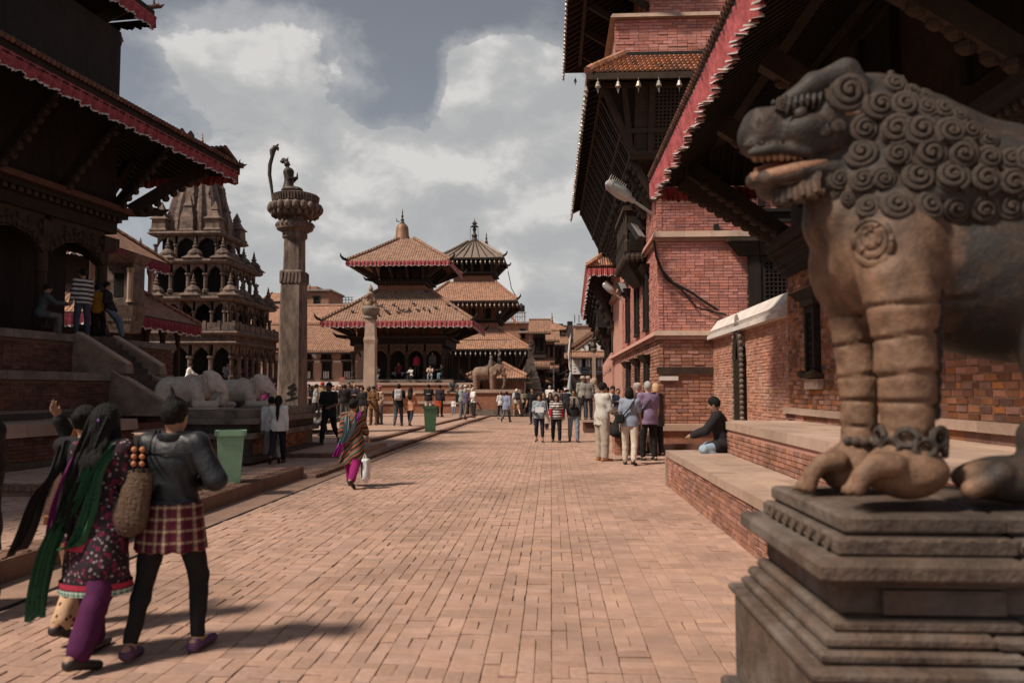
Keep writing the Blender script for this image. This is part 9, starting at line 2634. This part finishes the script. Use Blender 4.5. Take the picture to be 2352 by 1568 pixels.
more = [(694,886,955,160,'olive',(.13,.13,.07),'stand'),(716,887,953,30,'rust',(.26,.09,.04),'front'),(731,889,950,190,'pale blue',(.34,.40,.47),'step'),(748,888,952,-60,'cream',(.5,.44,.36),'cross'),(786,889,950,170,'maroon',(.13,.03,.04),'hold'),(796,890,948,20,'teal',(.06,.17,.18),'behind'),(811,891,947,-30,'off white',(.52,.5,.47),'photo'),(828,890,948,180,'mustard',(.36,.22,.06),'stand'),
  (840,891,950,60,'charcoal',(.05,.05,.05),'hips'),(850,890,946,-100,'lilac',(.32,.24,.38),'front'),(864,890,948,150,'forest green',(.04,.10,.06),'step'),(896,889,944,-150,'coral',(.50,.20,.15),'walk'),(926,890,943,30,'sky blue',(.24,.34,.46),'stand'),(1026,890,944,175,'sand',(.42,.33,.22),'cross'),(1128,898,946,-20,'brick red',(.28,.07,.05),'walk2'),(1172,899,946,165,'slate',(.14,.17,.20),'step'),(1219,899,940,15,'ivory',(.56,.52,.44),'walk'),(1334,893,940,170,'plum',(.15,.04,.11),'stand')]
for k,(x,yh,yf,rz,cn,cc,po) in enumerate(more):
 P_(x,yh,yf,Ze if x < 1100 else 0,rz,('man' if k % 2 else 'woman') + ' in a ' + cn + ' top in the back rows of the crowd',C(*cc),(NAVY,CHAR,KHAKI)[k % 3],'k','nnt'[k % 3],pose=po,fem=k % 2 == 0,hair='short' if k % 2 else ('bob','long','bun')[k % 3],h=.03)
seated = [(1040,876,899,at(1040,899,51.6).z,190,'man in dark grey sitting cross-legged on the temple platform',C(.07,.075,.085),'floor',51.6,.85,'k'),(1042,912,941,.13,170,'small child in a white top near the chain post',WHITEC,'stand',49,.95,'k'),(945,829,870,at(945,868,53.7).z - .2,160,'child in a white hood on the middle temple step',C(.6,.6,.58),'sit',53.6,.95,'k'),(988,834,872,at(988,868,53.7).z - .25,185,'man in a beige tee seated on the middle temple step',C(.50,.40,.31),'sit',53.6,1.15,'k'),
   (868,838,872,at(868,868,53.7).z - .25,170,'man in a black waistcoat seated beside the slender pillar',C(.06,.06,.06),'sit',53.6,1.1,'k'),(916,832,862,at(916,858,55.3).z,180,'woman in dark red seated inside the middle temple porch',C(.14,.03,.03),'floor',55.3,.85,'k'),(957,812,862,at(957,862,55.1).z,30,'woman in a crimson sari standing in the porch',C(.38,.03,.07),'stand',55.1,1.5,'k'),(993,806,850,at(993,862,55.4).z,180,'man in a grey tee standing in the porch shade',C(.12,.12,.125),'stand',55.4,1.68,'k'),
   (1018,845,880,at(1018,872,54.3).z,120,'person in black sitting on the side steps of the middle temple',BLACK,'sit',54.3,1.1,'k'),(430,848,875,at(430,872,40.8).z,-60,'man in a white shirt seated on the stone temple step',WHITEC,'floor',40.8,.9,'k'),(522,838,872,at(522,868,42.6).z,-150,'person in grey seated on the side of the stone temple',GREYC,'floor',43,.9,'k'),(542,838,872,at(542,868,44).z,-150,'person in a tan top seated on the side of the stone temple',KHAKI,'floor',44,.9,'k'),(562,842,872,at(562,868,45.5).z,-150,'person in magenta seated on the side of the stone temple',C(.22,.03,.14),'floor',45.5,.9,'k'),
   (622,872,900,.5,-40,'man raising a camera by the elephants',C(.10,.10,.17),'photo',30,1.55,'k'),(610,880,925,.5,30,'woman in magenta and white behind the far elephant',C(.24,.03,.13),'stand',26,1.5,'k')]
for (x,yh,yf,z,rz,lb,tp,po,Y,hm,hc) in seated: P_(x,yh,yf,z,rz,lb,tp,(CHAR,LDEN,KHAKI)[int(x) % 3],hc,'n',Y=Y,hm=hm,pose=po,h=.028,hem='hip')
# on the plinth of the dark pagoda
zf = FZ
P_(187,618,770,zf,60,'man in a black and white striped jumper standing at the pagoda edge',C(.035,.035,.04,'stripes',(.46,.46,.46),9),C(.045,.06,.09),Y=17.6,hm=1.56,pose='stand',h=.02)
P_(90,640,765,zf,-50,'man in a grey green jacket seated smoking in the pagoda',C(.07,.085,.09),C(.14,.13,.12),Y=17.2,hm=1.18,pose='sit',h=.022)
P_(222,655,772,zf,20,'person in a mustard yellow top leaning at the pagoda edge',C(.42,.20,.03),BLACK,Y=18.3,hm=1.3,pose='leanback',h=.022)
P_(250,652,780,zf,-70,'person in a black jacket and blue jeans leaning at the pagoda edge',BLACK,C(.10,.14,.20),Y=18.3,hm=1.36,pose='leanback',h=.02)

# things carried
def pack(t,J,mat,label,w=.15,hgt=.22,mat2=None):
 b = thing('backpack',label,'backpack',tuple(wpt(t,J['chest'])),t.rotation_euler.z)
 c = Vector(J['chest']) - Vector(J['fw']) * .20; s = t.scale.x; M = Matrix.Diagonal((s,s,s,1))
 B = Body(c - Vector((.25,.2,.4)),c + Vector((.25,.25,.4)),.022); B.box(c,(w,.085,hgt),.06,.02); B.box(c + Vector((0,-.07,-.08)),(w * .75,.05,.10),.04,.02)
 me = B.mesh('pack',xf=M @ Matrix.Translation(-Vector(J['chest']))); obj('pack',me,mat,b)
 for sd in (-1,1):
  m = MB(); m.tube([Vector((sd * .10,c.y + .07,c.z + .16)),Vector(J['sh' + 'LR'[sd > 0]]) + Vector((-sd * .06,.0,.085)),Vector(J['chest']) + Vector((sd * .13,.145,.02)),Vector((sd * .15,c.y + .08,c.z - .16))],.018,6)
  m.V = [tuple((Vector(v) - Vector(J['chest'])) * s) for v in m.V]; m.build('strap',mat2 or mat,b,local=True)
pack(*who[915],C(.42,.42,.43),'silver grey backpack on the man in black',mat2=BLACK); pack(*who[1187],C(.03,.035,.045),'dark blue backpack on the man in khaki shorts'); pack(*who[1205],C(.16,.17,.10),'green and tan hiking backpack',mat2=KHAKI)
def slab_item(nm,lb,cat,x,y,Y,w,h,mat,d=.02,rx=0,parts=True):
 p = at(x,y,Y); t = thing(nm,lb,cat,tuple(p)); M = Matrix.Rotation(R(rx),3,'X')
 MB().cbox(p,(w / 2,d,h / 2),M).build('panel',mat,t); return t,p
y_ = who[1010][0]['_y']; t,p = slab_item('folder_bag','flat orange bag held by the young man in dark clothes','bag',1006,927,y_ - .25,.36,.36,C(.62,.12,.05),.04)
MB().box(p.x - .19,p.x + .19,p.y - .05,p.y - .041,p.z + .08,p.z + .19).build('flap',C(.55,.10,.045),t)
y_ = who[1239][0]['_y']; slab_item('paper_map','sheet of grey paper held by the woman in the denim jacket','paper',1239,940,y_ - .38,.26,.20,C(.45,.45,.44),.004,-35)
t,p = slab_item('tote_bag','cream cloth tote hanging by the woman in the denim jacket','bag',1257,958,y_ - .05,.16,.36,CREAM,.05); MB().tube([p + Vector((-.05,0,.17)),p + Vector((-.03,0,.55)),p + Vector((.03,0,.17))],.012,5).build('strap',CREAM,t)
y_ = who[1058][0]['_y']; slab_item('shoulder_bag','black shoulder bag on the man in the green shirt','bag',1053,914,y_ - .05,.3,.4,BLACK,.08)
def strap_on(w,mat,lb,bagx=None):
 t,J = w; a = wpt(t,J['shR']) + Vector((-.02,-.02,.085)); c = wpt(t,J['chest']) + Vector((-.02,-.175,-.02)); e = wpt(t,J['waist']) + Vector((-.19,-.12,-.06)); b = thing('shoulder_bag',lb,'bag',tuple(e))
 MB().tube([a + Vector((0,.1,-.03)),a,c,e,e + Vector((-.0,.1,0))],.026,6,flat=.5).build('strap',mat,b,smooth=True)
 B = Body(e - Vector((.2,.2,.2)),e + Vector((.2,.2,.2)),.018); B.box(e + Vector((-.03,.02,-.02)),(.09,.09,.10),.03,.01); obj('pouch',B.mesh('pouch',xf=WM[b.name].inverted()),mat,b)
strap_on(who['t'],BLACK,'black sling bag across the back of the blue tee'); strap_on(who['p'],BLACK,'black shoulder bag strap across the purple checked shirt')
# red sleeves of the striped jumper, knitted scarf and glasses
t,J = who[1278]
for n in 'LR':
 m = MB(); m.tube([J['el' + n] * .75 + J['sh' + n] * .25,J['el' + n],J['wr' + n] * .92 + J['el' + n] * .08],[.075,.07,.052],10); m.build('red_sleeve',C(.36,.015,.03),t,local=True,smooth=True)
t,J = who[1318]; KN = C(.45,.38,.33,'check',(.10,.09,.09),44)
m = MB(); m.tube([J['neck'] + np.array([math.cos(a) * .10,math.sin(a) * .095 + .01,.0]) for a in np.linspace(0,6.283,16)],.042,8,caps=False); m.build('scarf',KN,t,local=True,smooth=True)
for s in (-1,1): drape(t,[J['neck'] + np.array([s * .08,.12,0]),J['chest'] + np.array([s * .09,.165,0]),J['waist'] + np.array([s * .1,.15,.04])],(.10,.12),KN,'scarf_end',3)
m = MB()
for s in (-1,1): m.tube([J['head'] + J['hr'] * (s * .036 + .026 * math.cos(a)) + J['hf'] * .104 + J['hu'] * (.004 + .022 * math.sin(a)) for a in np.linspace(0,6.283,12)],.004,4,caps=False)
m.build('glasses',BLACK,t,local=True)
t,J = who[984]; m = MB()
for k in range(7): m.box(-.10 + k * .03,-.08 + k * .03,J['chest'][1] - .158,J['chest'][1] - .150,J['chest'][2] - .07,J['chest'][2] - .035)
m.build('vest_print',WHITEC,t,local=True)

# ------------------------------------------------------------------ green bins, chain posts, pigeons
BIN = mk('green painted bin',(.24,.42,.27),.10,4,.55,.15,dirt=(.16,.25,.17),dirt_amt=.5,dirt_scale=5,spec=.4); BIN2 = mk('dark green bin',(.10,.24,.13),.15,4,.55,.15,dirt=(.05,.10,.06),dirt_amt=.6,dirt_scale=4,spec=.4)
def bin_(x,y,z,s,label,mat,rz):
 p = gr(x,y,z); t = thing('litter_bin',label,'bin',tuple(p),R(rz),'green litter bins')
 m = MB(); m.frustum(-.155,.155,-.155,.155,0,-.20,.20,-.20,.20,.74); m.V = [tuple(Vector(v) * s) for v in m.V]; m.build('body',mat,t,local=True)
 for a in range(4):
  m = MB(); M = Matrix.Rotation(a * math.pi / 2,3,'Z'); m.cbox(M @ Vector((0,-.205,.775)),(.235,.03,.04),M); m.V = [tuple(Vector(v) * s) for v in m.V]; m.build('rim',mat,t,local=True)
 MB().cbox((0,0,.745 * s),(.19 * s,.19 * s,.005)).build('liner',VOID,t,local=True)
bin_(528,1106,.2,.97,'light green litter bin on the near brick platform',BIN,20); bin_(988,990,.065,1.18,'dark green litter bin on the low pavement, farther off',BIN2,12)
for k,x in enumerate((1002,1024,1043,1062)):
 p = gr(1000 + k * 20,940,.13); t = thing('chain_post',('leftmost','second','third','rightmost')[k] + ' of the short stone chain posts before the temple platform','post',tuple(p),0,'chain posts')
 MB().lathe([(.10,0),(.08,.1),(.08,.6),(.11,.66),(.11,.72),(.03,.84)],p,8).build('shaft',STONE_GR,t)
 if k < 3: MB().tube([p + Vector((.08,0,.6)),p + Vector((.45,0,.35)),p + Vector((.85,0,.6))],.025,5).build('chain',IRON,t)
pm = MB(); pm.ball((0,0,.12),(.07,.14,.07),8,6); pm.ball((0,.13,.2),.045,7,5); pm.tube([(0,.1,.14),(0,.13,.2)],[.05,.035],6); pm._add([(-.035,-.1,.12),(.035,-.1,.12),(.05,-.28,.09),(-.05,-.28,.09)],[(0,1,2,3)]); pm.tube([(.02,0,.06),(.02,.01,0)],.008,4); pm.tube([(-.02,0,.06),(-.02,.01,0)],.008,4)
PME = pm.mesh('pigeon',smooth=True); PME.materials.append(mk('pigeon grey',(.06,.062,.07),.4,12,.7,.2))
def pigeon(p,s,lb,grp):
 o = bpy.data.objects.new('pigeon',PME); COL.objects.link(o); o.location = p; o.rotation_euler = (0,0,random.uniform(0,6)); o.scale = (s,s,s); tag(o,lb,'pigeon',grp)
for k in range(20): pigeon(gr(900 + (k * 37) % 210,934 + (k * 13) % 9,.132),1.15,'grey pigeon pecking on the plaza before the middle temple','pigeons on the plaza')
pigeon(gr(1127,943,0),1.3,'lone dark pigeon near the street kerb',None); pigeon(gr(868,948,.135),1.4,'pigeon flapping low beside the topi wearers',None)
ze_,zr_ = at(900,737,53).z,at(900,665,55).z + .1
def Pz(x,y):
 for k in range(300):
  Y = 53.3 + k * .01; p = at(x,y,Y)
  if p.z <= ze_ + (zr_ - ze_) * (Y - 53.3) / 2.85: break
 return p
for k,(x,y) in enumerate(((810,715),(876,701),(887,713),(893,719),(905,699),(915,708),(925,712),(936,714),(951,698),(973,708),(985,712),(1001,706),(1030,700),(1046,708),(870,722),(915,717),(940,710),(960,712),(979,668))): pigeon(Pz(x,y + 3),.95,'pigeon perched on the lower roof tiles of the middle temple','pigeons on the temple roof')
